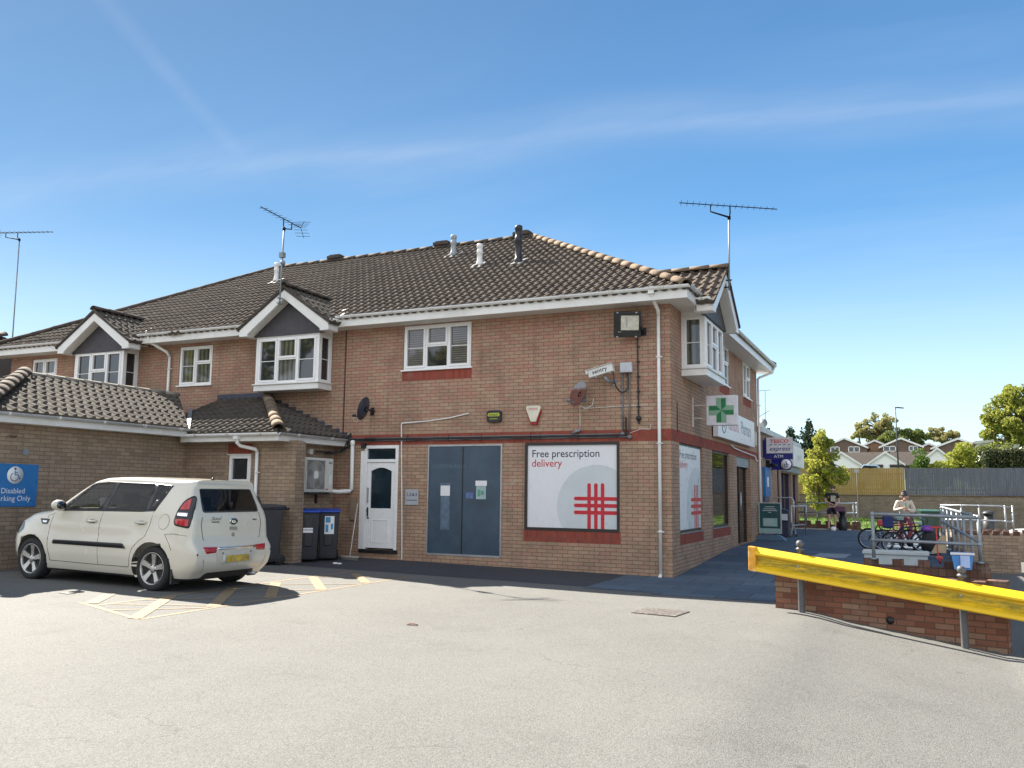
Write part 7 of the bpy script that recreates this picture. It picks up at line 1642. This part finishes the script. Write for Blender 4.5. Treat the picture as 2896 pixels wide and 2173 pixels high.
def conifer(lab, x, y, zb, zt, w_, seed):
    w_ *= 1.7
    rd = random.Random(seed); cl_ = []; n = 26
    for i in range(n):
        f = i/n; r = w_*(1-f)*.9+.12
        for k in range(max(1, int(3*(1-f))+1)): a = rd.uniform(0, 6.28); cl_.append(((x+math.cos(a)*r*.6, y+math.sin(a)*r*.6, zb+(zt-zb)*f), (r*.5+.15, r*.5+.15, .35)))
    tree('conifer', lab, (x, y, zb-1.5), cl_, 5500, .16, lf_dark, zt-zb+1.2, .16, seed, branches=False)
conifer('dark green conifer peaking just left of the yellow green tree', -4.3, 67, 3.6, 8.5, 1.4, 21); conifer('dark conifer left of the taller conifer', -5.9, 68, 3.6, 7.9, 1.3, 22); conifer('dark conifer behind the supermarket roof', -9.8, 66, 4.0, 8.6, 2.0, 23); conifer('dark bushy conifer between supermarket roof and tallest conifer', -7.9, 66.5, 4.0, 7.6, 1.4, 24)
tree('broad_tree', 'large rounded spring tree at the right edge beyond the hedge', (13.8, 75, 4.2), clumps_ellipsoid((13.8, 75, 8.7), (3.4, 3.0, 3.3), 130, .62, 31, lambda z: 1.0), 17000, .15, lf_mid if False else leafmat('olive_spring_leaves', (.15, .20, .035), (.23, .27, .045), (.36, .36, .08), .6), 4.6, .25, 32)
tree('broad_tree', 'airy pale tree with bare limbs standing behind the gable houses', (-.9, 151, 8.5), clumps_ellipsoid((-.9, 151, 13.8), (3.6, 2.6, 2.7), 75, .55, 41), 5200, .2, lf_pale, 5.5, .35, 42); tree('small_tree', 'thin pale tree left of the airy tree', (-4.0, 150, 8.5), clumps_ellipsoid((-4.0, 150, 12.6), (1.3, 1.2, 1.9), 12, .6, 43), 1300, .24, lf_pale, 5, .2, 44)
tree('small_tree', 'low dark tree above the second gable house', (4.9, 150, 8.5), clumps_ellipsoid((4.9, 150, 11.9), (2.6, 2, 1.2), 16, .8, 45), 2400, .26, lf_mid, 3, .2, 46); tree('small_tree', 'pale rounded tree left of the right hand gable house', (9.6, 150, 8.5), clumps_ellipsoid((9.4, 150, 12.3), (2.3, 2, 1.6), 40, .45, 47), 2600, .2, lf_pale, 3, .2, 48)
tree('small_tree', 'dark low tree mass behind the first gable house', (.9, 149, 8.5), clumps_ellipsoid((1.5, 149, 11.4), (3.2, 2, 1.0), 16, .9, 49), 2600, .28, lf_mid, 2.5, .2, 50)
def shrub(name, lab, clumps, n, ls, lm, seed, cat='shrub'):
    x, y, z = clumps[0][0]; return tree(name, lab, (x, y, 1.8), clumps, n, ls, lm, max(.4, z-1.9), .05, seed, cat, branches=False)
shrub('topiary_bush', 'clipped dark dome shaped bush above the fence joint', clumps_ellipsoid((4.65, 40, 3.2), (.40, .5, 1.0), 18, .42, 51), 5200, .06, leafmat('topiary_leaves', (.04, .08, .015), (.09, .16, .02), (.12, .20, .03), .3), 51)
shrub('golden_shrub', 'golden yellow shrub next to the clipped dome', clumps_ellipsoid((5.7, 40, 2.9), (.7, .6, .7), 18, .38, 53), 3600, .075, lf_yel, 53); shrub('golden_shrub', 'larger golden yellow shrub left of the dark hedge', clumps_ellipsoid((7.0, 40.5, 3.5), (.85, .6, 1.1), 24, .42, 54), 5200, .075, lf_yel, 54); shrub('green_shrub', 'deep green shrub between the golden shrub and dark hedge', clumps_ellipsoid((7.6, 40.2, 2.9), (.6, .5, .9), 14, .38, 55), 3000, .08, lf_mid, 55)
shrub('green_shrub', 'green shrub rising behind the dark hedge', clumps_ellipsoid((9.2, 42, 4.25), (1.6, .6, .45), 18, .4, 56), 4200, .09, lf_mid, 56)
hd = thing('hedge', 'square cut dark hedge above the grey fence', 'hedge', (9.6, 38, 1.8)); mb = MB(); rd = random.Random(9)
for _ in range(14000):
    a = rd.random()
    if a < .6: p = Vector((rd.uniform(7.95, 12.5), 37.5+rd.gauss(0, .04), rd.uniform(1.8, 4.12)))
    elif a < .85: p = Vector((rd.uniform(7.95, 12.5), rd.uniform(37.5, 38.6), 4.13+rd.gauss(0, .05)))
    else: p = Vector((7.95+rd.gauss(0, .05), rd.uniform(37.5, 38.6), rd.uniform(1.8, 4.12)))
    leaves(mb, p, (.05, .05, .05), 1, .07, rd)
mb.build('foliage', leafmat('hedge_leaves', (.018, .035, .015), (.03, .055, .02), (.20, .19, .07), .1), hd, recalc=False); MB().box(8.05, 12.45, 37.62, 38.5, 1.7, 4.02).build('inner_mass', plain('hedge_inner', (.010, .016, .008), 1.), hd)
# ------------------------------------------------------------------ houses on the hill
white_r = plain('white_render', (.78, .78, .76), .7, var=.03); brown_r = cellmat('brown_plain_tiles', [(0, (.050, .042, .036)), (.5, (.072, .058, .050)), (1, (.06, .052, .046))], (.04, .036, .03), .3, .32, .03, stain=.3); brown_b = plain('brown_wall_cladding', (.13, .085, .065), .8, var=.15, vscale=2); tan_b = plain('tan_wall_cladding', (.26, .15, .08), .8, var=.1)
def gable_house(lab, ax, y, az, hw, drop, wallm, wins=(), depth=9, zb=4, trim=True):
    h = thing('gable_house', lab, 'house', (ax, y, zb)); T = TA(y); ze = az-drop
    mb = MB(T); mb.prism([(ax-hw*.93, zb), (ax+hw*.93, zb), (ax+hw*.93, ze-.08), (ax, az-.22), (ax-hw*.93, ze-.08)], -depth+.2, 0); mb.build('wall', wallm, h)
    mb = MB(T)
    for s in (-1, 1):
        p = [(ax, az), (ax+s*hw, ze), (ax+s*hw, ze-.16), (ax, az-.18)]; mb.prism(p if s > 0 else p[::-1], -depth, .25)
    mb.build('roof', brown_r, h)
    mb = MB(T)
    for s in (-1, 1):
        p = [(ax, az-.01), (ax+s*hw, ze-.01), (ax+s*hw, ze-.27), (ax, az-.30)]; mb.prism(p if s > 0 else p[::-1], .251, .30)
    mb.build('bargeboard', upvc, h)
    for (x0, x1, z0, z1) in wins:
        mb = MB(T)
        for q in ((x0, x1, z0, z0+.1), (x0, x1, z1-.1, z1), (x0, x0+.1, z0, z1), (x1-.1, x1, z0, z1), ((x0+x1)/2-.05, (x0+x1)/2+.05, z0, z1)): mb.box(q[0], q[1], .001, .06, q[2], q[3])
        f = mb.build('window', upvc_blue, h); MB(T).box(x0+.08, x1-.08, .002, .02, z0+.08, z1-.08).build('pane', glass, f)
    return h
gable_house('brown gabled house right behind the yellow green tree', -4.7, 121, 10.3, 3.3, 1.5, brown_b, [(-4.2, -2.6, 8.0, 8.9), (-6.7, -5.4, 8.0, 8.9)])
gable_house('small orange brown gable between the two brown houses', -.7, 126, 10.2, 1.9, .95, tan_b); gable_house('brown gabled house left of the lamp post', 3.0, 121, 10.17, 3.0, 1.35, brown_b, [(.6, 2.3, 8.1, 8.9), (4.0, 5.2, 8.1, 8.9)])
gable_house('brown gabled house behind the golden shrubs', 10.45, 122, 10.05, 3.6, 1.45, brown_b)
gable_house('orange brown gable left of the golden shrubs', 6.7, 126, 9.6, 2.0, .9, tan_b)
gable_house('low white rendered gable hidden by the yellow green tree', -4.1, 105, 7.45, 2.5, 1.75, white_r, depth=5, zb=3.5); gable_house('low white rendered gable next to the lamp post', 1.2, 105.8, 7.45, 2.35, 1.7, white_r, depth=5, zb=3.5); gable_house('low white rendered gable half behind the golden shrubs', 7.3, 106, 7.9, 1.6, 1.4, white_r, depth=5, zb=3.5)
lr = thing('garage_roof', 'long low brown roof linking the white gables', 'roof', (0, 108, 4)); mb = MB(); 
for a, b in ((-4.0, .9), (1.7, 6.9)): mb.add([(a, 105.6, 5.6), (b, 105.6, 5.6), (b, 109.5, 7.5), (a, 109.5, 7.5), (a, 105.6, 5.3), (b, 105.6, 5.3), (b, 109.5, 5.3), (a, 109.5, 5.3)], [(0, 1, 2, 3), (4, 7, 6, 5), (0, 4, 5, 1), (1, 5, 6, 2), (2, 6, 7, 3), (3, 7, 4, 0)])
mb.build('tiles', brown_r, lr)
rg = gable_house('pale roofed house at the right edge behind the hedge', 15.2, 80, 7.6, 5.2, .5, white_r, depth=6, zb=4)
vn = thing('white_van', 'white van roof showing at the right edge above the hedge', 'van', (11.3, 45, 2)); mb = MB(); mb.prism([(10.3, 2.4), (12.6, 2.4), (12.6, 4.75), (10.55, 4.8), (10.35, 4.5), (10.15, 3.6), (9.7, 3.3), (9.7, 2.4)], 45, 46.9); mb.build('body', upvc, vn, bevel=.1); mb = MB(); mb.prism([(10.4, 3.7), (10.9, 3.7), (10.9, 4.35), (10.55, 4.35)], 44.99, 44.995); mb.build('window', glass, vn)
for s in (10.2, 12.1):
    mb = MB(); mb.lathe((s, 45.05, 2.4), [(.3, -.1), (.3, .1)], 1, 16); mb.build('wheel', rubber, vn)
bc = thing('blue_car', 'pale blue car roof peeping over the golden fence', 'car', (1.6, 42, 2.0)); mb = MB(); mb.prism([(.9, 2.3), (3.2, 2.3), (3.2, 2.95), (2.6, 3.1), (2.35, 3.52), (1.5, 3.55), (1.15, 3.1), (.9, 3.0)], 41.6, 43.2); mb.build('body', plain('pale_blue_paint', (.30, .42, .52), .25, coat=.5), bc, bevel=.06); mb = MB(); mb.prism([(1.25, 3.1), (2.4, 3.1), (2.25, 3.45), (1.5, 3.47)], 41.59, 41.595); mb.build('window', glass, bc)
for s in (1.3, 2.75):
    mb = MB(); mb.lathe((s, 41.7, 2.3), [(.28, -.1), (.28, .1)], 1, 16); mb.build('wheel', rubber, bc)
def lamp_post(lab, x, y, z0, z1, arm, r=.07, k=1.):
    t = thing('street_lamp', lab, 'street lamp', (x, y, z0)); MB().tube([(x, y, z0), (x-.05*k, y, z1)], [r, r*.6], 10).build('post', plain('lamp_green', (.035, .05, .055), .5) if 'lamp_green' not in MAT else MAT['lamp_green'], t); mb = MB(); mb.prism([(x-.08, z1-.02), (x+arm, z1-.09), (x+arm, z1-.01), (x+arm*.3, z1+.05), (x-.08, z1+.05)], y-.12, y+.12); mb.build('lantern', MAT['lamp_green'], t, bevel=.02)
lamp_post('dark green street lamp with flat lantern standing before the gable houses', 3.27, 60, 3.1, 8.78, .58); lamp_post('thin pale street lamp in front of the broad tree at right', 11.6, 76, 4, 7.9, .35, r=.045)
# small aerial and dish on the supermarket roof
r_ = thing('tv_antenna', 'thin aerial mast with dish on the supermarket roof', 'antenna', (-.3, 14, 3.65)); MB().tube([(-.3, 14, 3.6), (-.28, 14, 5.15)], .012, 6).build('mast', galv_dull, r_); mb = MB(); mb.tube([(-.5, 14, 5.17), (-.1, 14, 5.19)], .008, 5).tube([(-.49, 14, 4.28), (-.16, 14, 4.47)], .008, 5)
for i in range(6): mb.tube([(-.47+i*.06, 13.92, 4.29+i*.034), (-.47+i*.06, 14.08, 4.29+i*.034)], .004, 4)
mb.build('booms', blk, r_); mb = MB(); mb.lathe((-.38, 14, 4.05), [(.16, -.02), (.10, .01), (.02, .03)], 1, 16); mb.build('dish', galv_dull, r_)
# neighbour at far left, with its own aerial
nb = thing('neighbouring_house', 'tiled roof of the next building at the far left', 'building', (-26, 1.5, 0)); MB().box(-31, -21.2, -1.6, 5, -.2, 4.7).build('wall', brick_wing, nb)
tile_roof('roof_tiles', (-31.4, -2.0, 4.65), (1, 0, 0), (0, .894, .447), [(0, 0), (10.6, 0), (9.2, 3.9), (0, 3.9)], nb, tiles_wing, seed=71); deck('roof_deck', [(-31.4, -2, 4.65), (-20.8, -2, 4.65), (-22.2, 1.49, 6.39), (-31.4, 1.49, 6.39)], nb); deck('roof_slope', [(-31.4, 1.49, 6.39), (-22.2, 1.49, 6.39), (-20.8, 5.4, 4.65), (-31.4, 5.4, 4.65)], nb, tiles_wing); deck('roof_slope', [(-20.8, -2, 4.65), (-20.8, 5.4, 4.65), (-22.2, 1.49, 6.39)], nb, tiles_wing)
ridge(MB(), (-31.4, 1.5, 6.44), (-22.2, 1.5, 6.44), r=.12).build('ridge_tiles', ridge_dark, nb); ridge(MB(), (-20.8, -2, 4.72), (-22.2, 1.45, 6.44), r=.12).build('hip_tiles', ridge_dark, nb)
yagi('tall television aerial on the far left roof', (-21.80, 1.5, 6.0), (-21.86, 1.5, 9.62), (-23.1, 1.5, 9.95), (-20.55, 1.7, 9.74), 13, (0, 1, .1), blk, el=.17, extra=(.19, .40))
# trees across the car park and the street, seen in the panes
rd_ = random.Random(77)
for i, (x, y, h) in enumerate([(-38, -30, 15), (-26, -38, 13), (-15, -42, 15), (-5, -45, 12), (6, -44, 14), (17, -38, 13), (22, 12, 9), (27, 24, 10)]):
    tree('broad_tree', ['tree','tree','tree','tree','tree','tree','tree','tree'][i]+' '+['far left across the car park', 'left across the car park', 'tall and round across the car park', 'lower round crown across the car park', 'straight behind the viewer', 'right across the car park', 'on the far side of the street, nearer', 'on the far side of the street, farther'][i], (x, y, 0), clumps_ellipsoid((x, y, h*.62), (h*.36, h*.3, h*.36), 26, h*.12, 80+i), 4200, .30, lf_pale if i % 2 else lf_bright, h*.5, .3, 90+i)
# ------------------------------------------------------------------ white car on the lower street
wc = copy_tree(car); wc.name = 'white_car'; wc.location = (10.15, 19.2, -.43); wc.rotation_euler[2] = math.pi; wc.scale = (1, 1, .80)
wc['label'] = 'white car entering the right edge beside the toothed brick wall'; wc['category'] = 'car'
wp = plain('white_car_paint', (.68, .69, .70), .25, var=.02, coat=.5)
for c in list(wc.children):
    if c.name.startswith(('body', 'door_handle', 'door_mirror', 'fuel_flap')): 
        c.data = c.data.copy()
        for i in range(len(c.data.materials)):
            if c.data.materials[i] == paint: c.data.materials[i] = wp
    if c.name.startswith(('script_badge', 'badge', 'emblem', 'number_plate')):
        for g_ in list(c.children): bpy.data.objects.remove(g_)
        bpy.data.objects.remove(c)
